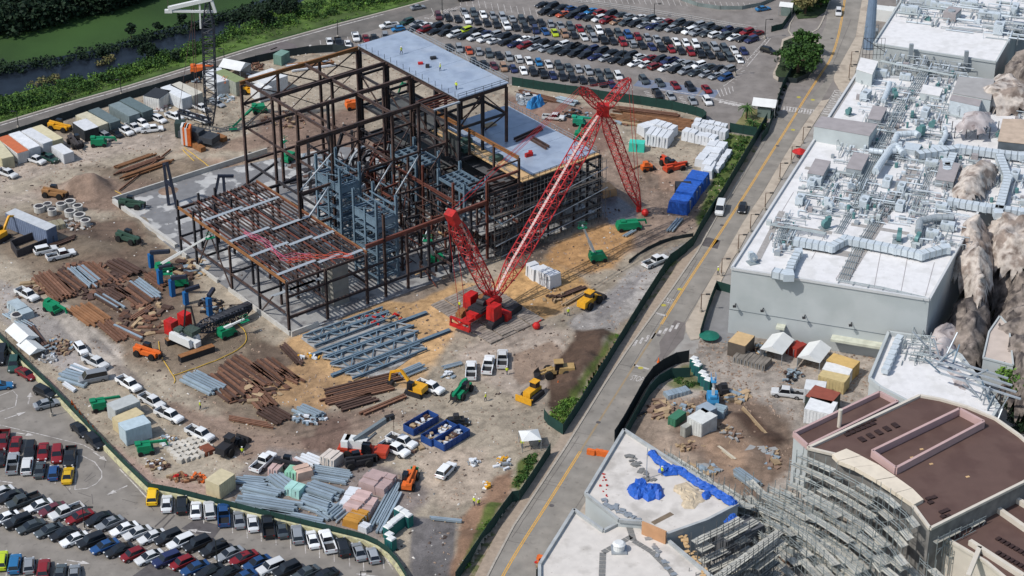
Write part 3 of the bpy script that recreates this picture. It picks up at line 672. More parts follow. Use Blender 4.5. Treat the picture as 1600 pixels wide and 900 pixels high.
def car(px,py,c,kind,rz,where,jit=True,z=0.0,label=None,group=None,world_=None):
 """px,py: the middle of the car's footprint in the photo"""
 p=world_ or P(px,py,0.0)
 if kind not in PROTO:
  PROTO[kind]=make_car(kind);r=PROTO[kind];first=True
 else:
  first=False
 if jit:rz+=rnd.gauss(0,.025)
 nm={'a':'sedan','u':'suv','h':'hatchback','p':'pickup truck','v':'van'}[kind]
 lab=label or f"{CNAME[c]} {nm} {where}"
 b=CAR[c];f=rnd.uniform(.9,1.08);col=S(min(255,b[0]*f),min(255,b[1]*f),min(255,b[2]*f))
 if first:
  r.location=(p[0],p[1],z);r.rotation_euler=(0,0,rz);r['label']=lab
  if group:r['group']=group
  for ch in r.children:
   if ch.name.split('.')[0]=='body':ch.color=col
 else:
  r=dup(PROTO[kind],(p[0],p[1],z),rz,lab,group,{'body':col})
  far=p[1]>60
  for ch in list(r.children):
   n_=ch.name.split('.')[0]
   if far and n_ in ('headlight','taillight'):bpy.data.objects.remove(ch)
 k_=min(1,max(.84,.84+.16*(py -130)/270));r.scale=(k_,k_,k_*.97)
 r['_px']=px;r['_c']=c;r['_k']=nm
 return r
def row(a,b_,codes,kinds,rz,where,grp,z=0.0,skip=()):
 n=len(codes);out=[]
 for i,c in enumerate(codes):
  if c=='.':continue
  t=i/(n -1);x=a[0]+(b_[0] -a[0])*t;y=a[1]+(b_[1] -a[1])*t
  k=kinds[i % len(kinds)]
  if c in 'wr' and rnd.random()<.16:c=rnd.choice('kgns')
  out.append(car(x,y,c,k,rz+(math.pi if rnd.random()<.12 else 0),where,z=z,group=grp))
 name_row(out,where)
def name_row(cars,where):
 """each car is told by its colour and its neighbours along the row"""
 cars=sorted(cars,key=lambda o:o['_px']);seen={};L_=[]
 for i,o in enumerate(cars):
  me=f"{CNAME[o['_c']]} {o['_k']}";l=CNAME[cars[i -1]['_c']] if i else None;r=CNAME[cars[i+1]['_c']] if i<len(cars) -1 else None
  if l is None:s=f"{me} at left end of {where}"
  elif r is None:s=f"{me} at right end of {where}"
  else:s=f"{me} between {l} and {r} cars, {where}"
  L_.append(s)
 cnt={s:L_.count(s) for s in L_}
 for i,o in enumerate(cars):
  s=L_[i]
  if cnt[s]>1:
   me=f"{CNAME[o['_c']]} {o['_k']}";k=i+1
   od=f"{k}{'th' if 10<=k%100<=20 else {1:'st',2:'nd',3:'rd'}.get(k%10,'th')}"
   s=f"{me}, {od} from left, {where}"
  o['label']=s
_a=lambda p,q:ang(P(*p),P(*q))
DG=R(38)+math.pi      # diagonal stalls
VR=R(-80)               # the other diagonal
K1='auahuauuah';K2='uaauhaupau'
gf='cars in the far car park'
row((847,10),(1182,55),'kkkbwcrkgswgwrgksgknkrr',K1,DG,'topmost diagonal row of far car park',gf)
row((851,21),(1174,65),'kkokwkwrtgkswgskwswwgwkn',K2,DG,'second diagonal row of far car park',gf)
row((725,21),(1162,83),'sgwsssgwkssgrgwkgbrwskwwwgsgww',K1,VR,'upper nose-down row of far car park',gf)
row((685,28),(1155,95),'mkkwkkkwkknbetkwskkrsknkrkrwkkgw',K2,VR,'lower nose-down row of far car park',gf)
row((636,37),(1137,112),'vswkkkeknskkwskkwkkwrkkkwrknsswgks',K2,DG,'back line of middle diagonal row',gf)
row((647,47),(1133,124),'krkkwkwwwknrswwkkknskkwwrwksgrsb',K1,DG,'front line of middle diagonal row',gf)
row((702,76),(966,122),'ksosgkswwcwwgssggw',K1,VR,'last full row of far car park',gf)
row((741,101),(956,135),'kkmtnwkknkkkkkn',K2,VR,'row along the far green fence',gf)
L_=[car(x,y,c,k,VR+.1,'',group=gf) for x,y,c,k in ((1006,128,'g','u'),(1031,132,'g','a'),(1055,136,'r','a'),(1078,139,'k','u'),(1104,142,'r','a'))]
name_row(L_,'the blue painted stalls')
L_=[car(x,y,c,k,VR,'',group=gf) for x,y,c,k in ((1027,150,'k','p'),(1048,153,'s','a'),(1082,160,'s','a'),(1105,161,'w','u'))]
name_row(L_,'the hatched stalls by far fence')
L_=[car(x,y,c,k,R(-80),'',group=gf) for x,y,c,k in ((515,68,'w','a'),(529,69,'k','p'),(544,72,'w','a'),(556,61,'w','p'),(572,63,'r','a'),(585,62,'k','a'),(602,60,'s','u'))]
name_row(L_,'short row left of the steel roof deck')
car(608,43,'w','p',R(25)+math.pi,'',label='white pickup truck at left end of the long diagonal row')
car(622,48,'c','h',R(20)+math.pi,'',label='bright blue hatchback beside white pickup near roof deck corner')
car(653,14,'s','a',R(25),'',label='silver sedan driving up the lane beside the grass bank')
car(727,1,'k','a',R(15),'',label='dark sedan cut by top edge of the photo')
car(1192,16,'c','a',R(20),'',label='bright blue sedan on the ring road behind the car park')
car(1200,82,'k','u',R(-35),'',label='black suv driving on lane right of the car park')
car(1310,22,'w','u',R(-97),'',label='white suv driving on the main road at top',z=.012)
car(1125,331,'w','v',R(-100),'',label='small white van on main road beside the site fence',z=.012)
# near car park
gn='cars in the near car park'
LV=R(-84);
L_=[car(x,y -2,c,k,LV+math.pi+i*.012,'',group=gn) for i,(x,y,c,k) in enumerate(((239,782,'y','u'),(261,793,'w','a'),(285,796,'k','u'),(306.6,803,'w','a'),(328,804,'w','u'),(350,812,'b','p'),(374,818,'s','a'),(395.5,823,'w','a'),(419.5,830,'k','p'),(441,833,'g','a'),(465,842,'s','u'),(488.5,849,'w','a'),(512,853,'w','p'),(536,862,'k','u'),(561,868,'s','a'),(583,874,'s','h')))]
name_row(L_,'the row along near green fence')
L_=[car(x,y+3,c,k,LV,'',group=gn) for x,y,c,k in ((5,690,'r','p'),(25,697,'r','a'),(47.5,706,'k','u'),(68,707,'r','a'),(90,712,'r','u'),(110,716,'k','p'))]
name_row(L_,'back line of left red car block')
L_=[car(x,y+3,c,k,LV+math.pi,'',group=gn) for x,y,c,k in ((1,717,'k','a'),(20.8,726,'s','p'),(43,730,'w','u'),(63,735,'g','a'),(84.5,740,'b','h'),(106.7,744,'y','a'))]
name_row(L_,'front line of left car block')
DN=R(36)+math.pi
L_=[car(x,y+3,c,k,DN,'',group=gn) for x,y,c,k in ((1,771,'w','a'),(17,777,'k','a'),(37.3,785,'g','p'),(61,792,'w','a'),(82.7,797,'m','a'),(104,802,'w','p'),(125,809,'r','a'),(154.7,812,'k','a'),(172,819,'s','a'),(194.7,828,'w','a'),(215,834,'w','a'),(238,840,'w','a'),(263,842,'k','u'),(283.5,849,'w','u'),(308,852,'k','u'),(335,860,'k','u'),(359,867,'s','a'),(381,873,'r','a'),(402,881,'b','a'),(424,888,'w','u'),(448,892,'k','u'),(478,897,'g','a'),(506.5,901,'k','a'))]
name_row(L_,'upper line of near diagonal row')
L_=[car(x,y+3,c,k,DN,'',group=gn) for x,y,c,k in ((9,811,'w','a'),(29,817,'k','u'),(49,824,'g','a'),(77,830,'g','a'),(100,835,'k','a'),(117,844,'w','a'),(142.7,847,'k','u'),(164,855,'b','a'),(186.7,861,'k','a'),(208,868,'r','h'),(233.8,872,'w','a'),(261,876,'n','u'),(285,881,'r','h'),(305,889,'b','a'),(328,894,'k','a'),(353,897,'k','a'),(380,904,'b','a'))]
name_row(L_,'lower line of near diagonal row')
L_=[car(x,y+3,c,k,LV+math.pi,'',group=gn) for x,y,c,k in ((3,878,'e','u'),(24,883,'c','u'),(46,885,'s','h'),(69,891,'r','u'),(94.7,897,'g','a'),(117,898,'s','a'))]
name_row(L_,'bottom left row of near car park')
car(126,676,'k','a',R(-52),'',label='black sedan parked along the fence ahead of black suv')
car(149,695,'k','u',R(-52),'',label='black suv parked along the near fence behind a sedan')
car(71,618,'k','u',R(-40),'',label='black suv at the fence above the silver sedan')
car(74,635,'s','a',R(28),'',label='silver sedan driving across near lot beside lamp post')
car(41,588,'r','a',R(-40),'',label='red sedan parked against the fence at left edge')
car(22,574,'v','u',R(-85),'',label='dark green suv beside the red sedan at left edge')
car(2,562,'k','v',R(-85),'',label='black van in left corner beside the green suv')
car(0,607,'c','a',R(15),'',label='blue sedan cut off by the left photo edge')
# vehicles on the site
NW=R(-55)
for x,y,c,k,a,lab in (
 (12,275,'w','p',-35,'white pickup truck in front of cream container at left edge'),(56,254,'w','p',-35,'white pickup truck in front of the orange container'),(77,251,'v','p',-40,'dark green pickup beside white pickup by the containers'),
 (166,217,'s','u',-48,'silver suv parked beside green lift under grey containers'),(182,212,'k','a',-48,'black sedan in the site row left of white pickup'),(196,208,'w','p',-48,'leftmost white pickup truck in row before grey containers'),
 (209,203,'w','p',-48,'second white pickup truck in row before grey containers'),(223,197,'w','u',-48,'white suv in the row before grey containers'),(238,206,'w','p',12,'white pickup truck parked crosswise in front of site row'),
 (249,190,'w','u',-42,'white suv at right end of row before containers'),(273,186,'w','p',-42,'white pickup truck in front of black kiosk'),(291,183,'w','p',-42,'white pickup truck left of lattice crane beside another'),
 (314,190,'w','p',-42,'white utility truck directly left of the crane mast'),(314,172,'w','p',-42,'white pickup truck behind the dark lattice crane'),(340,165,'s','a',-42,'silver sedan right of the dark crane mast'),
 (43,465,'w','p',-42,'white pickup truck towing a flat trailer at left'),(96,403,'w','p',28,'white pickup truck beside the open trench box'),(72,395,'w','u',28,'white suv behind pickup by the trench box'),
 (150,571,'w','p',-42,'white flatbed truck on the haul road near tents'),(127,549,'w','h',-60,'small white car up the haul road by debris'),(145,596,'s','v',-160,'silver van parked beside long grey duct bundles'),
 (202,605,'w','p',-45,'white pickup truck above the grey site containers'),(238,632,'w','p',-45,'white pickup truck right of grey site container'),(265,654,'w','p',-38,'white pickup truck right of the light blue container'),
 (313,683,'w','p',-38,'white crew pickup truck beside the paving block pallets'),(412,727,'w','p',62,'white pickup truck at left end of duct yard'),
 (672,610,'w','p',-35,'white pickup truck beside yellow excavator'),(617,707,'w','p',-38,'white pickup truck directly behind the red mobile crane'),(628,695,'w','p',-35,'white pickup truck above the one by red crane'),
 (697,740,'w','u',63,'white suv standing alone on the site drive'),(736,584,'w','p',88,'leftmost of three white trucks below the sand area'),(763,575,'w','p',85,'middle of three white trucks below the sand area'),
 (785,566,'w','p',88,'rightmost of three white trucks below the sand area'),(1024,413,'w','p',38,'white pickup truck on gravel ramp beside road fence'),(865,187,'w','p',-12,'white pickup truck behind deck near blue tarpaulin'),
 (826,154,'w','a',10,'white car by tangled scaffold at deck corner'),(1230,619,'w','p',168,'white pickup truck in the right yard by tents'),
 (715,664,'k','h',5,'small black utility buggy right of the blue skips'),(1160,329,'k','h',-100,'small dark buggy driving on the main road')):
 car(x,y,c,k,R(a),'',label=lab,z=.06 if x<1100 else .02)
# ---------------- fences, lamp posts, vegetation ----------------
green_mesh=mat('green_fence_mesh',S(34,66,60),0.9,var=0.15,scale=1.0)
dark_mesh=mat('dark_fence_mesh',S(48,58,60),0.9,var=0.15,scale=1.0)
post_m=mat('dark_post',S(52,56,56),0.6,0.3,var=0.1)
galv=mat('galvanised',S(178,184,188),0.45,0.5,var=0.1,scale=2)
barr=mat('yellowed_barrier',S(206,202,160),0.85,var=0.14,scale=2,col2=S(170,164,140),thr=(.5,.65))
def fence(px,h,m,label,name='mesh_fence',step=3.1,pm=None,thick=.05,cat='fence',z=0.0,rail=False,base=None,world_=None):
 pts=world_ or W(px);pts=resample(pts,step)
 t=thing(name,label,cat,pts[len(pts) // 2])
 ox,oy=pts[len(pts) // 2][0],pts[len(pts) // 2][1]
 q=[(x -ox,y -oy) for x,y in pts]
 for i,(a,b_) in enumerate(zip(q[:-1],q[1:])):
  mb=MB();j=rnd.uniform(-.06,.06)
  if rail:
   for zz in (h,h*.55,.12):mb.beam((a[0],a[1],z+zz),(b_[0],b_[1],z+zz),.07)
  else:mb.beam((a[0],a[1],z+h/2+j),(b_[0],b_[1],z+h/2 -j),thick,h)
  obj('fence_panel',mb,m,t)
  if base is not None:
   mb=MB();mb.beam((a[0]+base[0],a[1]+base[1],z+.42),(b_[0]+base[0],b_[1]+base[1],z+.42),.4,.8)
   obj('barrier',mb,barr,t)
 for a in q:
  obj('post',MB().tube((a[0],a[1],z),(a[0],a[1],z+h+.12),.05,6),pm or post_m,t)
 return t
fence([(-20,513),(0,533),(40,573),(78,609),(115,648),(152,687),(192,728),(233,768),(277,776),(340,792),(400,807),(470,824),(543,841),(570,848),(590,857),(607,869),(620,884),(632,903),(640,925)],1.75,green_mesh,'long dark green screened fence with yellowed barriers along the near car park',base=(-.12,-.45))
fence([(712,912),(760,840),(800,785)],2.2,green_mesh,'green screen fence beside the road at the bottom of photo')
fence([(800,785),(812,783),(833,752),(860,710)],2.2,green_mesh,'short green fence piece behind the white canopy tent')
fence([(880,680),(905,642),(927,607),(1000,487),(1047,413),(1060,404),(1083,385),(1093,366)],2.3,green_mesh,'green screen fence along the main road beside the dirt berm')
fence([(850,655),(856,664),(880,680)],2.2,green_mesh,'small green fence return at the grass corner of gate')
fence([(1093,366),(1110,338),(1130,308),(1165,248),(1198,192)],2.4,green_mesh,'green screen fence by the road beside blue tarpaulin bundles')
fence([(1140,206),(1182,213)],2.2,green_mesh,'short green fence at palm bed near toll booth')
fence([(800,134),(850,142),(900,149),(953,158),(1000,164),(1050,172),(1087,181),(1098,185),(1103,190)],2.3,green_mesh,'green screen fence along the front of far car park')
fence([(1103,190),(1090,203)],2.0,green_mesh,'short return of the far fence by white wrapped beams')
fence([(0,222),(63,201),(128,179),(200,156),(300,127),(400,99)],2.0,dark_mesh,'dark fence behind the container row along perimeter road')
fence([(400,99),(440,90),(483,84),(520,81),(560,86)],2.0,dark_mesh,'dark fence end at the far lot corner beside steel frame')
fence([(983,412),(996,402),(1013,391),(1032,382),(1050,376),(1083,370)],.9,dark_mesh,'low black silt fence curving below the gravel ramp',name='silt_fence',thick=.04)
fence([(960,692),(975,668),(1007,610),(1020,592),(1036,580),(1056,570),(1076,566)],2.6,mat('black_screen',S(36,42,44),.9,var=.15),'tall black screened fence curving from road to the right yard')
fence([(975,690),(990,662),(1015,618),(1030,602),(1048,592),(1078,590)],2.2,green_mesh,'inner green fence of the right yard entrance')
fence([(1094,528),(1107,484),(1119,453)],2.0,green_mesh,'green fence left of the shaded bay by grey building')
fence([(1119,453),(1141,459)],2.0,green_mesh,'short green fence closing the bay at the grey wall')
fence([(890,2),(985,16),(1080,31),(1140,42),(1182,48)],1.1,mat('white_rail',S(196,196,194),.6,var=.05),'white railing behind the topmost car row',name='railing',rail=True,step=5,pm=galv)
fence([(1040,-8),(1090,10),(1125,15),(1160,15),(1190,9),(1225,-6)],1.0,mat('grey_green_rail',S(128,140,138),.7),'grey green railing curving along ring road at top',name='railing',step=5)
fence([(1189,222),(1200,208),(1222,140),(1245,100)],1.8,green_mesh,'green fence on the verge between toll booth and tree')
fence([(1216,128),(1245,130),(1262,122),(1282,92)],1.3,dark_mesh,'low dark railing in front of the big green tree',step=2)
fence([(1205,50),(1222,46),(1240,20)],1.6,green_mesh,'green fence by the small booth at the top junction',step=2)
fence([(838,905),(858,872),(870,868)],1.8,dark_mesh,'dark fence at the bottom beside the white roof corner')
def pole(bx,by,ty,label,head=1.2,side=1,col=None):
 p=P(bx,by);h=max(4.0,(by -ty)/(P_scale(by)*0.87))
 t=thing('lamp_post',label,'lamp post',p,0,'lamp posts')
 m=col or post_m
 obj('pole',MB().tube((0,0,0),(0,0,h),.11,8,r2=.07),m,t)
 obj('base',MB().tube((0,0,0),(0,0,.7),.3,10),kerbm,t)
 obj('lamp_arm',MB().beam((0,0,h -.08),(side*head,0,h -.02),.07),m,t)
 obj('lamp_head',MB().box(side*(head+.3),0,h -.12,.85,.36,.16),mat('lamp_head',S(60,58,56),.5,.2),t)
 return t
def P_scale(y):
 a=P(800,y);b_=P(801,y);return 1.0/(b_[0] -a[0])
brz=mat('bronze_post',S(112,88,72),.6,.2,var=.1)
for i,(bx,by,ty,lab) in enumerate(((133,830,790,'dark lamp post in near lot by the white pickup'),(340,884,842,'dark lamp post in near lot below white arrow'),(81,650,628,'short lamp post with stone base beside silver sedan'),(565,925,895,'dark lamp post cut by the bottom edge'),
 (528,59,33,'dark lamp post at grass edge left of the far lot'),(691,21,-6,'dark lamp post at top left of far car park'),(835,66,44,'lamp post between far rows at left of centre'),(974,96,66,'lamp post in the middle of far car park'),(1022,29,10,'lamp post in the back row of far car park'),
 (1195,60,32,'tall lamp post at right end of the back row'),(1149,118,95,'lamp post at right end of the middle rows'),(702,40,22,'lamp post between rows near the roof deck corner'))):
 pole(bx,by,ty,lab,1.0,1)
for i,(bx,by,ty,lab) in enumerate(((1172,362,337,'bronze street lamp on pavement opposite the small buggy'),(1153,394,367,'bronze street lamp on pavement by dark road repair'),(1127,432,408,'bronze street lamp just above the shaded bay'),(1095,488,460,'bronze street lamp beside the green bay fence'),(1195,328,303,'bronze street lamp left of grey building parapet'),
 (1218,281,260,'bronze street lamp below the red umbrella'),(1236,255,230,'bronze street lamp left of red umbrella'),(1254,224,200,'bronze street lamp above the red umbrella'),(1326,126,102,'bronze street lamp on the wide pavement near crossing'),(1329,105,82,'bronze street lamp above the one at the crossing'))):
 pole(bx,by,ty,lab,.9,1,brz)
for bx,by,ty,lab in ((29,201,175,'thin dark pole beside perimeter road at far left'),(190,149,129,'thin dark pole beside road above black kiosk'),(351,100,80,'thin dark pole beside road right of the crane mast')):
 pole(bx,by,ty,lab,.5,-1)
# foliage: many small faces spread through crowns
def leaves_mesh(name,centres,radii,n,size,m,flat=0.8,seed=1,hollow=0.55,grass=False):
 rg=np.random.default_rng(seed);V_=[];
 tot=[]
 for (cx,cy,cz),r in zip(centres,radii):
  k=int(n*max(.3,r*r));d=rg.normal(size=(k,3));d /= np.linalg.norm(d,axis=1)[:,None]
  rad=r*(hollow+(1 -hollow)*rg.random(k) ** .5)*(0.82+0.36*rg.random(k))
  p=d*rad[:,None]*np.array([1,1,flat])+np.array([cx,cy,cz]);tot.append(p)
 p=np.concatenate(tot);k=len(p)
 a=rg.normal(size=(k,3));a[:,2] *= .5;a /= np.linalg.norm(a,axis=1)[:,None]
 b_=rg.normal(size=(k,3));
 if grass:a=np.tile([0,0,1.0],(k,1))+rg.normal(size=(k,3))*.3
 b_=np.cross(a,b_);b_ /= np.linalg.norm(b_,axis=1)[:,None]
 s=size*(0.6+0.8*rg.random(k))[:,None]
 v=np.stack([p -a*s -b_*s*.55,p+a*s*.2 -b_*s*.8,p+a*s*1.1+b_*s*.1,p -a*s*.2+b_*s*.8],1).reshape(-1,3)
 me=fast_mesh(name,v,np.arange(len(v)).reshape(-1,4));me.materials.append(m);return me
def foliage_mat(name,c1,c2,sc_=0.5):
 m=mat(name,c1,0.75,var=0.45,scale=sc_*3,col2=c2,thr=(.45,.6),detail=6,spec=.2);m.node_tree.nodes['Principled BSDF'].inputs['Subsurface Weight'].default_value=0
 return m
fol_dark=foliage_mat('dark_foliage',S(38,58,38),S(30,46,34))
fol_mid=foliage_mat('mid_foliage',S(66,98,44),S(44,70,36))
fol_lite=foliage_mat('light_foliage',S(104,138,58),S(74,106,46))
fol_dry=foliage_mat('dry_foliage',S(128,120,80),S(92,100,60))
bark=mat('bark',S(88,72,58),.9,var=.25,scale=3)
# bank vegetation: bushes line the canal and the bank
rg=random.Random(3)
def band(a,b_,n,jx,jy,r0,r1):
 cs=[];rs=[]
 for k in range(n):
  t=(k+rg.random())/n;L_=len(a) -1;i=min(L_ -1,int(t*L_));f=t*L_ -i
  s=rg.random();x=(a[i][0]+(a[i+1][0] -a[i][0])*f)*(1 -s)+(b_[i][0]+(b_[i+1][0] -b_[i][0])*f)*s
  y=(a[i][1]+(a[i+1][1] -a[i][1])*f)*(1 -s)+(b_[i][1]+(b_[i+1][1] -b_[i][1])*f)*s
  q=P(x,y);r=rg.uniform(r0,r1);cs.append((q[0],q[1],r*.45));rs.append(r)
 return cs,rs
def stuff(name,me,m=None):
 o=bpy.data.objects.new(name,me) if not isinstance(me,MB) else bpy.data.objects.new(name,me.mesh(name,m));C.objects.link(o);return o
def stuff_thing(name,me,label,cat,m=None):
 o=stuff(name,me,m);o['kind']='stuff';o['label']=label;o['category']=cat;return o
A1=[(-40,192),(60,168),(180,128),(300,88),(430,45),(560,15),(650,-4)];B1=[(-40,170),(60,140),(180,113),(300,72),(430,22),(540,-10),(600,-15)]
c_,r_=band(A1,B1,300,0,0,.5,1.9);stuff_thing('bank_bushes',leaves_mesh('bank_bushes',c_,r_,42,.22,fol_mid,seed=2),'mid green bushes covering the bank between the road and canal','bushes')
c_,r_=band(A1,B1,170,0,0,.5,1.5);stuff_thing('bank_weeds',leaves_mesh('bank_weeds',c_,r_,42,.2,fol_lite,seed=3),'bright green weeds spread through the canal bank bushes','weeds')
A2=[(-40,200),(60,172),(180,134),(300,96),(430,58),(560,26),(660,-4)]
c_,r_=band(A2,A1,150,0,0,.35,.8);stuff_thing('verge_grass',leaves_mesh('verge_grass',c_,r_,60,.14,fol_lite,seed=31,flat=.5),'short light green verge grass beside the perimeter road','grass')
A3=[(-40,112),(60,96),(160,74),(250,50),(330,32),(400,8)];B3=[(-40,128),(60,112),(160,88),(250,62),(330,44),(420,20)]
c_,r_=band(A3,B3,110,0,0,.6,1.7);stuff_thing('canal_thicket',leaves_mesh('canal_thicket',c_,r_,30,.28,fol_dark,seed=4),'dark thicket overhanging the far side of the canal','thicket')
c_,r_=band([(330,30),(400,12),(430,4)],[(420,42),(440,28),(470,8)],40,0,0,.9,2.2);stuff_thing('canal_thicket',leaves_mesh('canal_thicket',c_,r_,34,.3,fol_dark,seed=5),'dark thicket where the canal meets the top edge','thicket')
c_,r_=band([(45,130),(75,124),(90,122)],[(55,138),(80,132),(95,128)],9,0,0,.8,1.4);stuff_thing('reeds',leaves_mesh('reeds',c_,r_,60,.2,fol_dry,seed=6),'dry yellowish reeds standing in the canal at left','reeds')
c_,r_=band([(150,100),(165,95),(175,92)],[(152,106),(168,102),(178,98)],7,0,0,.7,1.2);stuff_thing('reeds',leaves_mesh('reeds',c_,r_,60,.2,fol_dry,seed=7),'dry reeds in the canal bend near middle of photo','reeds')
F1=[(-60,66),(60,48),(140,26),(200,6),(236,-8)];F2=[(-60,-30),(40,-40),(120,-45),(180,-45),(220,-45)]
c_,r_=band(F1,F2,330,0,0,2.2,4.6);c_=[(x,y,z+1.8) for x,y,z in c_]
stuff_thing('dark_wood',leaves_mesh('dark_wood',c_,r_,16,.5,fol_dark,seed=8,flat=1.1),'dense dark wood filling the top left corner','wood')
def tree(px,py,r,h,m,label,seed,name='tree',n=60,size=.32,spread=1.0):
 p=P(px,py);t=thing(name,label,'tree',p)
 rg2=random.Random(seed);mb=MB();mb.tube((0,0,0),(0,0,h*.6),.09*r,8,r2=.05*r)
 cs=[];rs=[]
 for k in range(9):
  a=k*2.4+rg2.random();rr=r*rg2.uniform(.35,.72)*spread;z=h*rg2.uniform(.45,.95)
  c=(math.cos(a)*rr,math.sin(a)*rr,z);mb.tube((0,0,h*rg2.uniform(.3,.5)),c,.035*r,5,r2=.015*r);cs.append(c);rs.append(r*rg2.uniform(.30,.5))
  for q in range(2):
   c2=(c[0]+rg2.uniform(-.4,.4)*r,c[1]+rg2.uniform(-.4,.4)*r,c[2]+rg2.uniform(-.2,.25)*r);cs.append(c2);rs.append(r*rg2.uniform(.16,.3))
 obj('trunk',mb,bark,t)
 o=bpy.data.objects.new('crown',leaves_mesh('crown',cs,rs,n,size,m,seed=seed,hollow=.35));C.objects.link(o);o.parent=t
 return t
tree(1247,114,5.0,7.2,fol_mid,'large dark green spreading tree on the kerbed island by road',21,n=46,size=.3,spread=1.25)
tree(1256,86,3.2,6,fol_mid,'lighter green tree top rising behind the large island tree',22)
tree(1258,22,3.6,6,fol_dry,'yellowish palm like tree at the top junction island',23)
tree(1282,10,3.4,6,fol_mid,'green tree right of the yellowish tree at top junction',24)
tree(1598,625,5.0,8,fol_lite,'bright green tree cut by right photo edge',25)
for i,(x,y,r,h) in enumerate(((232,92,2.6,4),(205,60,1.4,3.6),(247,52,1.3,3),(160,92,1.3,2.6),(410,38,2.6,5),(455,26,2.2,4.5),(275,96,1.4,2.4),(285,40,1.2,3))):
 tree(x,y,r,h,fol_dark,['round dark green bush on the canal bank above containers','small dark tree on far bank below the green field','slim dark tree on far bank near the crane jib','small tree at the canal bend above grey containers','broad dark tree beside the canal at top centre','dark tree right of broad tree at canal end','small bush on the bank left of crane mast','tiny dark tree on field edge under crane jib'][i],40+i,n=80,size=.24)
def palm(px,py,h,r,label,seed):
 p=P(px,py);t=thing('palm_tree',label,'palm tree',p);rg2=random.Random(seed)
 obj('trunk',MB().tube((0,0,0),(0,0,h),.2,8,r2=.15),bark,t)
 mb=MB()
 for k in range(34):
  a=rg2.uniform(0,6.28);e=rg2.uniform(-.5,1.1);pts=[]
  for j in range(5):
   s=j/4;pts.append((math.cos(a)*r*s,math.sin(a)*r*s,h+math.sin(e)*r*s -r*.75*s*s))
  for j in range(4):
   w=.22*(1 -j/5);nx,ny=-math.sin(a)*w,math.cos(a)*w;A_,B_=pts[j],pts[j+1]
   mb.add([(A_[0]+nx,A_[1]+ny,A_[2] -.1),A_,B_,(B_[0]+nx*.8,B_[1]+ny*.8,B_[2] -.1)],[(0,1,2,3)]);mb.add([(A_[0] -nx,A_[1] -ny,A_[2] -.1),A_,B_,(B_[0] -nx*.8,B_[1] -ny*.8,B_[2] -.1)],[(3,2,1,0)])
 obj('crown',mb,fol_mid,t);return t
palm(1166,186,3.0,2.0,'small palm in dry bed left of the toll booth',1)
palm(1176,200,1.6,1.8,'low palm in dry bed in front of the toll booth',2)
palm(1188,203,1.4,1.6,'low palm at the fence end beside the toll booth',3)
palm(1268,8,5,2.2,'tall palm in top junction island',4)
# grass and weeds on the verges inside the site
def verge(poly,n,r0,r1,label,seed,m=fol_mid):
 w_=W(poly);xs=[a[0] for a in w_];ys=[a[1] for a in w_];rg2=random.Random(seed);cs=[];rs=[]
 while len(cs)<n:
  x=rg2.uniform(min(xs),max(xs));y=rg2.uniform(min(ys),max(ys))
  if inpoly(np.array([x]),np.array([y]),w_)[0]:cs.append((x,y,.15));rs.append(rg2.uniform(r0,r1))
 stuff_thing('verge_weeds',leaves_mesh('verge_weeds',cs,rs,110,.15,m,seed=seed,flat=.55),label,'weeds')
verge([(1133,210),(1178,215),(1128,300),(1094,352),(1108,310),(1122,260)],90,.35,.9,'green weeds on strip beside the blue tarpaulins',1,fol_mid)
verge([(950,524),(966,526),(942,568),(928,578),(935,550)],40,.35,.8,'green weeds along the berm upper part by the fence',2,fol_lite)
verge([(925,580),(938,575),(900,640),(878,668),(856,655),(880,625),(905,605)],75,.35,.95,'green weeds between the dirt berm and road fence',3,fol_lite)
verge([(765,792),(785,790),(750,850),(726,890),(720,890),(742,838)],60,.3,.8,'green weeds beside gravel drive at the bottom',4,fol_lite)
verge([(815,720),(842,710),(812,764),(802,760)],40,.3,.8,'green weeds behind the white canopy tent',5,fol_mid)
verge([(1050,590),(1090,600),(1100,608),(1060,606)],20,.3,.6,'green weeds by portable toilets in right yard',6,fol_mid)
verge([(1230,112),(1262,118),(1280,90),(1276,70),(1225,66),(1210,110)],70,.4,1.1,'low shrubs under the large island tree',7,fol_dark)
verge([(1246,24),(1243,-5),(1292,-5),(1288,12)],50,.5,1.2,'shrubs filling the top junction island',8,fol_mid)
verge([(1202,195),(1222,135),(1228,135),(1208,190)],26,.3,.7,'ground cover strip under the verge fence',9,fol_dark)
verge([(1575,630),(1600,620),(1600,690),(1590,680)],40,.6,1.4,'dark bushes beneath the right edge tree',10,fol_dark)
# ---------------- the steel frame building ----------------
rust=mat('rusty_steel',S(92,74,68),.75,.2,var=.22,scale=1.5,col2=S(72,62,62),thr=(.45,.6),orand=.22)
rustred=mat('red_primed_steel',S(114,72,62),.7,.1,var=.2,scale=1.5,col2=S(110,62,50),thr=(.45,.6),orand=.2)
rustor=mat('orange_rust_steel',S(148,104,66),.75,.1,var=.2,scale=1.5,orand=.12)
bsteel=mat('blue_grey_steel',S(114,136,152),.55,.2,var=.14,scale=1.5,orand=.1)
dsteel=mat('dark_steel',S(64,62,66),.7,.2,var=.2,scale=1.5,orand=.2)
lsteel=mat('light_steel',S(182,190,196),.5,.3,var=.1,scale=1.5)
deckm=mat('metal_deck',S(170,184,202),.42,.15,var=.08,scale=.5,col2=S(156,170,190),thr=(.48,.62),col3=S(182,192,206),scale3=.12,thr3=(.55,.7))
slabm=mat('site_slab',S(132,132,133),.6,var=.14,scale=.5,col2=S(190,190,188),thr=(.53,.57),detail=8)
slabc=mat('clean_slab',S(160,160,158),.8,var=.12,scale=.7,col2=S(128,126,126),thr=(.50,.6),detail=8)
ply=mat('plywood',S(206,172,126),.8,var=.15,scale=1.2)
conc_w=mat('new_concrete',S(196,194,188),.8,var=.1,scale=1)
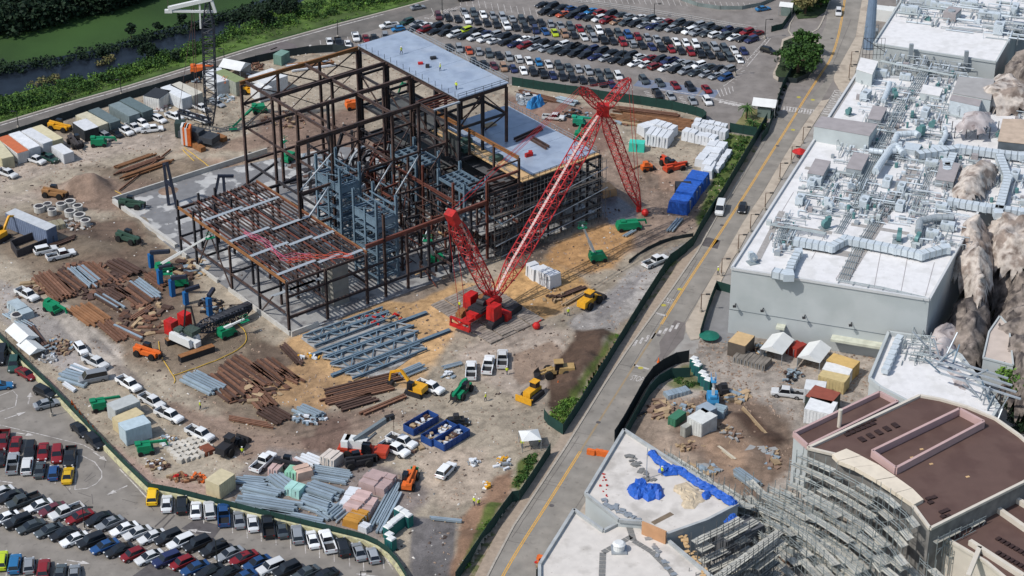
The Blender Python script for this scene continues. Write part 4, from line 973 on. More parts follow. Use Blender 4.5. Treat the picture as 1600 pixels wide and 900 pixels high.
def gpoly(*uvs):return [G(u,v)[:2] for u,v in uvs]
mb=MB();mb.prism(gpoly((-22,-17),(2,-17),(30,-10),(54,18),(54,51),(12,51),(12,52),(-22.8,52),(-22.8,8)),0.05,.22);struct('ground_slab',mb,slabm)
mb=MB();mb.prism(gpoly((-22,30),(26,30),(26,51.2),(-22,51.2)),0.2,.26);struct('clean_slab',mb,slabc)
def wallseg(a,b_,h,label,th=.35,m=None,name='concrete_wall'):
 p=G(*a);q=G(*b_);mb=MB();cx,cy=(p[0]+q[0])/2,(p[1]+q[1])/2
 mb.beam((p[0] -cx,p[1] -cy,h/2),(q[0] -cx,q[1] -cy,h/2),th,h)
 return one(name,mb,m or conc_w,label,'wall',(cx,cy,0.0))
wallseg((-22,-17),(-22,8.5),1.0,'long low pale concrete foundation wall at left of slab',.7)
wallseg((-22,-17.2),(16,-17.2),1.3,'long low grey concrete wall behind the slab under crane')
wallseg((-22.8,12),(-22.8,14),1.2,'short grey concrete block end at the blue stub columns')
wallseg((-23,30),(-23,51.5),1.0,'pale foundation wall under left side of low frame')
wallseg((-23,52),(-17,52),1.2,'pale foundation corner under the front left column')
wallseg((-23,17),(-23,26),.9,'low white wall beside the white crawler crane')
F=thing('steel_building_frame','large rusty steel building frame under construction with open trusses and metal decks','building frame',G(0,0))
ox,oy=O2
NP={'column':0,'beam':0}
def GL(u,v,h):g=G(u,v,h);return (g[0] -ox,g[1] -oy,h)
def col_(u,v,h0,h1,m=rust,w=.42,par=None,nm='column'):
 mb=MB();mb.ibeam(GL(u,v,h0),GL(u,v,h1),w,w,.07);return obj(nm,mb,m,par or F)
def bm(a,b_,m=rust,w=.35,h=.55,par=None,nm='beam'):
 mb=MB();mb.ibeam(GL(*a),GL(*b_),w,h,.06);return obj(nm,mb,m,par or F)
def br(a,b_,m=rust,w=.22,par=None,nm='brace'):
 mb=MB();mb.beam(GL(*a),GL(*b_),w);return obj(nm,mb,m,par or F)
H1=27.3
# upper open frame
for v,u0,u1 in ((.5,0.0,29),(10.5,1,29),(19.5,1,29),(31.5,-6.8,29)):
 bm((u0,v,H1),(u1,v,H1),rustor if v<1 else rust,.45,.8)
for u in (1.2,15.6):
 bm((u,.5,H1 -.02),(u,31.5,H1 -.02),rust,.4,.6)
for v in (.5,):
 for h in (22.5,17.0,9.5):
  bm((0,v,h),(29,v,h),rust,.35,.5)
for v in (10.5,):bm((1,v,22.5),(29,v,22.5))
for u in (0.2,9.6,19.3,28.8):
 col_(u,.5 if u != 9.6 else -.5,0.2,H1 -.4,rust,.5)
for (u,v,h0,h1) in ((1.2,10.5,0.2,27),(15.6,10.5,.2,27),(28.8,10.5,.2,27),(28.8,19.5,.2,27),(1.2,19.5,0.2,27),(15.6,19.5,.2,27),(8.5,19.5,.2,27),(22,19.5,.2,27),(15.6,31.5,14,27),(28.8,31.5,14,27),(1.2,31.5,0.2,27),(-6.8,31.5,.2,27),(22,31.5,.2,27)):
 col_(u,v,h0,h1,rust if (u+v) % 2 else dsteel,.5)
for (u,v) in ((.2,.5),(9.6,.5),(19.3,.5)):
 br((u,v,22.5),(u+9.3,v,H1 -.4));br((u,v,H1 -.4),(u+9.3,v,22.5));
 br((u,v,17),(u+9.3,v,22.5),w=.16);br((u,v,22.5),(u+9.3,v,17),w=.16)
for v in (19.5,31.5):
 for u in (1.2,8.5,15.6,22):
  bm((u,v,17),(u+7,v,17),rust,.3,.45);bm((u,v,9),(u+7,v,9),rust,.3,.45)
  if v>20 or u>8:br((u,v,9),(u+7,v,17),lsteel if v>20 and u<16 else rust,.22)
for u in (1.2,15.6,28.8):
 for v0,v1 in ((.5,10.5),(10.5,19.5),(19.5,31.5)):
  bm((u,v0,16.8),(u,v1,16.8),rust,.3,.45);bm((u,v0,8.8),(u,v1,8.8),dsteel,.3,.45)
br((1.2,31.5,9),(8.5,31.5,14),lsteel,.3);br((-6.8,31.5,9),(1.2,31.5,17),lsteel,.3);br((-6.8,31.5,17),(1.2,31.5,23),lsteel,.2)
bm((-6.8,31.5,16.5),(1.2,31.5,16.5));bm((-6.8,31.5,9),(1.2,31.5,9))
# curved and round members at the centre of the frame
for k in range(3):
 pts=[]
 for j in range(13):
  a=math.pi*(.1+1.2*j/12);pts.append(GL(19+4.0*math.cos(a)+k*.8,16+k*2.2,8+5.2*math.sin(a)))
 obj('curved_rail',MB().path(pts,.26,7),[lsteel,dsteel,rustred][k],F)
for (a,b_) in (((14,8,1),(20,8,15)),((20,8,1),(14,10,15)),((16,14,1),(22,12,13)),((24,14,1),(19,14,12)),((10,14,.5),(14,12,13)),((11,20,.5),(16,22,13)),((12,6,.3),(12,6,14)),((18,5,.3),(18,5,14)),((23,6,.3),(23,6,12))):
 br(a,b_,dsteel,.6)
# roof deck, high
roof=MB();
deck=thing('roof_deck','pale blue grey metal roof deck on top of the steel frame, farther one','roof deck',G(35,17))
def RL(u,v,h,c=(35,17)):g=G(u,v);k=G(*c);return (g[0] -k[0],g[1] -k[1],h)
for k in range(7):
 v0=.2+k*5.0
 mb=MB();mb.prism([RL(29.2,v0+.02,0)[:2],RL(42,v0+.02,0)[:2],RL(42,v0+4.98,0)[:2],RL(29.2,v0+4.98,0)[:2]],H1+.42,H1+.62+(k % 2)*.012);obj('deck_sheet',mb,deckm,deck)
def guard(parent,a,b_,z,c,side=1,h=1.1,n=None,m=galv):
 L__=math.hypot(b_[0] -a[0],b_[1] -a[1]);n=n or int(L__/2.4)
 mb=MB()
 for zz in (h,h*.5):mb.beam(RL(a[0],a[1],z+zz,c),RL(b_[0],b_[1],z+zz,c),.07)
 obj('guard_rail',mb,m,parent)
 for k in range(n+1):
  t=k/n;q=RL(a[0]+(b_[0] -a[0])*t,a[1]+(b_[1] -a[1])*t,z,c);obj('rail_post',MB().tube(q,(q[0],q[1],z+h+.05),.05,5),m,parent)
guard(deck,(42.0,0.3),(42.0,35),H1+.6,(35,17),n=26)
guard(deck,(29.3,35),(42,35.1),H1+.6,(35,17),n=6,m=post_m,h=.9)
for k in range(16):
 q=RL(29.3,1+k*2.2,H1,(35,17));obj('rail_post',MB().tube(q,(q[0],q[1],H1+1.7),.05,5),post_m,deck)
for u in (29.5,35.5,41.7):
 bm((u,.3,H1 -.1),(u,35,H1 -.1),rust,.4,.8)
 for v in (.6,10.5,19.5,27,34.8):col_(u,v,.2 if v<30 or u>40 else 14,H1 -.4,rust if u>40 else dsteel,.5)
for v in (.5,10.5,19.5,27,34.8):
 bm((29.5,v,H1 -.12),(41.7,v,H1 -.12),rust,.4,.7);
 for h in (21,14,7):bm((29.5,v,h),(41.7,v,h),dsteel,.35,.5)
for u in (41.7,29.5):
 for h in (21,14,7):bm((u,.6,h),(u,34.8,h),dsteel,.35,.5)
for v0,v1 in ((.6,10.5),(10.5,19.5),(19.5,27),(27,34.8)):br((41.7,v0,14),(41.7,v1,21),rust,.25);br((29.5,v0,21),(29.5,v1,14),rust,.25)
br((29.5,34.8,21),(35.5,34.8,27),rust,.25);br((41.7,34.8,21),(35.5,34.8,27),rust,.25)
# open bay left of the near corner of the high roof, with joists and a pale curb
for k in range(6):bm((23,30.4+k*1.0 -.4,H1 -.05),(29.2,30.4+k*1.0 -.4,H1 -.05),rustred,.15,.25)
bm((22.5,35.6,H1+.05),(29.2,35.6,H1+.05),lsteel,.5,.3);bm((22.5,30,H1+.0),(22.5,36,H1+.0),rust,.3,.5)
# lower roof deck
H2=14.6
deck2=thing('roof_deck','pale blue grey metal deck behind the red crane boom, nearer and lower one','roof deck',G(45,35))
for k in range(6):
 v0=20.6+k*4.9;u0=36.2
 mb=MB();mb.prism([RL(u0,v0+.02,0,(45,35))[:2],RL(53,v0+.02,0,(45,35))[:2],RL(53,v0+4.88,0,(45,35))[:2],RL(u0,v0+4.88,0,(45,35))[:2]],H2 -.2,H2+(k % 2)*.012);obj('deck_sheet',mb,deckm,deck2)
for k in range(8):
 v0=20.6+k*3.68
 mb=MB();mb.prism([RL(33.0,v0+.03,0,(45,35))[:2],RL(36.17,v0+.03,0,(45,35))[:2],RL(36.17,v0+3.62,0,(45,35))[:2],RL(33.0,v0+3.62,0,(45,35))[:2]],H2 -.25,H2 -.05);obj('plywood_sheet',mb,ply,deck2)
guard(deck2,(53,20.6),(53,50),H2,(45,35),n=22)
mb=MB();mb.prism([RL(33,50.05,0,(45,35))[:2],RL(53,50.05,0,(45,35))[:2],RL(53,51.0,0,(45,35))[:2],RL(33,51.0,0,(45,35))[:2]],H2 -.3,H2 -.08);obj('edge_board',mb,ply,deck2)
guard(deck2,(33,51),(53,51),H2,(45,35),n=14,m=post_m,h=.8)
guard(deck2,(33.1,20.6),(33.1,50),H2,(45,35),n=12,m=galv,h=.9)
# facade below the deck
for u in np.arange(26,54,3.4):
 for h0,h1 in ((.1,H2 -.3),):col_(float(u),51,h0,h1,dsteel if int(u) % 2 else rust,.38)
for h in (2.8,5.6,8.4,11.2,14.1):
 bm((24,51,h),(53,51,h),dsteel,.35,.45);bm((24,45,h),(53,45,h),dsteel,.35,.4)
 bm((53,21,h),(53,51,h),dsteel,.35,.45)
for v in (21,27,33,39,45,51):col_(53,v,.1,H2 -.3,dsteel,.4)
for u in np.arange(36,54,5.6):
 for v in (24,33,42):col_(float(u),v,.1,H2 -.3,dsteel,.4)
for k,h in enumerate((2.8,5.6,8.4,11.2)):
 mb=MB();mb.prism([GL(33,22,0)[:2],GL(52.6,22,0)[:2],GL(52.6,44.5,0)[:2],GL(33,44.5,0)[:2]],h+.25,h+.4);obj('floor_deck',mb,mat('dim_floor',S(96,98,102),.8,var=.2),F)  # floors coloured dark to give the shade behind the facade
# scaffold in front of the facade
scf=thing('facade_scaffold','grey tube scaffold in front of the dark lower deck facade','scaffold',G(40,52.5))
def SL(u,v,h,c=(40,52.5)):return RL(u,v,h,c)
for k in range(17):
 u=24.5+k*1.8
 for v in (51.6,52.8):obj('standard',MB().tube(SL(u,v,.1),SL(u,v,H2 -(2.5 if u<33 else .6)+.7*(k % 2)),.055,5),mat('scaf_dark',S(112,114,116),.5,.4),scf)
for h in np.arange(1.9,14,1.95):
 for v in (51.6,52.8):obj('ledger',MB().tube(SL(24.4,v,float(h)),SL(53.4,v,float(h)),.055,5),mat('scaf_dark'),scf)
for k in range(5):
 h=1.9+k*1.95
 mb=MB();mb.prism([SL(24.6,51.7,0)[:2],SL(53,51.7,0)[:2],SL(53,52.4,0)[:2],SL(24.6,52.4,0)[:2]],h+.05,h+.12);obj('platform',mb,mat('scaf_board',S(110,104,98),.8,var=.2),scf)
for (a,b_) in (((24.6,53,3.6),(53.6,53,7.6)),((24.6,53,8.0),(53.6,53,12.2)),((26,53,.8),(52,53,3.6))):obj('sloping_rail',MB().tube(SL(*a),SL(*b_),.1,6),galv,scf)
for k in range(9):
 u=25+k*3.2;obj('diagonal',MB().tube(SL(u,52.9,.2+(k % 2)*5),SL(u+3.2,52.9,6+(k % 2)*5),.05,5),mat('scaf_dark'),scf)
# open bay between (floor at 5 m, no roof)
mb=MB();mb.prism([GL(23,38,0)[:2],GL(33,38,0)[:2],GL(33,50.5,0)[:2],GL(23,50.5,0)[:2]],5.4,5.7);obj('floor_deck',mb,slabc,F)
# yellow rusty top beam over the plywood strip
bm((32,20,20),(32,51,20),rustor,.45,.7)
for v in (27,35,43,51):col_(32,v,14.6 if v<50 else .1,20,rust,.4)
bm((24,51,17.2),(32,51,17.2),rustred,.35,.5);col_(24,51,.1,17.4,rustred,.45);bm((24,51,19.6),(32,51,19.6),rust,.2,.3)
for k in range(5):bm((24.3,51,15.6 -k*1.1),(31.8,51,15.6 -k*1.1),rust,.12,.2)
bm((29,20,19.9),(32,20,19.9));col_(29,20,.2,19.6);col_(32,20,14.6,19.6)
# front line (v=51) with the long diagonal-looking red beam
for u in (-22.8,-14.2,-5.0,-.7,4.6,9.7,14.9,20):
 col_(u,51,.2,{-22.8:11,-14.2:11,-5.0:11,-.7:18,4.6:12.2}.get(u,12.6),rust if u<5 else dsteel,.45)
bm((-5,51,12.6),(24,51,12.9),rustred,.45,.8);bm((-22.8,51,3.6),(-5,51,3.6),rust,.4,.5);bm((-5,51,3.2),(24,51,3.4),dsteel,.35,.5);bm((-22.8,51,8.0),(-5,51,8.0),rust,.35,.4);bm((-5,51,8.0),(24,51,8.2),dsteel,.3,.4)
# low frame: joists on girders
LF=thing('low_steel_frame','low rusty steel frame with many parallel joists and pale deck strips','building frame',G(-14,31))
def LL(u,v,h):return RL(u,v,h,(-14,31))
def lbm(a,b_,m=rust,w=.3,h=.5,nm='beam'):mb=MB();mb.ibeam(LL(*a),LL(*b_),w,h,.05);return obj(nm,mb,m,LF)
H3=11.0
for v in (12,22,31.5,41,50.6):lbm((-22.8,v,H3 -.4),(-4.5,v,H3 -.4),rust)
lbm((-22.8,11,8),(6,11,8),dsteel,.35,.6)
for k in range(22):
 u=-22.6+k*.86;m_=(rust,rustred,dsteel,rust)[k % 4];v0=12 if k>3 else 14
 mb=MB();mb.beam(LL(u,v0,H3),LL(u,50.4,H3),.16,.34);obj('joist',mb,m_,LF)
for u in (-22.8,-4.5):lbm((u,12,H3+.05),(u,50.6,H3+.05),rustor,.3,.5)
for v0,u0,u1 in ((20.5,-22,-13),(21.3,-14,-5),(31,-22.5,-13.5),(31.9,-13.5,-5),(38.4,-22.8,-14),(39.2,-14.5,-9),(40.0,-9.5,-4.2),(47.6,-22.6,-14),(48.4,-14,-9),(49.6,-9,-4.0)):
 mb=MB();mb.beam(LL(u0,v0,H3+.24),LL(u1,v0 -.3,H3+.24),.8,.06);obj('deck_strip',mb,lsteel,LF)
for u in (-22.8,-18,-14.2,-9.5,-4.8):
 for v in (12,18,31,41):
  mb=MB();mb.ibeam(LL(u,v,.2),LL(u,v,H3 -.6+(2.2 if (v<19 and u<-14) else 0)),.4,.4,.07);obj('column',mb,dsteel if (v+u) % 3<1.5 else rust,LF)
for v in (12,22,31,41):lbm((-22.8,v,4.4),(-4.5,v,4.4),dsteel,.3,.4)
for u in (-22.8,-14,-4.5):lbm((u,12,4.3),(u,50,4.3),rust,.3,.4)
for k in range(4):
 mb=MB();mb.beam(LL(-22+k*2,44+(k % 2)*2.4,4.8),LL(-12+k*2,44+(k % 2)*2.4,4.8),.8,.08);obj('deck_strip',mb,lsteel,LF)
for (a,b_) in (((-22.8,18,.3),(-22.8,24,10)),((-22.8,31,.3),(-22.8,24,10)),((-22.8,41,.3),(-22.8,46,6)),((-18,12,.3),(-14.2,12,8)),((-9.5,12,8),(-4.8,12,.3))):
 mb=MB();mb.beam(LL(*a),LL(*b_),.22);obj('brace',mb,rust,LF)
one('concrete_stair_core',MB().box(0,0,0,3.6,3.2,8.6,R(38.5)).box(-2.4,-.3,2.2,1.2,.12,2.6,R(38.5)),mat('core_concrete',S(146,144,138),.85,var=.1,scale=.8),'pale concrete block core standing under front of low frame','stair core',G(-9,46.5,.2))
# pink safety netting sagging from the low frame
def net(pts,label,col,name='safety_net'):
 mb=MB();base=pts[0]
 n=14
 for s in range(5):
  q=[]
  for i in range(n+1):
   t=i/n;k=t*(len(pts) -1);j=min(len(pts) -2,int(k));f=k -j
   p=[pts[j][m_]+(pts[j+1][m_] -pts[j][m_])*f -base[m_] for m_ in range(3)]
   q.append((p[0]+math.sin(i*1.9+s)*.25,p[1]+s*.35*(1 -.3*math.sin(i)),p[2] -.35*abs(math.sin(i*.8+s))+s*.08))
  mb.path(q,.045,4)
 return one(name,mb,mat(name+str(col),S(*col),.8),label,'net',base)
net([(*G(-19,30,11.6)[:2],11.6),(*G(-18,36,11.5)[:2],11.5),(*G(-19,44,11.6)[:2],11.6),(*G(-14,46,11.6)[:2],11.6)],'pink safety lines lying over the joists of low frame',(196,92,120))
net([(*G(-19,45,11.6)[:2],11.6),(*G(-14,47,11.6)[:2],11.6),(*G(-8,51,11.6)[:2],11.6)],'orange red safety lines at front edge of low frame',(214,92,70))
# blue grey stair and lift towers
def tower(u0,v0,du,dv,h,label,seed):
 t=thing('steel_tower',label,'steel tower',G(u0+du/2,v0+dv/2));c=(u0+du/2,v0+dv/2);rgt=random.Random(seed)
 for u in (u0,u0+du):
  for v in (v0,v0+dv/2,v0+dv):
   mb=MB();mb.ibeam(RL(u,v,.2,c),RL(u,v,h+(1.6 if v != v0+dv/2 else -1),c),.48,.48,.08);obj('column',mb,bsteel,t)
 z=2.0
 while z<h:
  for u in (u0,u0+du):mb=MB();mb.ibeam(RL(u,v0,z,c),RL(u,v0+dv,z,c),.25,.6 if z>h -4 else .4);obj('beam',mb,bsteel,t)
  for v in (v0,v0+dv):mb=MB();mb.ibeam(RL(u0,v,z,c),RL(u0+du,v,z,c),.25,.4);obj('beam',mb,bsteel,t)
  for k in range(5):
   v=v0+dv*(k+.5)/5;mb=MB();mb.beam(RL(u0,v,z,c),RL(u0+du,v,z,c),.16,.24);obj('cross_member',mb,bsteel,t)
  mb=MB();mb.beam(RL(u0,v0,z,c),RL(u0,v0+dv,min(h,z+3.2),c),.14);mb.beam(RL(u0+du,v0+dv,z,c),RL(u0,v0+dv,min(h,z+3.2),c),.14);mb.beam(RL(u0+du,v0,z,c),RL(u0+du,v0+dv,min(h,z+3.2),c),.14);obj('brace',mb,bsteel,t)
  z+=2.5
 for z in (h -3.4,):
  for (a,b_) in (((u0,v0),(u0,v0+dv)),((u0,v0+dv),(u0+du,v0+dv))):mb=MB();mb.beam(RL(*a,z,c),RL(*b_,z,c),.12,1.2);obj('plate_girder',mb,bsteel,t)
 for z in (h -5.4,h -10.4):mb=MB();mb.prism([RL(u0+.1,v0+.1,0,c)[:2],RL(u0+du -.1,v0+.1,0,c)[:2],RL(u0+du -.1,v0+dv*.8,0,c)[:2],RL(u0+.1,v0+dv*.8,0,c)[:2]],z -.05,z);obj('grating',mb,mat('tower_grating',S(84,102,116),.7,.1,var=.25,scale=4),t)
 for k in range(3):mb=MB();mb.beam(RL(u0+du*(k+.5)/3,v0,h -.2,c),RL(u0+du*(k+.5)/3,v0+dv,h -.2,c),.16,.24);obj('cross_member',mb,bsteel,t)
 for q in range(26):
  u=u0+rgt.random()*du;v=v0+rgt.random()*dv;z=rgt.uniform(1,h -2);mb=MB();mb.beam(RL(u,v,z,c),RL(u+rgt.uniform(-2,2),v+rgt.uniform(-2,2),z+rgt.uniform(-1,2),c),.13);obj('stair_piece',mb,bsteel if q % 3 else lsteel,t)
 return t
tower(.6,26.5,4.6,8.2,19.5,'left blue grey steel tower beside the rusty frame',3)
tower(.6,39.2,4.6,7.6,17.0,'right blue grey steel tower rising in front of rusty frame',4)
mb=MB()
for k in range(2):mb.beam((0,0,0),G(2.9 -2.9,0)[:2]+(0,),.1) if False else None
# blue grey equipment platforms in front of the plywood strip
def plat(u0,v0,du,dv,h,label):
 t=thing('steel_platform',label,'steel platform',G(u0+du/2,v0+dv/2));c=(u0+du/2,v0+dv/2)
 for k in range(8):mb=MB();mb.beam(RL(u0,v0+dv*k/7,h,c),RL(u0+du,v0+dv*k/7,h,c),.22,.4);obj('cross_beam',mb,bsteel,t)
 for k in range(4):mb=MB();mb.beam(RL(u0+du*k/3,v0,h+.1,c),RL(u0+du*k/3,v0+dv,h+.1,c),.26,.6);obj('main_beam',mb,bsteel,t)
 for u in (u0,u0+du):
  for v in (v0,v0+dv):mb=MB();mb.ibeam(RL(u,v,.2,c),RL(u,v,h+2.2,c),.5,.5,.08);obj('column',mb,bsteel,t)
 for z in (4,8):mb=MB();mb.beam(RL(u0,v0,z,c),RL(u0,v0+dv,z,c),.25,.4);mb.beam(RL(u0,v0+dv,z,c),RL(u0+du,v0+dv,z,c),.25,.4);mb.beam(RL(u0,v0,z,c),RL(u0,v0+dv,z+3.5,c),.16);obj('brace',mb,bsteel,t)
 return t
plat(21.6,22.5,5.6,8.4,13.2,'blue grey grid platform beside the plywood strip, upper left one')
plat(22.6,37.0,5.4,8.6,13.0,'blue grey grid platform beside the plywood strip, lower right one')
bm((19.5,18,12.4),(19.5,47,12.4),rustred,.4,.6)
for v in (18,26,31,36,46):col_(19.5,v,.2,16.5 if v>20 else 12.2,rust if v % 2 else rustred,.42)
# dense tangle of members inside the frame
rgs=random.Random(9)
cnt=0
for u in np.arange(8.5,32,3.6):
 for v in np.arange(14,50,5.0):
  uu,vv=u+rgs.uniform(-1,1),v+rgs.uniform(-1.2,1.2)
  if 21<uu<28 and rgs.random()<.5:continue
  h=rgs.choice((5,8,9,10,12.5)) if uu>12 else rgs.choice((4,6,8));m_=rgs.choice((rust,rustred,dsteel,dsteel,rust))
  col_(uu,vv,.2,h,m_,.36)
  if rgs.random()<.8:bm((uu,vv,h -.5),(uu+4,vv,h -.5+rgs.uniform(-.3,.3)),m_,.28,.42)
  if rgs.random()<.8:bm((uu,vv,h -1.0),(uu,vv+5,h -1.0),m_,.28,.42)
  if rgs.random()<.6:br((uu,vv,.5),(uu+4,vv+rgs.uniform(-2,2),h -.8),rgs.choice((rust,dsteel,rustred,lsteel)),.18)
  if rgs.random()<.5:br((uu,vv+5,.5),(uu,vv,h -.8),rgs.choice((rust,dsteel,rustred)),.18)
for k in range(120):
 u,v,z=rgs.uniform(9,30),rgs.uniform(7,48),rgs.uniform(2,13);q=rgs.random();L_=rgs.uniform(3,7);m_=rgs.choice((rust,rustred,dsteel,dsteel,rust,bsteel,lsteel))
 if q<.4:br((u,v,z),(u+L_,v,z),m_,.2,nm='strut')
 elif q<.8:br((u,v,z),(u,v+L_,z),m_,.2,nm='strut')
 else:br((u,v,max(.3,z -4)),(u+rgs.uniform(-3,3),v+rgs.uniform(-3,3),z+1),m_,.16,nm='strut')
loose=thing('stacked_scaffold_parts','jumble of loose tubes and planks on slab inside the steel frame','scaffold parts',G(18,30))
for k in range(120):
 u=rgs.uniform(6,31);v=rgs.uniform(6,49);a=rgs.choice((0,90,90,0,30))+rgs.uniform(-8,8);l=rgs.uniform(1.5,5);z=rgs.uniform(.3,1.6)
 p=RL(u,v,z,(18,30));mb=MB();mb.beam(p,(p[0]+l*math.cos(R(a+38)),p[1]+l*math.sin(R(a+38)),z+rgs.uniform(-.2,.5)),rgs.choice((.1,.3,.5)),.12)
 obj('loose_piece',mb,rgs.choice((lsteel,dsteel,rustred,slabc,ply)),loose)
# dark panel and floors put in for the shade inside below the high roof
for (a,b_,h0,h1) in (((29.8,29),(29.8,34),14,19),):
 mb=MB();p,q=GL(*a,0),GL(*b_,0);mb.beam((p[0],p[1],(h0+h1)/2),(q[0],q[1],(h0+h1)/2),.15,h1 -h0);obj('shade_panel',mb,mat('dark_panel',S(70,74,74),.8,var=.1),F)
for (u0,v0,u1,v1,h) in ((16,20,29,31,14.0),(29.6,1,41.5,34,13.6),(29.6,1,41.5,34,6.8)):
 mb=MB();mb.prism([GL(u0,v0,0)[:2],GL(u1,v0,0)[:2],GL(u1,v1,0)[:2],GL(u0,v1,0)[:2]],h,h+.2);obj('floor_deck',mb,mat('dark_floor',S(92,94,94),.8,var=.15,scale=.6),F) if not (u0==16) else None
# dark-painted frames standing on the slab (raked props)
def props(label,pts,m,w=.55,name='raked_frame'):
 t=thing(name,label,'steel frame',P(*pts[0][0][:2]))
 b0=P(*pts[0][0][:2])
 for (a,b_) in pts:
  pa=P(a[0],a[1]);pb=P(b_[0],b_[1],b_[2]);za=a[2] if len(a)>2 else 0.2
  if len(a)>2:pa=P(a[0],a[1],a[2])
  mb=MB();mb.beam((pa[0] -b0[0],pa[1] -b0[1],za),(pb[0] -b0[0],pb[1] -b0[1],b_[2]),w);obj('leg',mb,m,t)
 return t
navy_st=mat('navy_steel',S(44,50,66),.6,.2,var=.15)
blue_st=mat('blue_painted_steel',S(36,106,168),.5,.1,var=.1)
props('tall dark paired props rising from the slab at left',[((264,322),(256,256,9.2)),((277,327),(261,255,10.2)),((256,256,9.2),(261,255,10.2)),((258,282,5.6),(268,290,5.2))],navy_st)
props('dark A shaped frame beside the tower crane column',[((331,331),(342,275,8)),((338,334),(333,308,3.8)),((352,316),(349,276,5.6)),((340,275,8),(365,275,7.6)),((333,309,3.6),(344,312,3.4))],navy_st)
for i,(bx,by,ty,ex,ey) in enumerate(((237,418,397,265,392),(251,446,421,268,414),(270,463,437,292,431),(291,476,456,312,446),(328,493,465,334,450))):
 p=P(bx,by);h=(by -ty)/(P_scale(by)*.87)
 t=thing('blue_stub_column',['leftmost blue stub column with dark bent top','blue stub column beside the white boom lift tip','blue stub column in front of the green lift','blue stub column by grey slab blocks','blue stub column nearest the white crane mast'][i],'column',p)
 obj('shaft',MB().box(0,0,0,.9,.9,h,R(38)),blue_st,t);e=P(ex,ey,h+1.0)
 obj('arm',MB().beam((0,0,h+.3),(e[0] -p[0],e[1] -p[1],h+.9),.7,.7),navy_st,t)
# ---------------- cranes and plant ----------------
redp=mat('crane_red',S(196,40,38),.55,.05,var=.22,scale=1.2,col2=S(168,44,42),thr=(.5,.65));redl=mat('crane_red_lattice',S(186,48,50),.55,.05,var=.14)
pinkish=mat('walkway_grey',S(196,172,166),.6,var=.1)
orangep=mat('orange_paint',S(226,112,48),.55,var=.14,scale=2);yelp=mat('plant_yellow',S(226,166,44),.5,var=.14,scale=2);grnp=mat('lift_green',S(22,134,92),.5,var=.1)
whp=mat('white_enamel',S(226,228,226),.45,var=.06);blkp=mat('plant_black',S(46,46,50),.6,var=.15);ropem=mat('wire_rope',S(90,70,70),.6)
crane_dark=mat('crane_dark',S(52,56,66),.55,.2,var=.15);rtrack=mat('rusty_track',S(150,104,66),.8,.1,var=.25,scale=2)
def plane_pt(px,py,base,dirn):
 p=R(PITCH);u=px -800;v=py -450;d=np.array([u,FPX*math.cos(p) -v*math.sin(p),-FPX*math.sin(p) -v*math.cos(p)])
 n=np.array([-dirn[1],dirn[0],0]);t=n.dot(np.array([base[0],base[1],0]) -CAM)/n.dot(d);return CAM+d*t
def lattice(p,q,w,bays,taper=.18,r=.09,rl=.045):
 """four chords with zigzag lacing, tapering at both ends"""
 p=np.array(p,float);q=np.array(q,float);d=q -p;l=np.linalg.norm(d);d /= l
 side=np.cross(d,[0,0,1.0]);side=side/np.linalg.norm(side) if np.linalg.norm(side)>.1 else np.array([1.0,0,0]);up=np.cross(side,d)
 ch=MB();la=MB();rings=[]
 for k in range(bays+1):
  t=k/bays;s=w/2*min(1,.3+.7*min(t,1 -t)/taper);c=p+d*l*t
  rings.append([c+side*s+up*s,c -side*s+up*s,c -side*s -up*s,c+side*s -up*s])
 for a,b_ in zip(rings[:-1],rings[1:]):
  for j in range(4):ch.tube(a[j],b_[j],r,5,caps=False)
 for k,(a,b_) in enumerate(zip(rings[:-1],rings[1:])):
  for j in range(4):
   j2=(j+1) % 4;la.tube(a[j],b_[j2],rl,4,caps=False) if k % 2 else la.tube(a[j2],b_[j],rl,4,caps=False)
   la.tube(a[j],a[j2],rl,4,caps=False)
 return ch,la,rings
def lat_part(t,base,p,q,w,bays,m,nm,m2=None,walk=None,**k):
 p=np.array(p) -base;q=np.array(q) -base;ch,la,rg_=lattice(p,q,w,bays,**k)
 o=obj(nm,ch,m,t);l_=obj('lacing',la,m2 or m,o)
 if walk:
  mb=MB()
  for a,b_ in zip(rg_[1:-2],rg_[2:-1]):mb.beam((a[0]+a[1])/2,(b_[0]+b_[1])/2,.5,.06)
  obj('walkway',mb,walk,o)
 return o
def tracks(t,L_,w,h,gap,m,c=(0,0)):
 for s in (-1,1):
  mb=MB();mb.add([(-L_/2+h*.35,-w/2,.0),(L_/2 -h*.35,-w/2,0),(L_/2,-w/2,h*.5),(L_/2 -h*.35,-w/2,h),(-L_/2+h*.35,-w/2,h),(-L_/2,-w/2,h*.5),
       (-L_/2+h*.35,w/2,.0),(L_/2 -h*.35,w/2,0),(L_/2,w/2,h*.5),(L_/2 -h*.35,w/2,h),(-L_/2+h*.35,w/2,h),(-L_/2,w/2,h*.5)],
       [(0,1,2,3,4,5),(11,10,9,8,7,6)]+[(k,k+6,(k+1) % 6+6,(k+1) % 6) for k in range(6)])
  for k in range(int(L_/.45)):mb.box(-L_/2+.4+k*.45,0,h -.02,.22,w+.06,.08)
  o=obj('track',mb,m,t);o.location=(c[0],c[1]+s*gap/2,0)
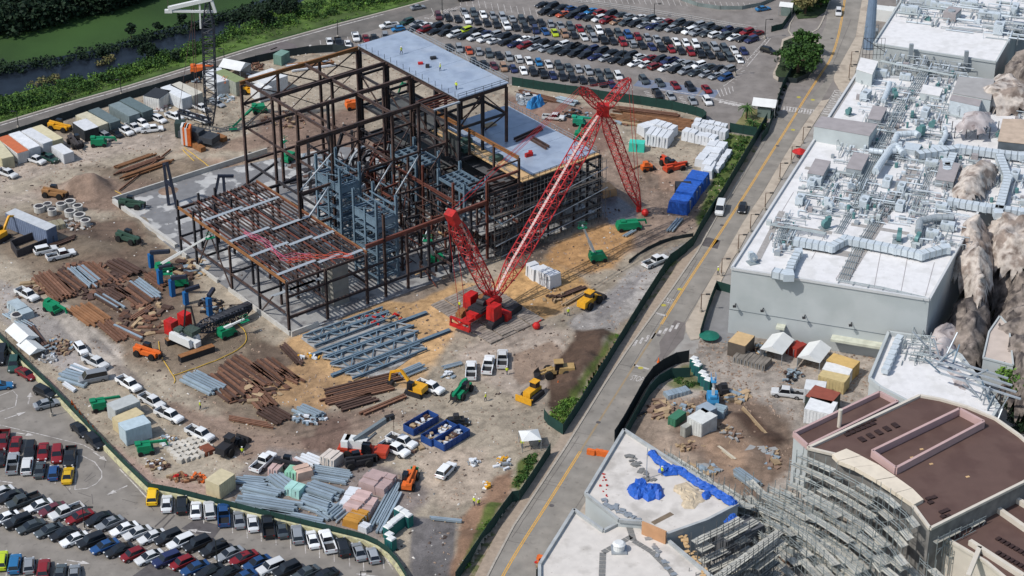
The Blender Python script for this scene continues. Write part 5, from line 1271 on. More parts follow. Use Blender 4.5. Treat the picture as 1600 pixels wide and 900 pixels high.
# the big red crawler crane
B=P(764,492);J=P(998,331);dn=np.array([J[0] -B[0],J[1] -B[1]]);dn /= np.linalg.norm(dn);az=math.atan2(dn[1],dn[0]);B3=np.array([B[0],B[1],0.0])
foot=np.array([B[0]+dn[0]*1.5,B[1]+dn[1]*1.5,2.6])
tip=plane_pt(942,172,B,dn);jtip=np.array([J[0],J[1],1.5]);mst=plane_pt(703,332,B,dn);sA=plane_pt(908,137,B,dn);sB=plane_pt(984,123,B,dn)
t=thing('red_crawler_crane','huge red lattice boom crawler crane standing on timber mats beside the frame','crane',(B[0],B[1],.35))
B3[2]=.35
lat_part(t,B3,foot,tip,2.6,26,redl,'boom',walk=pinkish,r=.13,rl=.07)
lat_part(t,B3,foot,mst,2.2,12,redl,'mast',walk=pinkish,r=.13,rl=.07)
lat_part(t,B3,tip,jtip,2.0,20,redl,'luffing_jib',r=.12,rl=.06)
lat_part(t,B3,tip,sA,1.6,7,redl,'jib_strut',r=.12,rl=.06);lat_part(t,B3,tip,sB,1.6,8,redl,'jib_strut',r=.12,rl=.06)
obj('boom_head',MB().beam(tip -B3+[0,0,-1],tip -B3+[0,0,1.2],2.0,2.4),redp,t)
obj('mast_head',MB().beam(mst -B3 -(mst -foot)*.12,mst -B3,1.9,1.5),redp,t)
mb=MB()
for (a,b_) in ((mst,sA),(sA,sB),(sB,jtip),(mst,sA+[0,0,-.6])):
 for s in (-.4,.4):off=np.array([-dn[1]*s,dn[0]*s,0]);mb.tube(a -B3+off,b_ -B3+off,.05,4)
rear=np.array([B[0] -dn[0]*8,B[1] -dn[1]*8,3.0]);
for s in (-.8,.8):off=np.array([-dn[1]*s,dn[0]*s,0]);mb.tube(mst -B3+off,rear -B3+off,.05,4)
for q in ((700,300),(640,385)):
 pass
obj('pendant',mb,redl,t)
def rot(mb_fn,z=0):pass
def loc_obj(nm,mb,m,t,rz):o=obj(nm,mb,m,t);o.rotation_euler=(0,0,rz);return o
loc_obj('body',MB().box(-1.5,0,1.5,8.5,2.2,1.0).box(-6.2,0,1.3,3.5,1.6,.7).box(-.5,-1.2,2.7,3,1,1.2).box(1,.9,2.6,1.6,1.1,1.3),redp,t,az)
loc_obj('engine_deck',MB().box(-1.4,0,2.5,5.5,2.6,.6).box(-3.6,0,2.4,2.0,3.2,.5).tube((-2.4,-.8,3.5),(-2.4,.8,3.5),.6,10).tube((-.4,-.8,3.4),(-.4,.8,3.4),.6,10),blkp,t,az)
for s in (-1,1):
 loc_obj('counterweight',MB().box(-2.6 if s<0 else -1.6,s*3.1,1.3,2.5,1.9,2.7,0,tx=.98,ty=.9),redp,t,az)
mb=MB();mb.box(-9,0,1.0,.7,4.6,.5).box(-9,0,2.6,.5,4.6,.3).beam((-9,-2.3,1.0),(-9,2.3,2.8),.18).beam((-9,2.3,1.0),(-9,-2.3,2.8),.18).box(-9,-2.2,1.2,.3,.3,1.6).box(-9,2.2,1.2,.3,.3,1.6);loc_obj('tail_frame',mb,redp,t,az)
mb=MB();mb.box(0,0,.1,9.5,1.6,1.5);o=loc_obj('car_body',mb,redp,t,az+R(90))
for s in (-1,1):
 for k in range(1):o=loc_obj('track',MB().box(0,s*3.6,0,9.5,1.3,1.3,0,tx=.9).box(0,s*3.6,.1,9.7,1.36,.9),rtrack if s>0 else blkp,t,az)
obj('hook_block',MB().box(*(jtip -B3)[:2],-.3,1.0,.6,1.5).ball(tuple(jtip -B3+[1.2,-2,-.6]),.8),redp,t)
one('hook_ball',MB().ball((0,0,.7),.75,10,8).tube((0,0,1.2),(.9,.8,1.5),.12),redp,'round red hook block resting at right corner of mats','hook block',P3(838,514))
one('rigging_hook',MB().box(0,0,0,1.7,.6,.8,.6).box(.3,.2,.6,.8,.8,.5),redp,'red hook block and slings lying on the lower deck','hook block',(*G(41,43)[:2],14.62))
# timber mats
c1,c2,c3,c4=P(672,478),P(756,441),P(850,500),P(766,540)
matm=mat('crane_mat',S(146,136,126),.85,var=.3,scale=1.2,orand=.2)
t=thing('crane_mats','field of grey timber crane mats under the red crane','timber mats',c1)
ua=np.array([c2[0] -c1[0],c2[1] -c1[1]]);va=np.array([c4[0] -c1[0],c4[1] -c1[1]]);nu,nv=4,26
for i in range(nu):
 for j in range(nv):
  a=ua*(i+.04)/nu+va*(j+.07)/nv;b_=ua*(i+.96)/nu+va*(j+.07)/nv;dv=va*.86/nv
  z=.1+.25*((i*7+j // 5) % 3)/3
  mb=MB();mb.prism([tuple(a),tuple(b_),tuple(b_+dv),tuple(a+dv)],z -.1 ,z+.16);obj('mat_timber',mb,matm,t)
# dark crane at the left with a white jib
B=P(312,224);b3=np.array([B[0],B[1],0.0]);hd=ang(P(312,224),P(345,232))
t=thing('dark_lattice_crane','dark tall lattice boom crane with white jib head among white pickups','crane',B)
f0=np.array([*P(331,208),2.0]);tp=plane_pt(324,4,f0,(1,0));jt=plane_pt(263,13,f0,(1,0));jt2=plane_pt(331,2,f0,(1,0));jt3=plane_pt(336,10,f0,(1,0))
lat_part(t,b3,f0,tp,2.4,26,crane_dark,'boom',r=.14,rl=.07)
o=obj('jib',MB().beam(jt -b3,jt2 -b3+[0,0,.6],.8).beam(jt -b3+[0,0,-.6],jt3 -b3+[0,0,-1.2],.5).beam(jt2 -b3,jt3 -b3+[0,0,-1.4],.6).box(*(jt -b3)[:2],(jt -b3)[2] -1,1.6,.8,.7),whp,t)
mb=MB()
for dx in (-3.6,-3.0):mb.tube(tp -b3+[dx,0,-1],f0 -b3+[dx*.6 -1,0,2],.07,5)
mb.tube(jt -b3,jt -b3+[0,0,4],.05,4);mb.tube(tp -b3+[-3,0,-1],f0 -b3+[-7,0,3],.05,4);obj('hoist_rope',mb,ropem,t)
obj('white_strut',MB().beam(tp -b3+[-1.7,0,-.5],tp -b3+[-1.9,0,-6],.35),whp,t)
rear=np.array([*P(281,200),4.2]);mb=MB()
for s in (-.9,.9):mb.beam(f0 -b3+[0,s,1],rear -b3+[0,s,0],.35)
for k in range(7):q=f0+(rear -f0)*k/7;mb.beam(q -b3+[0,-.9,.4],q -b3+[0,.9,.4],.14)
mb.tube(rear -b3,rear -b3+[.3,0,-4],.3);obj('back_stay',mb,crane_dark,t)
mb=MB();mb.box(0,0,1.2,9,3.2,1.4,hd).box(-1,0,2.6,4,2.4,.9,hd);obj('body',mb,mat('crane_body',S(66,70,76),.6,var=.25),t)
for k in range(4):obj('counterweight',MB().box(*(np.array(P(288+k*3.2,226+k*.8)) -b3[:2]),.6,.8,2.6,4.2),(whp,orangep,whp,orangep)[k],t)
obj('winch_house',MB().box(*(np.array(P(283,214)) -b3[:2]),.4,2.2,2.2,3.4),mat('dark_green_box',S(50,66,62),.7),t)
for (a,b_) in (((300,228),(318,238)),((338,216),(352,222))):
 p,q=np.array([*P(*a),.6]) -b3,np.array([*P(*b_),.6]) -b3;obj('track',MB().beam(p,q,1.3,1.2),rtrack,t)
for k in range(3):
 p,q=np.array([*P(304+k*3,222+k*5),1.5]) -b3,np.array([*P(330+k*4,216+k*4),1.5]) -b3;obj('roller',MB().tube(p,q,.42,8),galv if k==1 else crane_dark,t)
# small white crawler crane with lowered dark boom
B=P(292,543);b3=np.array([B[0],B[1],0.0]);hd=ang(P(283,565),P(335,545))
t=thing('white_crawler_crane','white crawler crane with rusty tracks and dark boom lowered to ground','crane',B)
for (a,b_) in (((281,566),(334,548)),((260,540),(305,527))):
 p,q=np.array([*P(*a),.65]) -b3,np.array([*P(*b_),.65]) -b3;o=obj('track',MB().beam(p,q,1.2,1.2),blkp,t);obj('track_pads',MB().beam(p+[0,0,.62],q+[0,0,.62],1.25,.08),rtrack,o)
mb=MB();cdx=R(-38);mb.box(0,0,1.3,6.4,1.4,1.0,cdx).box(-.9,-.9,1.5,5.6,.7,1.5,cdx,tx=.9).box(.7,1.0,1.5,4.6,.7,1.3,cdx,tx=.9);obj('body',mb,whp,t)
obj('engine_deck',MB().box(1,.5,2.9,2.6,2.2,.9,cdx).box(-1.2,.6,3.3,1.6,1.6,.5,cdx),mat('machinery',S(70,84,76),.6,var=.3,scale=3),t)
for (x,y) in ((269,527),(290,516)):obj('counterweight',MB().box(*(np.array(P(x,y)) -b3[:2]),.9,2.0,1.8,2.8,cdx),redp,t)
g0=np.array([*P(299,537),2.8]);
for x in (290,298):q=plane_pt(x,478,g0,(1,0));obj('gantry_leg',MB().beam(g0 -b3+[(x -294)*.3,0,0],q -b3,.3),blkp,t)
obj('gantry_bar',MB().beam(plane_pt(289,480,g0,(1,0)) -b3,plane_pt(299,480,g0,(1,0)) -b3,.4),blkp,t)
lat_part(t,b3,np.array([*P(306,534),2.4]),np.array([*P(392,496),2.0]),1.9,18,crane_dark,'boom',r=.14,rl=.09)
obj('boom_top',MB().beam(np.array([*P(335,520),2.6]) -b3,np.array([*P(392,494),2.4]) -b3,1.5,1.3),mat('dark_mesh_deck',S(58,60,66),.8,var=.2),t)
mb=MB();mb.tube(plane_pt(294,480,g0,(1,0)) -b3,np.array([*P(392,496),3]) -b3,.06,4);obj('pendant',mb,ropem,t)
# red wheeled mobile crane
B=P(568,712);b3=np.array([B[0],B[1],0]);hd=R(-12)
t=thing('red_mobile_crane','red and white rough terrain crane with grey boom raised right','crane',B)
loc_obj('chassis',MB().box(0,0,.8,8.6,2.6,.7).box(3.3,0,1.4,2.0,2.6,.5).box(-3.2,0,1.3,1.6,2.6,.7),mat('faded_red',S(196,74,52),.5,var=.12),t,hd)
for x in (-2.4,2.4):
 for s in (-1,1):o=obj('wheel',MB().tube((x,s*1.35 -.3,.75),(x,s*1.35+.3,.75),.78,14).tube((x,s*1.35 -.32,.75),(x,s*1.35+.32,.75),.35,10),rubber,t);o.rotation_euler=(0,0,hd)
loc_obj('superstructure',MB().box(-1.2,.3,1.6,4.2,1.8,1.6,0,tx=.9).box(-3.0,0,1.7,1.2,2.4,1.5),whp,t,hd)
loc_obj('cab',MB().box(.9,-1.0,1.5,1.8,1.0,1.8,0,tx=.8),glass,t,hd)
bt=plane_pt(609,652,(B[0],B[1]),(math.cos(R(30)),math.sin(R(30))));obj('boom',MB().beam((-1.5,0,3.0),bt -b3,.75,.85).beam((0,0,2.4),(bt -b3)*.5+[0,0,.8],.35),mat('boom_grey',S(108,118,124),.5,var=.1),t)
obj('boom_head',MB().box(*(bt -b3)[:2],(bt -b3)[2] -.5,1.6,.7,.9,R(30)),blkp,t);obj('hoist_rope',MB().tube(bt -b3+[.6,.3,0],bt -b3+[.6,.3,-5.5],.04,4),ropem,t)
# lifts, loaders and other machines
def machine(kind,px,py,rz,main,label,tip=None,name=None,cat='machine',m2=None,s=1.0):
 p=P(px,py);t=thing(name or kind,label,cat,(p[0],p[1],.08),rz)
 m2=m2 or blkp
 def wh(x,y,r=.5,w=.4):obj('wheel',MB().tube((x,y -w/2,r),(x,y+w/2,r),r,12),rubber,t)
 if kind=='boom_lift':
  obj('chassis',MB().box(0,0,.45,3.4*s,2.0,.55),main,t)
  for x in (-1.2,1.2):
   for y in (-1.0,1.0):wh(x*s,y,.45,.35)
  obj('turntable',MB().box(-.2,0,1.0,3.2*s,1.9,.9,0,tx=.86).box(-1.2,0,1.9,1.0,1.2,.35),main,t)
  if tip is not None:
   q=np.array(tip) -np.array([p[0],p[1],.08]);c,sn=math.cos(-rz),math.sin(-rz);q=np.array([q[0]*c -q[1]*sn,q[0]*sn+q[1]*c,q[2]])
   a=np.array([-.8,0,1.9]);k=a+(q -a)*.42;obj('boom',MB().beam(a,k,.5,.5).beam(k,q,.32,.32),whp if m2 is blkp else m2,t);obj('basket',MB().box(q[0],q[1],q[2] -.6,1.8,.9,.12).beam(q+[-.9,-.4,.5],q+[.9,-.4,.5],.07).beam(q+[-.9,.4,.5],q+[.9,.4,.5],.07).beam(q+[-.9,-.4,-.5],q+[-.9,-.4,.5],.07).beam(q+[.9,.4,-.5],q+[.9,.4,.5],.07),main,t)
  else:obj('boom',MB().beam((-1.4,.3,1.9),(3.6,.3,1.7),.4,.4).beam((3.6,.3,1.7),(3.8,.3,.8),.3),main,t)
 elif kind=='telehandler':
  obj('chassis',MB().box(0,0,.6,4.8*s,1.7,.8),main,t)
  for x in (-1.6,1.6):
   for y in (-1.0,1.0):wh(x*s,y,.65,.5)
  obj('cab',MB().box(-.2,.6,1.2,1.5,.9,1.3,0,tx=.85),glass,t);obj('engine_cover',MB().box(-1.6,-.4,1.3,1.6,1.0,.5),main,t)
  obj('boom',MB().beam((-2.2,-.2,2.0),(3.2,-.2,1.5),.45,.45),main,t);obj('forks',MB().box(3.7,-.6,.6,1.3,.14,.08).box(3.7,.3,.6,1.3,.14,.08).box(3.1,-.2,.5,.15,1.3,1.0),m2,t)
 elif kind=='wheel_loader':
  obj('rear_body',MB().box(-1.8,0,.9,3.0,1.9,1.2,0,tx=.9),m2 if m2 is not blkp else main,t);obj('front_frame',MB().box(1.0,0,.8,1.8,1.3,.8),main,t)
  for x in (-1.7,1.5):
   for y in (-1.15,1.15):wh(x,y,.8,.55)
  obj('cab',MB().box(-.3,0,1.6,1.5,1.4,1.4,0,tx=.9),glass,t);obj('cab_roof',MB().box(-.3,0,3.0,1.7,1.6,.14),main,t)
  obj('lift_arm',MB().beam((.8,-.5,1.7),(3.0,-.5,.8),.3).beam((.8,.5,1.7),(3.0,.5,.8),.3),main,t);obj('bucket',MB().add([(2.9,-1.3,.15),(4.1,-1.3,.1),(4.0,-1.3,.5),(3.2,-1.3,1.3),(2.9,1.3,.15),(4.1,1.3,.1),(4.0,1.3,.5),(3.2,1.3,1.3)],[(0,1,2,3),(7,6,5,4),(0,4,5,1),(3,7,4,0)]),m2,t)
 elif kind=='bulldozer':
  for s_ in (-1,1):obj('track',MB().box(0,s_*1.1,.05,3.9,.6,1.0,0,tx=.8),blkp,t)
  obj('body',MB().box(.6,0,.7,2.8,1.5,1.1,0,tx=.9).box(-1.2,0,.8,1.2,1.5,.8),main,t);obj('cab',MB().box(-.7,0,1.6,1.4,1.3,1.2,0,tx=.88),glass,t);obj('cab_roof',MB().box(-.7,0,2.8,1.5,1.4,.12),main,t)
  obj('blade',MB().box(2.8,0,.1,.25,3.4,1.2).box(2.3,-1.2,.5,1.2,.2,.2).box(2.3,1.2,.5,1.2,.2,.2),main,t)
 elif kind=='excavator':
  for s_ in (-1,1):obj('track',MB().box(0,s_*1.0,.05,3.8,.55,.9,0,tx=.8),blkp,t)
  obj('body',MB().box(-.5,0,1.0,2.9,2.2,1.0,0,tx=.92),main,t);obj('cab',MB().box(.6,.7,1.2,1.3,.9,1.5,0,tx=.85),glass,t)
  obj('boom',MB().beam((.9,0,1.6),(3.0,0,4.0),.4,.5).beam((3.0,0,4.0),(5.2,0,3.0),.35,.4),main,t);obj('stick',MB().beam((5.2,0,3.2),(5.6,0,.9),.28),main,t);obj('bucket',MB().box(5.3,0,.3,.9,.9,.8,0,tx=1.1),blkp,t)
 elif kind=='skid_steer':
  obj('body',MB().box(0,0,.35,2.4,1.3,1.0).box(-.2,0,1.35,1.1,1.1,.8,0,tx=.85),main,t)
  for x in (-.7,.7):
   for y in (-.75,.75):wh(x,y,.4,.3)
  obj('bucket',MB().box(1.7,0,.2,.6,1.6,.5,0,tx=.6),m2,t);obj('lift_arm',MB().beam((-.9,-.7,1.3),(1.5,-.7,.7),.14).beam((-.9,.7,1.3),(1.5,.7,.7),.14),m2,t)
 return t
def tp3(x,y,h):return P3(x,y,h)
machine('boom_lift',934,408,R(15),grnp,'green boom lift with white arm reaching towards the facade',tp3(910,352,9.5),cat='boom lift')
machine('boom_lift',982,359,R(12),grnp,'folded green boom lift by the puddle near facade corner',None,cat='boom lift',s=1.5)
machine('boom_lift',355,526,R(40),grnp,'green boom lift with white arm right of white crawler crane',tp3(382,498,3.5),cat='boom lift')
machine('boom_lift',281,447,R(10),grnp,'green boom lift between blue stub columns',tp3(262,424,5),cat='boom lift')
machine('boom_lift',258,425,R(30),grnp,'green boom lift with long arm reaching over low frame corner',tp3(328,368,10),cat='boom lift')
machine('boom_lift',452,252,R(60),grnp,'green and white boom lift on slab inside open frame',tp3(443,218,9),cat='boom lift')
machine('boom_lift',406,176,R(15),grnp,'green boom lift with lowered arm behind the open frame',tp3(364,198,1.2),cat='boom lift',m2=grnp)
machine('boom_lift',616,180,R(70),grnp,'green boom lift seen through frame below high deck',tp3(629,128,14),cat='boom lift',m2=grnp)
machine('boom_lift',683,412,R(10),grnp,'green boom lift behind the front row of columns',tp3(668,372,9),cat='boom lift')
machine('boom_lift',83,487,R(-40),grnp,'green folded boom lift on the haul road at left',None,cat='boom lift')
machine('boom_lift',155,228,R(5),grnp,'green boom lift parked below the black and white office box',None,cat='boom lift')
machine('boom_lift',228,708,R(15),grnp,'small green boom lift below the light blue container',None,cat='boom lift',s=.8)
machine('boom_lift',157,640,R(20),grnp,'small green boom lift left of grey container',None,cat='boom lift',s=.8)
machine('boom_lift',905,218,R(80),grnp,'green lift standing behind the lower deck',None,cat='boom lift',s=.7)
machine('boom_lift',905,196,R(-10),mat('teal_paint',S(40,150,120),.5),'teal lift beside black trailer behind the deck',None,cat='boom lift',s=.8)
machine('telehandler',722,617,R(-115),grnp,'green telehandler beside blue skips on haul road',cat='telehandler')
machine('telehandler',640,758,R(80),orangep,'yellow and green telehandler at the end of duct yard',cat='telehandler',m2=grnp)
machine('telehandler',85,308,R(-15),mat('telehandler_brown',S(160,120,80),.6),'muddy telehandler near the concrete rings at left',cat='telehandler')
machine('telehandler',93,204,R(-20),yelp,'yellow telehandler among containers at left',cat='telehandler')
machine('telehandler',395,148,R(-25),yelp,'yellow telehandler by the white tents behind frame',cat='telehandler')
machine('telehandler',118,228,R(-60),mat('dusty_black',S(74,70,70),.7,var=.2),'dusty black telehandler right of the short white trailer',cat='telehandler')
machine('telehandler',450,735,R(-15),blkp,'dark telehandler behind the duct yard by pallets',cat='telehandler')
machine('telehandler',560,728,R(20),blkp,'black telehandler next to the red mobile crane',cat='telehandler')
machine('wheel_loader',922,477,R(55),yelp,'yellow wheel loader driving on gravel track by sand',cat='loader')
machine('wheel_loader',870,588,R(185),mat('dusty_yellow',S(176,146,96),.6),'dusty small loader beside the dark soil berm',cat='loader')
machine('wheel_loader',362,704,R(60),blkp,'black wheel loader right of paving block pallets',cat='loader')
machine('bulldozer',832,620,R(235),yelp,'yellow bulldozer near the grass corner of gate',cat='bulldozer')
machine('excavator',650,616,R(150),yelp,'yellow excavator beside long rusty beams',cat='excavator')
machine('excavator',2,375,R(60),yelp,'yellow excavator cut by left photo edge',cat='excavator')
machine('skid_steer',1010,267,R(20),orangep,'orange skid steer with long white pole beside it',cat='loader')
machine('telehandler',1053,268,R(30),mat('orange_red',S(214,82,52),.5),'orange red telehandler near the black wrapped load',cat='telehandler')
machine('telehandler',1046,262,R(120),mat('orange_red'),'second orange red telehandler behind the first one',cat='telehandler')
machine('boom_lift',552,170,R(20),orangep,'orange lift seen through upper frame',None,cat='boom lift')
machine('boom_lift',310,115,R(0),orangep,'row of orange lifts folded upright by containers',None,cat='boom lift')
machine('boom_lift',351,142,R(80),orangep,'orange lift with raised arm near olive container',tp3(351,124,3.5),cat='boom lift',m2=orangep)
machine('skid_steer',715,664,R(10),mat('buggy_black',S(52,52,54),.6),'black site buggy with rack beside the blue skips',cat='buggy')
machine('skid_steer',1130,615,R(100),blkp,'black compact loader in the right yard',cat='loader')
machine('boom_lift',1113,630,R(90),mat('light_blue_paint',S(60,140,190),.5),'light blue lift mast standing in right yard',tp3(1115,590,6),cat='boom lift')
machine('telehandler',205,325,R(-10),mat('dark_green_paint',S(58,84,72),.6),'dark green telehandler body on slab edge',cat='telehandler')
machine('telehandler',200,378,R(-30),mat('dark_green_paint'),'dark green machine sitting in brown dirt left of slab',cat='telehandler')
machine('telehandler',230,557,R(-25),orangep,'orange machine among yellow hoses near white crane',cat='telehandler')
# ---------------- grey building with the crowded roof ----------------
roofw=mat('white_roof',S(232,231,230),.75,var=.06,scale=.8,col2=S(222,221,219),thr=(.5,.62),col3=S(200,199,196),scale3=1.6,thr3=(.62,.8))
wallg=mat('grey_wall',S(190,196,196),.75,var=.04,scale=.3,col2=S(181,188,188),thr=(.5,.64))
wallp=mat('pale_wall',S(196,204,204),.75,var=.05,scale=.5)
duct=mat('duct_sheet',S(208,218,224),.5,.1,var=.1,scale=1.5);ductd=mat('duct_grey',S(168,176,180),.5,.2,var=.1)  # second tone: darker grey metal for flanges, frames and box units
pipem=mat('roof_pipe',S(166,176,178),.5,.3,var=.1);teal=mat('teal_fan',S(98,142,142),.5,.1,var=.1);greyroof=mat('grey_unit_roof',S(166,160,160),.8,var=.1)
HB=13.6
def flat_building(name,roof_px,h,label,wm,rm,par=1.0,pw=.6,base=0.0,cat='building',pm=None,loc=None):
 w_=W(roof_px,h);o0=w_[0];q=[(x -o0[0],y -o0[1]) for x,y in w_]
 t=thing(name,label,cat,(o0[0],o0[1],base));mb=MB();mb.prism(q,0,h -base -.05);obj('wall',mb,wm,t)
 cx=sum(a[0] for a in q)/len(q);cy=sum(a[1] for a in q)/len(q)
 mb=MB();mb.prism([(a[0]*.999+cx*.001,a[1]*.999+cy*.001) for a in q],h -base -.05,h -base);obj('roof',mb,rm,t)
 mb=MB()
 for a,b_ in zip(q,q[1:]+q[:1]):mb.beam((a[0],a[1],h -base+par/2 -.02),(b_[0],b_[1],h -base+par/2 -.02),pw,par)
 if par>0:obj('parapet',mb,pm or wm,t)
 return t,o0
gb,go=flat_building('grey_building',[(1143,421),(1452,470),(1530,330),(1700,330),(1700,135),(1345,120),(1338,118)],HB,'large grey windowless building with crowded white roof beside the main road',wallg,roofw,.5,.45,pm=mat('parapet_cap',S(206,208,208),.7,var=.05))
def loc2(x,y,h,o):a=P(x,y,h);return (a[0] -o[0],a[1] -o[1])
# wall joint, lamps, canopies on the front
a=P(1143,421,HB);b_=P(1452,470,HB);fd=np.array([b_[0] -a[0],b_[1] -a[1]]);fl=np.linalg.norm(fd);fd /= fl;fn=np.array([fd[1],-fd[0]])
def onwall(s,z,off=0):return (fd[0]*s+fn[0]*off,fd[1]*s+fn[1]*off,z)
mb=MB();mb.beam(onwall(0,5.2,.03),onwall(fl,5.2,.03),.06,.1);obj('wall_joint',mb,mat('joint_line',S(120,128,132),.8),gb)
for s in (1.2,6.4,14.2,22.8):obj('wall_lamp',MB().beam(onwall(s,6.6,.02),onwall(s,6.6,1.0),.14).box(*onwall(s,6.5,1.1)[:2],6.45,.6,.5,.25),blkp,gb)
for s,w_,d_,z in ((10.0,1.6,1.4,3.6),(27.0,15,1.8,3.2)):
 mb=MB();mb.beam(onwall(s -w_/2,z,d_/2),onwall(s+w_/2,z,d_/2),d_,.5);mb.beam(onwall(s -w_/2+.2,z/2,d_ -.2),onwall(s -w_/2+.2,z/2+.01,d_ -.2),.1);obj('canopy',mb,mat('canopy_cream',S(206,208,190),.7),gb)
# roof things
def RP(x,y,z=0):return P3(x,y,HB) if z==0 else (*P(x,y,HB+z),HB+z)
def rbox(name,quad,h,m,label,cat,mtop=None,z0=0.0,legs=False):
 w_=W(quad,HB+h+z0);o0=w_[0];q=[(x -o0[0],y -o0[1]) for x,y in w_]
 t=thing(name,label,cat,(o0[0],o0[1],HB+z0));mb=MB();mb.prism(q,0 if not legs else .5,h -.08);obj('body',mb,m,t)
 cx=sum(a[0] for a in q)/len(q);cy=sum(a[1] for a in q)/len(q)
 mb=MB();mb.prism([(cx+(a[0] -cx)*1.02,cy+(a[1] -cy)*1.02) for a in q],h -.08,h+.04);obj('cover',mb,mtop or m,t)
 if legs:
  mb=MB()
  for a in q:mb.box(cx+(a[0] -cx)*.9,cy+(a[1] -cy)*.9,0,.15,.15,.5)
  obj('leg',mb,pipem,t)
 return t
def rduct(pts,w,h,m,label,z0=.5,seg=1.3,name='roof_duct'):
 """square duct on short legs with flange ribs, following a run of photo points"""
 q=[P(x,y,HB+z0+h) for x,y in pts];o0=q[0];t=thing(name,label,'duct',(o0[0],o0[1],HB));q=[(x -o0[0],y -o0[1]) for x,y in q]
 for a,b_ in zip(q[:-1],q[1:]):
  L__=dist(a,b_);n=max(1,round(L__/seg))
  for k in range(n):
   t0,t1=k/n,(k+1)/n;A_=(a[0]+(b_[0] -a[0])*t0,a[1]+(b_[1] -a[1])*t0,z0+h/2);B_=(a[0]+(b_[0] -a[0])*t1,a[1]+(b_[1] -a[1])*t1,z0+h/2)
   sh=.04/max(.1,L__/n);C_=tuple(A_[i]+(B_[i] -A_[i])*(1 -sh) for i in range(3))
   obj('duct_section',MB().beam(A_,C_,w,h),m,t)
   e=tuple(A_[i]+(B_[i] -A_[i])*min(.3,.09/max(.1,L__/n)) for i in range(3));obj('flange',MB().beam(A_,e,w+.16,h+.16),ductd,t)
  mid=((a[0]+b_[0])/2,(a[1]+b_[1])/2);obj('support',MB().box(a[0],a[1],0,.12,w,z0).box(mid[0],mid[1],0,.12,w,z0),pipem,t)
 obj('bend',MB().box(q[-1][0],q[-1][1],z0 -.05,w*1.1,w*1.1,h+.1),m,t)
 for a in q[1:-1]:obj('bend',MB().tube((a[0],a[1],z0 -.02),(a[0],a[1],z0+h+.02),w*.62,10),m,t)
 return t
def rround(pts,r,m,label,z0=1.0,name='round_duct'):
 q=[P(x,y,HB+z0+r) for x,y in pts];o0=q[0];t=thing(name,label,'duct',(o0[0],o0[1],HB));q=[(x -o0[0],y -o0[1],z0+r) for x,y in q]
 q=resample(q,1.0)
 for a,b_ in zip(q[:-1],q[1:]):e=tuple(a[i]+(b_[i] -a[i])*.94 for i in range(3));obj('duct_section',MB().tube(a,e,r,12),m,t);
 for a in q[::2]:obj('support',MB().box(a[0],a[1],0,.12,.12,z0+r),pipem,t)
 return t
def fan(x,y,s,label,m=teal,rz=0.0):
 p=RP(x,y);t=thing('roof_fan',label,'fan',p,rz)
 obj('housing',MB().tube((0,-.35*s,.95*s),(0,.35*s,.95*s),.75*s,14),m,t);obj('outlet',MB().box(.45*s,0,1.2*s,.8*s,.66*s,.9*s),m,t);obj('motor',MB().tube((0,.35*s,.95*s),(0,1.0*s,.95*s),.28*s,8),ductd,t);obj('base_frame',MB().box(.1,.2,0,1.8*s,1.6*s,.22),pipem,t);return t
def ahu(x,y,l,w,h,rz,label,m=duct):
 p=RP(x,y);t=thing('air_handler',label,'air handler',p,rz)
 obj('casing',MB().box(0,0,.3,l,w,h),m,t);obj('base_frame',MB().box(0,0,0,l*1.02,w*.9,.3),ductd,t)
 for k in range(3):obj('access_door',MB().box(-l*.3+k*l*.3,-w/2 -.02,.5,l*.22,.06,h*.7),wallp,t)
 obj('hood',MB().box(l/2+.3,0,h*.4,.6,w*.8,h*.45,0,tx=.5),m,t);obj('top_fan',MB().tube((-l*.2,0,h+.3),(-l*.2,0,h+.55),w*.28,12),ductd,t);return t
# long runs of parallel pipes up the roof
def pipes(pts,n,gap,label,z=.5,r=.09,m=pipem):
 q=[P(x,y,HB+z) for x,y in pts];o0=q[0];q=[(x -o0[0],y -o0[1]) for x,y in q];t=thing('pipe_rack',label,'pipe rack',(o0[0],o0[1],HB))
 for k in range(n):
  off=(k -(n -1)/2)*gap;pp=[]
  for i,a in enumerate(q):
   u=q[max(0,i -1)];v=q[min(len(q) -1,i+1)];l=dist(u,v);pp.append((a[0] -(v[1] -u[1])/l*off,a[1]+(v[0] -u[0])/l*off,z))
  obj('pipe',MB().path(pp,r,6),m,t)
 mb=MB()
 for a in resample([(x,y,0) for x,y in q],2.6):
  l=dist(q[0],q[-1]);nx,ny=-(q[-1][1] -q[0][1])/l,(q[-1][0] -q[0][0])/l;w2=n*gap/2+.15
  mb.beam((a[0] -nx*w2,a[1] -ny*w2,z -r -.06),(a[0]+nx*w2,a[1]+ny*w2,z -r -.06),.12);mb.box(a[0] -nx*w2,a[1] -ny*w2,0,.1,.1,z -r);mb.box(a[0]+nx*w2,a[1]+ny*w2,0,.1,.1,z -r)
 obj('sleeper',mb,ductd,t);return t
pipes([(1342,294),(1375,228),(1405,170),(1446,110)],5,.42,'bundle of long pipes running up the middle of the roof',z=.9,r=.12)
pipes([(1317,437),(1340,388),(1365,350),(1398,310)],5,.4,'pipe rack on the roof strip between the two white front bays',z=.5)
pipes([(1310,362),(1335,320),(1350,290)],4,.35,'pipe rack climbing left of the roof centre')
pipes([(1311,438),(1380,450),(1444,465)],2,.5,'pipes along the front roof edge at right',z=.35)
pipes([(1395,245),(1450,253),(1530,262)],3,.35,'pipes crossing in front of tan fake rock')
pipes([(1290,265),(1320,270),(1348,275)],3,.35,'pipes crossing near the left roof units',z=.9)
pipes([(1445,160),(1480,178),(1530,190)],2,.35,'pair of pipes near striped metal roof')
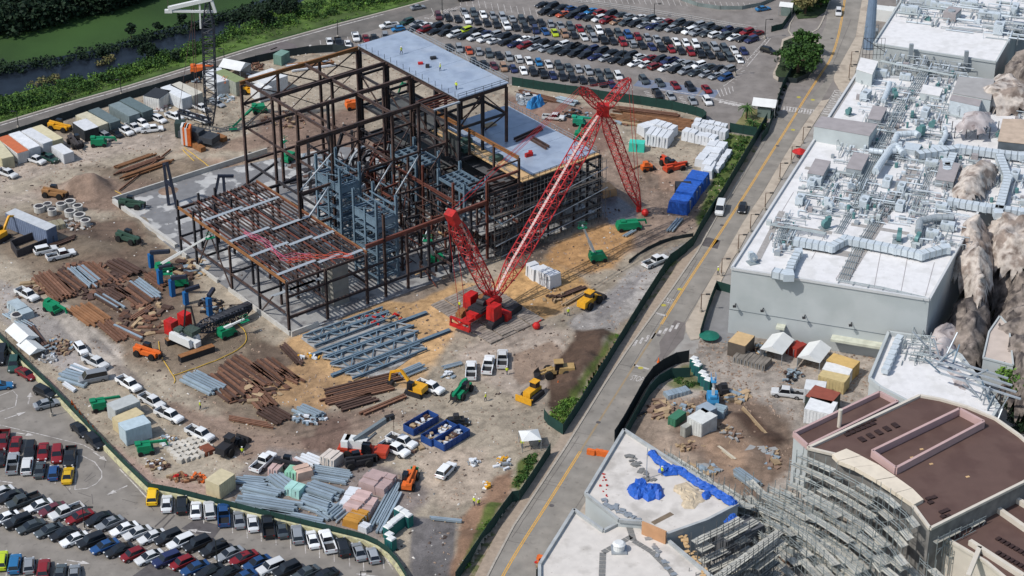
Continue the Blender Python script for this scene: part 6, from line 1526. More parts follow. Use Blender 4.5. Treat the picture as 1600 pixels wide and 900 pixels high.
pipes([(1376,95),(1432,107),(1490,118)],3,.35,'pipes along the foot of upper grey wall',z=1.2)
pipes([(1480,215),(1440,300),(1425,330)],3,.35,'pipes crossing to the long front duct')
pipes([(1205,350),(1240,356),(1290,365)],4,.3,'pipe rail along the left front bay',z=.9)
pipes([(1215,380),(1222,360),(1232,345)],5,.3,'bunch of pipes at left front corner',z=.9)
rduct([(1240,372),(1300,382),(1322,370),(1400,385),(1440,394),(1478,384)],1.5,1.3,duct,'long white duct crossing the roof above the front bays')
rduct([(1208,421),(1232,426)],1.8,1.3,duct,'short fat duct at the left front roof corner')
rduct([(1232,424),(1237,410),(1248,390)],1.3,1.1,duct,'duct bending up from the left front corner')
rduct([(1480,310),(1540,320),(1600,328)],1.6,1.3,duct,'wide duct at right in front of large tan rock')
rduct([(1433,238),(1500,228),(1560,236),(1600,240)],1.7,1.3,duct,'big rectangular duct loop above tan rock')
rduct([(1562,240),(1575,275),(1560,330)],1.6,1.3,duct,'duct running down right of the tan rock')
rduct([(1490,238),(1480,262),(1478,250)],1.5,1.2,duct,'short duct branch beside the elbow ducts')
rduct([(1560,10),(1570,38),(1600,44)],1.2,1.0,duct,'duct at the top right photo corner')
rround([(1368,268),(1378,252),(1392,232),(1400,228),(1412,240)],.75,duct,'round elbow duct near the roof centre')
rround([(1358,235),(1380,238),(1400,236)],.6,duct,'round duct joining pipe bundle near the middle')
rround([(1396,224),(1402,210),(1430,208),(1436,212)],.65,duct,'curved round duct below large fan')
rround([(1470,225),(1478,212),(1476,200)],.55,duct,'round duct pointing up right of the curved duct')
rround([(1380,158),(1388,140),(1390,130)],.6,duct,'round duct near white units at upper left')
rround([(1435,362),(1438,345),(1462,340),(1490,340)],.7,ductd,'grey round duct with elbow at right of roof')
rround([(1500,170),(1503,150)],.7,duct,'thick vertical looking duct on grey plant room')
rround([(1620 -20,195),(1586,205)],.6,duct,'round duct at the right photo edge'),
for i,(x,y,s) in enumerate(((1437,214,1.4),(1295,330,1.3),(1290,358,1.2),(1198,0,1),(1405,240,1.1),(1398,155,1.1),(1447,30+10,1.1),(1525,45,1.2),(1404,378,1.2),(1433,380,1.0),(1176,410,1.1),(1455,200,.9),(1425,185,.9),(1330,300,1.0),(1560,215,.9),(1325,180,.9))):
 if y<5:continue
 fan(x,y,s,['large teal fan beside the curved round duct','pale fan in the left middle roof bay','teal fan standing on the left white bay','','fan under the elbow ducts at centre','teal fan near the upper left units','teal fan on the upper building roof','big teal fan on upper roof at right','grey green fan on top of the long duct','small fan right end of the long duct','teal fan in the left front corner of roof','little fan left of the right round duct','little fan above the pipe crossing','fan near the left pipe rack','fan between right ducts','small fan in the upper left roof bay'][i],teal if i % 3 != 1 else duct,rnd.uniform(0,6))
rbox('roof_plant_room',[(1272,197),(1358,212),(1371,194),(1284,182)],3.4,wallp,'long grey plant room with flat roof beside the road parapet','plant room',greyroof)
rbox('roof_plant_room',[(1338,108),(1363,116),(1372,96),(1345,90)],3.0,wallp,'small pale plant room at the upper left roof corner','plant room',roofw)
rbox('roof_unit',[(1262,270),(1286,274),(1298,252),(1274,248)],2.2,ductd,'grey box unit near the left roof parapet','roof unit',greyroof)
rbox('roof_unit',[(1322,262),(1346,266),(1358,242),(1334,238)],2.0,ductd,'grey box unit left of the pipe bundle','roof unit',greyroof)
rbox('roof_unit',[(1356,185),(1376,188),(1386,168),(1364,165)],1.5,ductd,'grey box unit left of pipes in the upper bay','roof unit',greyroof)
rbox('roof_unit',[(1438,145),(1468,150),(1473,138),(1443,132)],1.6,wallp,'white box unit in the upper right bay','roof unit',roofw)
rbox('roof_plant_room',[(1484,156),(1530,166),(1535,152),(1490,143)],3.2,duct,'grey plant room under the ribbed metal roof','plant room',greyroof)
rbox('ribbed_roof',[(1489,145),(1548,156),(1553,124),(1498,120)],3.6,wallp,'ribbed grey metal roof block at upper right','roof block',mat('ribbed',S(170,168,166),.7,var=.1))
for k in range(9):pass
rbox('roof_unit',[(1410,232),(1434,236),(1440,226),(1416,222)],1.2,duct,'white unit near the big curved duct','roof unit')
rbox('roof_unit',[(1452,237),(1480,240),(1484,228),(1456,226)],1.4,duct,'white unit below the right round duct','roof unit')
rbox('roof_plant_room',[(1560,220),(1700,235),(1700,190),(1568,186)],3.0,mat('slate_wall',S(104,112,118),.7),'dark walled plant room with tan roof at the right edge','plant room',mat('tan_roof',S(196,176,156),.85,var=.15))
rbox('roof_unit',[(1462,280),(1490,284),(1500,256),(1470,250)],1.6,ductd,'grey box unit left of the tan rock','roof unit',greyroof)
for i,(x,y,l,w,h,a) in enumerate(((1278,287,3.4,1.8,1.6,70),(1268,292,2.6,1.5,1.4,70),(1352,155,3.0,1.6,1.5,60),(1455,262,2.5,1.5,1.4,-18),(1480,360,2.6,1.6,1.4,-18),(1376,120,2.6,1.4,1.4,-18),(1414,125,2.4,1.3,1.2,-18),(1386,290,3,1.5,1.4,68),(1408,300,2.6,1.4,1.5,68),(1330,215,0,0,0,0),(1250,318,2.4,1.5,1.4,68),(1350,322,3.0,1.5,1.4,68),(1445,182,3.0,1.5,1.4,68),(1510,300,2.4,1.5,1.4,-18),(1585,280,3,1.6,1.5,68),(1470,330,2.2,1.5,1.4,-18),(1406,328,2.4,1.5,1.4,68),(1456,372,2.4,1.5,1.4,-18))):
 if l==0:continue
 ahu(x,y,l,w,h,R(a),'pale air handling unit '+['by the left parapet','behind the left corner units','in the upper left roof bay','beside the crossing pipes','near the rock edge','below the upper grey wall','near pipes under the upper wall','beside the pipe bundle','right of the pipe bundle','','on the left strip of roof','at the middle bay edge','above the curved duct','left of the large rock','right of the tan rock','above the long duct','in middle of right bay','between long duct and rock'][i])
# walkway grey strips and low curbs dividing the roof into bays
gs=mat('roof_walkway',S(168,164,160),.85,var=.15,scale=2)
for i,pts in enumerate((((1218,378),(1250,385),(1330,398)),((1318,436),(1400,305),(1430,260)),((1225,352),(1300,364)),((1330,350),(1420,365)),((1258,262),(1345,276)),((1352,196),(1430,206),(1480,215)),((1296,185),(1350,100)),((1180,412),(1222,330)))):
 q=[P(x,y,HB+.03) for x,y in pts];mb=strip(q,2.2 if i in (1,0) else 1.2,HB+.03+i*.003);struct('roof_walkway',mb,gs)
# tangle of conduits and rails over the plant areas
rgc=random.Random(31)
zones=[((1290,275),(1370,330)),((1340,130),(1430,200)),((1400,250),(1480,330)),((1200,340),(1240,400)),((1440,100),(1500,150)),((1420,330),(1490,390)),((1490,245),(1600,330)),((1300,205),(1400,260)),((1580,150),(1600,220)),((1245,280),(1300,345)),((1375,85),(1500,120)),((1430,150),(1480,250)),((1330,300),(1420,350))]
znames=['centre left bay','upper left bay','area before tan rock','left front corner','area under upper wall','area above long duct','area behind the large rock','area below long plant room','right edge','left strip','foot of the upper wall','area left of ribbed roof','middle bay']
for zi,((x0,y0),(x1,y1)) in enumerate(zones):
 c=P((x0+x1)/2,(y0+y1)/2,HB);t=thing('conduit_cluster',f'tangle of thin conduits and small boxes on roof, {znames[zi]}','conduits',(c[0],c[1],HB))
 n=int((x1 -x0)*(y1 -y0)/62)+8
 for k in range(min(n,90)):
  x,y=rgc.uniform(x0,x1),rgc.uniform(y0,y1);p=P(x,y,HB);z=rgc.uniform(.2,1.3);a=R(rgc.choice((-18.7,71.3)));l=rgc.uniform(1.2,5.5);X,Y=p[0] -c[0],p[1] -c[1]
  if rgc.random()<.62:
   mb=MB();mb.tube((X,Y,z),(X+math.cos(a)*l,Y+math.sin(a)*l,z),rgc.uniform(.05,.16),6);mb.box(X,Y,0,.1,.1,z);mb.box(X+math.cos(a)*l,Y+math.sin(a)*l,0,.1,.1,z);obj('conduit',mb,rgc.choice((pipem,duct,ductd)),t)
  elif rgc.random()<.6:obj('junction_box',MB().box(X,Y,0,rgc.uniform(.4,1.3),rgc.uniform(.4,1.1),rgc.uniform(.3,1.3),a),rgc.choice((duct,ductd,wallp,greyroof)),t)
  else:obj('vent',MB().tube((X,Y,0),(X,Y,rgc.uniform(.5,1.3)),rgc.uniform(.15,.4),9),rgc.choice((duct,ductd,teal)),t)
# white membrane seams on the big bays
mb=MB()
for a_,b2 in (((1290,365),(1268,405)),((1376,395),(1366,448)),((1418,402),(1408,455)),((1460,410),(1446,462)),((1240,300),(1222,330)),((1330,400),(1306,436))):strip([P(*a_,HB+.02),P(*b2,HB+.02)],.12,HB+.02,mb)
struct('roof_seam',mb,greyroof)
# second building at the top, and its taller wall
gb2,g2o=flat_building('upper_grey_building',[(1365,70),(1556,99),(1590,40),(1700,40),(1700,-60),(1412,-60),(1407,5)],15.0,'second grey building with bright white roof at the top right',wallg,roofw,.5,.4)
for i,(x,y,l,w,h,a) in enumerate(((1420,22,4,1.6,1.8,-18),(1440,8,6,1.4,1.6,-18),(1487,30,4,3,2.0,60),(1470,15,5,1.2,1.5,-18),(1545,30,5,1.4,1.5,-18),(1560,52,3,2.2,2.2,70),(1513,12,4,1.2,1.4,-18),(1585,20,4,1.4,1.6,70))):
 t=ahu(x,y,l,w,h,R(a),'unit on upper white roof '+['at its left','near top edge left','with grey top in the middle','beside the middle pipes','under the long duct','at right by pipes','near top centre','at the far right'][i],duct if i != 2 else greyroof)
 p=P(x,y,15);t.location=(p[0],p[1],15.0)
c=P(1480,30,15);t=thing('conduit_cluster','tangle of pipes and ducts across the upper white roof','conduits',(c[0],c[1],15.0))
for k in range(120):
 x=rgc.uniform(1400,1600);y=rgc.uniform(0,32+(x -1400)*.22);p=P(x,y,15);z=rgc.uniform(.2,1.6);a=R(rgc.choice((-18.7,71.3,-18.7)));l=rgc.uniform(1.5,8);X,Y=p[0] -c[0],p[1] -c[1]
 mb=MB();mb.tube((X,Y,z),(X+math.cos(a)*l,Y+math.sin(a)*l,z),rgc.uniform(.06,.3),6);mb.box(X,Y,0,.1,.1,z);obj('conduit',mb,rgc.choice((pipem,duct,ductd)),t)
for x,y in ((1422,92),(1508,103)):one('wall_duct',MB().box(0,0,0,.9,.7,3.6),ductd,'grey duct standing against upper grey wall, '+('left one' if x<1450 else 'right one'),'duct',P3(x,y,HB))
# upper left flue and vessels
p=P(1357,75);t=thing('steel_flue','tall blue grey tapered flue beside the road at upper right','flue',p)
obj('shaft',MB().tube((0,0,0),(0,0,14),1.5,14,r2=1.0),mat('flue_blue',S(138,160,186),.4,.3,var=.15),t);obj('cage',MB().path([(2,0,0),(2,0,6),(-1.5,-1,6),(-1.5,-1,0)],.08,5),pipem,t)
one('roadside_cabin',MB().box(0,0,0,5,3.2,3,R(-20)).box(2.4,1,0,2.2,2.2,2.6,R(-20)),whp,'white equipment cabin behind the flue at the top','cabin',P3(1380,30))
one('yard_tank',MB().tube((0,0,0),(0,0,2.4),1.5,14).tube((0,0,2.4),(0,0,2.7),1.5,14,r2=.6),galv,'small round tank by the flue foot','tank',P3(1362,60))
# mesh cage by the flue
mb=MB()
for k in range(7):mb.tube((k*.8,0,0),(k*.8,0,5),.05,5)
for z in (1,2.5,5):mb.beam((0,0,z),(4.8,0,z),.08)
mb.beam((0,0,5),(4.8,-2,2.4),.1);one('steel_cage',mb,dsteel,'dark steel cage rising above the small plant room','cage',P3(1347,92,HB))
one('red_umbrella',MB().tube((0,0,0),(0,0,1.7),.05,6).tube((0,0,1.4),(0,0,2.3),1.7,10,r2=.05),redp,'bright red umbrella on the pavement by the grey building','umbrella',P3(1249,246,0))
# fake rockwork
rockm=mat('rock_tan',S(204,194,184),.9,var=.25,scale=.9,bump=.8,col2=S(152,138,128),thr=(.48,.6),col3=S(112,100,92),scale3=.45,thr3=(.52,.66),detail=9)
rockd=mat('rock_dark',S(140,130,122),.9,var=.4,scale=.9,bump=.8,col2=S(78,72,70),thr=(.45,.6),detail=9)
rockw=mat('rock_pale',S(200,192,190),.9,var=.18,scale=.6,bump=.4,col2=S(158,148,146),thr=(.5,.65),col3=S(112,98,96),scale3=.6,thr3=(.6,.7),detail=9)
def rock(poly,h_px,z0,z1,m,label,seed,step=.65,rough=2.5,cat='rockwork',edge=4.5):
 """craggy shell: a height field over the outline, steep at its edges"""
 pp=W(poly,h_px);xs=[a[0] for a in pp];ys=[a[1] for a in pp];ox_,oy_=sum(xs)/len(xs),sum(ys)/len(ys)
 gx=np.arange(min(xs) -1,max(xs)+1,step);gy=np.arange(min(ys) -1,max(ys)+1,step);X,Y=np.meshgrid(gx,gy);x,y=X.ravel(),Y.ravel()
 d=sdist(x,y,pp)+(fbm(x,y,4,3,seed) -.5)*2.5;e=np.clip(d/edge,0,1) ** .5
 n1=fbm(x,y,7,5,seed+1);n2=1 -np.abs(2*fbm(x,y,5.5,4,seed+2) -1)
 n3=np.abs(2*fbm(x+3*n1,y,3.4,3,seed+6) -1);z=z0+(z1 -z0)*e*(.62+.5*n1)+rough*(n2 -.6)*e+rough*.55*(n3 -.4)*e
 L1=fbm(z*1.0+x*.35,y*.5+x*.2,1.6,3,seed+3) -.5;L2=fbm(x*.4 -y*.3,z*1.1+y*.3,1.5,3,seed+4) -.5;jx=L1*3.4*e;jy=L2*3.4*e
 idx=np.arange(x.size).reshape(X.shape);q=np.stack([idx[:-1,:-1].ravel(),idx[:-1,1:].ravel(),idx[1:,1:].ravel(),idx[1:,:-1].ravel()],1);q=q[(d[q]>-.2).all(1)]
 used=np.unique(q);rm=-np.ones(x.size,int);rm[used]=np.arange(used.size)
 me=fast_mesh('rockwork',np.stack([(x+jx -ox_)[used],(y+jy -oy_)[used],z[used] -z0],1),rm[q]);me.materials.append(m)
 o=bpy.data.objects.new('rockwork',me);C.objects.link(o);o.location=(ox_,oy_,z0);tag(o,label,cat);return o
HR=12
rock([(1488,345),(1500,330),(1600,325),(1700,330),(1700,700),(1560,560),(1540,500),(1560,430),(1500,400)],9,0,10,rockd,'dark craggy artificial rock mass at right edge of the grey building',11,rough=5)
rock([(1478,352),(1516,328),(1560,332),(1562,372),(1556,420),(1530,440),(1505,405),(1482,385)],14,7,16.5,rockm,'tan artificial rock shell overhanging the roof corner',12,rough=3.5)
rock([(1515,325),(1570,322),(1700,330),(1700,380),(1600,385),(1560,380)],15,7,15.5,rockm,'tan artificial rock bluff right of overhanging shell',13,rough=3.5)
rock([(1484,455),(1545,430),(1560,470),(1540,530),(1500,540),(1480,500)],9,2,11,rockd,'dark furrowed rock face below the roof corner',14,rough=4)
rock([(1446,500),(1490,485),(1512,500),(1500,540),(1525,590),(1540,625),(1520,650),(1490,600),(1465,560),(1446,540)],8,2,9,rockw,'pale crumpled rock shell standing in front of the grey wall',15,rough=3,step=.6)
rock([(1570,500),(1590,480),(1640,500),(1640,600),(1600,585),(1580,560)],8,2,9,rockm,'tan rock slope at the right photo edge',16,rough=2.5)
rock([(1485,285),(1500,255),(1560,243),(1562,262),(1545,300),(1500,312)],HB+2.5,HB,HB+4.2,rockm,'isolated tan fake rock peak standing on the roof',17,rough=1.4,edge=3.5)
rock([(1523,150),(1535,140),(1556,110),(1620,130),(1640,160),(1560,162)],HB+3,HB,HB+5,rockm,'tan fake rock ridge at the upper right of roof',18,rough=1.5,edge=3)
rock([(1490,192),(1510,174),(1550,172),(1562,190),(1535,205),(1500,202)],HB+3,HB+2,HB+4.5,rockw,'pale fake rock dome carried on a steel stand',19,rough=1,edge=3)
t=thing('rock_stand','open steel stand carrying the pale fake rock dome','steel stand',P3(1525,215,HB))
for k in range(6):
 for m_ in range(2):obj('leg',MB().beam((-7+k*2.4,m_*3 -.5,0),(-7+k*2.4,m_*3 -.5,2.6),.14),dsteel,t)
 obj('brace',MB().beam((-7+k*2.4,-.5,0),(-4.6+k*2.4,-.5,2.6),.1) if k<5 else MB().beam((-7,-.5,1.4),(5,-.5,1.4),.1),galv,t)
rock([(1560,100),(1600,60),(1700,80),(1700,130),(1580,140)],15,8,19,rockd,'dark rock mass at upper right photo edge',20,rough=3)
# low roofs among the rocks
flat_building('low_pale_block',[(1375,610),(1530,690),(1560,640),(1500,560),(1446,532),(1388,524),(1358,596)],6.0,'low pale roofed block between rock shell and brown roof',wallg,roofw,.9,.5)
flat_building('tan_roof_slab',[(1536,560),(1583,572),(1576,510),(1562,495),(1545,520)],7.5,'smooth pale sloping slab between the rock shells',wallg,mat('pale_tan_roof',S(204,190,178),.85,var=.08),.3,.3)
t=thing('rock_framework','grey steel framework exposed below pale rock shell','steel framework',P3(1510,640,6))
for k in range(26):
 x=rgc.uniform(1450,1560);y=560+(x -1450)*.75+rgc.uniform(-16,16);p=P(x,y,6);o_=P(1510,640,6);X,Y=p[0] -o_[0],p[1] -o_[1]
 obj('strut',MB().beam((X,Y,0),(X+rgc.uniform(-4,4),Y+rgc.uniform(-3,3),rgc.uniform(1.5,4.5)),.22),lsteel if k % 3 else bsteel,t)
for k in range(4):
 a_=P(1452+k*5,560+k*14,6);o_=P(1510,640,6);obj('rail',MB().beam((a_[0] -o_[0],a_[1] -o_[1],1+k*.5),(a_[0] -o_[0]+12,a_[1] -o_[1] -9,1.4+k*.5),.3),lsteel,t)
# ---------------- lower right buildings and scaffolds ----------------
wroof=mat('dirty_white_roof',S(216,210,202),.8,var=.08,scale=.6,col2=S(190,184,176),thr=(.52,.66),col3=S(150,142,132),scale3=1.2,thr3=(.66,.8))
flat_building('white_roofed_building',[(975,674),(1153,790),(1105,815),(1040,838),(1003,818),(967,815),(915,774)],6.0,'white roofed building with blue tarpaulins beside the road',wallg,wroof,.55,.5,pm=mat('parapet_grey',S(176,180,180),.7))
flat_building('white_roofed_building',[(897,799),(943,832),(966,820),(1003,822),(1038,842),(1130,920),(1130,980),(843,980),(843,885)],5.0,'white roofed building cut by the bottom edge with grey walkways',wallg,wroof,.55,.5,pm=mat('parapet_grey'))
gw=mat('walk_pad',S(126,126,124),.85,var=.15,scale=4)
mb=MB()
for pts in (((940,915),(942,863),(987,838)),((983,822),(990,845),(1018,862),(1048,892),(1060,915))):
 q=resample([P(x,y,5.03) for x,y in pts],1.0)
 for a,b_ in zip(q[:-1],q[1:]):strip([a,(a[0]+(b_[0] -a[0])*.92,a[1]+(b_[1] -a[1])*.92)],1.0,5.04,mb)
struct('roof_walkway',mb,gw)
def deco(px,py,h,l,w,hh,rz,m,label,name,cat):return one(name,MB().box(0,0,0,l,w,hh,R(rz)),m,label,cat,P3(px,py,h))
p=P3(967,860,5);t=thing('roof_vent','white drum shaped roof vent near the bottom edge','vent',p);obj('drum',MB().tube((0,0,0),(0,0,1.3),.9,16).tube((0,0,1.3),(0,0,1.6),1.05,16,r2=.7),whp,t);obj('curb',MB().box(0,0,0,2.4,2.4,.25),galv,t)
tarpb=mat('blue_tarp',S(44,96,188),.5,var=.22,scale=1.6,bump=.5)
def tarp(pts,w,hmax,z,m,label,seed,name='tarpaulin',n=10,step=.5,cat='tarpaulin'):
 """crumpled sheet thrown along a run of photo points"""
 q=resample([P(x,y,z) for x,y in pts],step);rg3=random.Random(seed);o0=q[0];V_=[];k=n
 for i,a in enumerate(q):
  b_=q[min(len(q) -1,i+1)];c=q[max(0,i -1)];l=dist(c,b_) or 1;nx,ny=-(b_[1] -c[1])/l,(b_[0] -c[0])/l
  ww=w*(1+rg3.uniform(-.22,.22))*(1 if 0<i<len(q) -1 else .55)
  for j in range(k+1):
   s=j/k -.5;hh=hmax*(1 -(2*s) ** 2)*rg3.uniform(.55,1.1) if 0<j<k and 0<i<len(q) -1 else 0.0
   V_.append((a[0] -o0[0]+nx*s*ww+rg3.uniform(-.1,.1),a[1] -o0[1]+ny*s*ww+rg3.uniform(-.1,.1),hh))
 F_=[(i*(k+1)+j,i*(k+1)+j+1,(i+1)*(k+1)+j+1,(i+1)*(k+1)+j) for i in range(len(q) -1) for j in range(k)]
 mb=MB();mb.add(V_,F_);return one(name,mb,m,label,cat,(o0[0],o0[1],z+.02))
tarp([(982,770),(998,768),(1012,770),(1036,768)],4.2,1.3,6.0,tarpb,'bright blue tarpaulin heaped in the middle of white roof',1)
tarp([(990,762),(1012,760)],2.6,1.6,6.0,tarpb,'raised peak of blue tarpaulin at top of the heap',2)
tarp([(1016,706),(1030,722),(1046,733),(1062,735),(1085,752),(1110,765),(1135,780),(1150,791)],1.7,.9,6.3,tarpb,'long blue tarpaulin draped along the roof edge by scaffold',3)
tarp([(1032,732),(1042,738),(1060,736)],2.0,.9,6.1,tarpb,'blue tarpaulin bulge beside the long draped one',4)
tarp([(1096,773),(1110,776)],2.2,.8,6.1,tarpb,'small crumpled blue tarpaulin right part of white roof',5)
tarp([(1133,812),(1142,816),(1148,806)],1.8,.8,6.4,tarpb,'small blue tarpaulin on the dark scaffold',6)
deco(1010,748,6,.12,.12,6,0,lsteel,'thin pale mast standing on the white roof','mast','mast')
tarp([(1060,772),(1072,764),(1084,776),(1078,786),(1066,784)],3.4,.5,6.0,mat('tan_sheet',S(200,184,158),.9,var=.2,scale=2),'rumpled tan sheets on the white roof',7,name='sheet_pile',cat='sheets')
mb=MB();a=P3(1003,834,5);b_=P3(1040,850,5);mb.beam((0,0,1.2),(b_[0] -a[0],b_[1] -a[1],1.2),.3,2.4);one('plywood_wall',mb,mat('ply_wall',S(196,150,112),.8,var=.1),'plywood clad wall piece between the two white roofs','wall',a)
deco(1035,810,6,4.2,.9,.04,40,mat('wet_stain',S(128,112,92),.4),'dark wet patch on the white roof beside plywood','wet_patch','patch')
rg5=random.Random(5)
for nm,n,(x0,y0),(x1,y1),z,m_,lab in (('insulation_tile',22,(985,712),(1018,752),6,gw,'dark square tiles strewn in a line on the white roof'),('roof_debris',30,(945,785),(995,812),6,galv,'small grey pieces and boxes at front corner of white roof'),('roof_debris',14,(940,740),(950,790),6,redp,'scattered small red items on left of white roof'),('wood_piece',26,(1060,830),(1105,900),5.2,ply,'timber pieces lying at the scaffold foot by lower roof'),('roof_debris',16,(1000,820),(1050,900),5,galv,'small grey pieces around the roof walkway bend')):
 c=P3((x0+x1)/2,(y0+y1)/2,z);t=thing(nm+'s',lab,'debris',c)
 for k in range(n):
  f=k/n;x=x0+(x1 -x0)*f+rg5.uniform(-6,6);y=y0+(y1 -y0)*f+rg5.uniform(-4,4);p=P(x,y,z)
  s=.35 if m_ is redp else 1;obj(nm,MB().box(p[0] -c[0],p[1] -c[1],0,rg5.uniform(.4,1.0)*s,rg5.uniform(.3,.9)*s,rg5.uniform(.06,.3),rg5.uniform(0,3)),m_,t)
brown_r=mat('brown_roof',S(102,80,73),.85,var=.07,scale=.4,col2=S(94,72,66),thr=(.5,.6))
pink=mat('pink_parapet',S(196,166,162),.8,var=.06);cream=mat('cream_parapet',S(214,206,192),.8,var=.06);creamf=mat('cream_fascia',S(228,216,196),.8,var=.08)
flat_building('curved_roof_building',[(1262,702),(1437,620),(1470,626),(1512,638),(1555,656),(1592,682),(1640,725),(1600,755),(1453,828),(1425,790),(1385,755),(1340,728),(1305,712)],10.0,'building with large brown curved roof and pink parapet channel',mat('dark_grey_wall',S(132,130,126),.85,var=.25,scale=.6),brown_r,.45,.5,pm=cream)  # wall toned darker than the other grey walls
def ring(poly,h0,ph,pw,m,label,closed=True):
 q=[P(x,y,h0) for x,y in poly];o0=q[0];q=[(a[0] -o0[0],a[1] -o0[1]) for a in q];mb=MB()
 for a,b_ in zip(q,(q[1:]+q[:1]) if closed else q[1:]):mb.beam((a[0],a[1],ph/2),(b_[0],b_[1],ph/2),pw,ph)
 return one('parapet_channel',mb,m,label,'parapet',(o0[0],o0[1],h0+.02))
ring([(1362,714),(1498,648),(1536,668),(1399,741)],10.0,1.3,.5,pink,'pink walled rectangular channel on the brown roof')
flat_building('annex',[(1240,682),(1374,618),(1402,633),(1262,702)],9.4,'narrow brown roofed annex with pink parapet left of curved roof',wallg,brown_r,.9,.45,pm=pink)
flat_building('lower_brown_building',[(1458,832),(1520,798),(1600,757),(1760,740),(1760,960),(1600,930),(1540,880)],6.6,'lower brown roof block at bottom right with cream beams',cream,brown_r,.5,.5)
for (a,b_) in (((1546,790),(1610,835)),((1575,776),(1640,815)),((1515,850),(1600,905)),((1530,860),(1512,905))):
 p,q=P(*a,6.7),P(*b_,6.7);one('cream_upstand',MB().beam((0,0,.45),(q[0] -p[0],q[1] -p[1],.45),.7,.9),cream,'cream upstand beam crossing lower brown roof','beam',(p[0],p[1],6.62))
# cream segmented canopy along the front edge
cv=[(1300,712),(1322,703),(1345,714),(1372,728),(1400,747),(1425,765),(1443,783),(1428,791),(1400,772),(1370,752),(1335,732),(1310,722)]
q=[P(x,y,10.35) for x,y in cv];o0=q[0];t=thing('segmented_canopy','cream segmented canopy along front edge of the brown roof','canopy',(o0[0],o0[1],10.4))
q=[(a[0] -o0[0],a[1] -o0[1]) for a in q]
up_,lo_=q[1:7],[q[0]]+q[:6:-1]
for k in range(5):
 a,b_,c,d=up_[k],up_[k+1],lo_[k+1],lo_[k];g=lambda u,v:(u[0]+(v[0] -u[0])*.015,u[1]+(v[1] -u[1])*.015)
 mb=MB();mb.prism([g(a,b_),g(b_,a),g(c,d),g(d,c)],-.5,.25 -.03*(k % 2));obj('panel',mb,creamf,t)
one('flue_pipe',MB().tube((0,0,0),(0,0,3.4),.35,12),cream,'pale round flue standing on the annex roof edge','flue',P3(1311,667,9.4))
clr=mat('black_vent',S(60,44,42),.8)
for x,y in [(1324+(k % 6)*8,680 -(k % 6)*3.4 -(k // 6)*6) for k in range(12)]+[(1345+(k % 5)*13+(k // 5)*4,686 -(k % 5)*5.5+(k // 5)*3) for k in range(10)]+[(1451,780),(1459,778),(1454,786),(1472,801),(1479,798),(1474,808),(1481,807)]:
 one('roof_curb',MB().box(0,0,0,.9,.7,.25,R(30)),clr,'low black vent curb on the brown roof','roof vent',P3(x,y,10.0),group='black vent curbs on the brown roof')
for k in range(16):one('roof_curb',MB().box(0,0,0,.9,.6,.3,R(40)),clr,'low black curb on the lower brown roof','roof vent',P3(1560+(k % 8)*7,865+(k % 8)*4 -(k // 8)*22,6.6),group='black curbs on the lower brown roof')
for x,y in ((1387,724),(1425,715),(1455,725),(1512,745),(1440,702)):one('roof_board',MB().box(0,0,0,.6,.4,.05,R(20)),ply,'small pale board lying on the brown roof','board',P3(x,y,10.0))
# tiered scaffold
scb=mat('scaffold_board',S(184,182,172),.85,var=.2,scale=1.5,orand=.2);sct=mat('scaffold_tube',S(158,166,166),.5,.4,var=.1)
def tier_scaffold(line_px,h0,tiers,dh,dw,label,bay=2.4,seed=1,ytop=None,side=1,base=0.0,tube=None,first=0.6,pb=.9):
 tb=tube or sct;ln_=resample([P(x,y,h0) for x,y in line_px],bay);o0=ln_[len(ln_) // 2];t=thing('tiered_scaffold',label,'scaffold',(o0[0],o0[1],base));rg4=random.Random(seed)
 a,b_=ln_[0],ln_[-1];l=dist(a,b_);dx,dy=(b_[0] -a[0])/l,(b_[1] -a[1])/l;nx,ny=dy*side,-dx*side
 def pt(i,off,z):i=max(0,min(len(ln_) -1,i));return (ln_[i][0] -o0[0]+nx*off,ln_[i][1] -o0[1]+ny*off,z -base)
 N=len(ln_)
 for k in range(tiers):
  hk=h0 -.4 -k*dh
  if hk<.8:break
  off=first+k*dw;i0=int(rg4.uniform(0,2));i1=N -1 -int(rg4.uniform(0,2));dz=0;dl=0
  for i in range(i0,i1):
   if rg4.random()<.22:dz=rg4.choice((-.5,0,0,.5,1.0));dl=rg4.uniform(-.35,.35)
   h=hk+dz;of=off+dl
   if rg4.random()<pb:
    j=rg4.uniform(-.04,.04);mb=MB()
    for s in range(3):mb.beam(pt(i,of+s*.5,h+j+s*.012),pt(i+1,of+s*.5,h -j+s*.012),.46,.06)
    o=obj('deck_boards',mb,scb,t);o['kind']='stuff'
   for o_ in (of -.25,of+1.25):obj('standard',MB().tube(pt(i,o_,max(base,h -5)),pt(i,o_,h+1.5),.06,5,caps=False),tb,t)
   A_,B_=pt(i,of+1.25,0),pt(i+1,of+1.25,0);M_=((A_[0]+B_[0])/2,(A_[1]+B_[1])/2)
   if k % 2==0:obj('standard',MB().tube((*M_,max(0,h -3)),(*M_,h+1.3),.05,5,caps=False),tb,t)
   mb=MB();mb.tube(pt(i,of+1.25,h+1.0),pt(i+1,of+1.25,h+1.0),.055,5,caps=False).tube(pt(i,of+1.25,h+.5),pt(i+1,of+1.25,h+.5),.055,5,caps=False).tube(pt(i,of -.25,h -.12),pt(i,of+1.3,h -.12),.055,5,caps=False).tube(pt(i,of+1.25,h -1.2),pt(i+1,of+1.25,h -1.2),.05,5,caps=False)
   o=obj('guard_rails',mb,tb,t);o['kind']='stuff'
   if rg4.random()<.5:obj('brace',MB().tube(pt(i,of+1.25,h -2.2),pt(i+1,of+1.25,h),.05,5,caps=False),tb,t)
   if rg4.random()<.16:obj('ladder',MB().beam(pt(i,of+.2,h -1.2),pt(i+1,of+1.5,h+.2),.5,.08),tb,t)
 return t
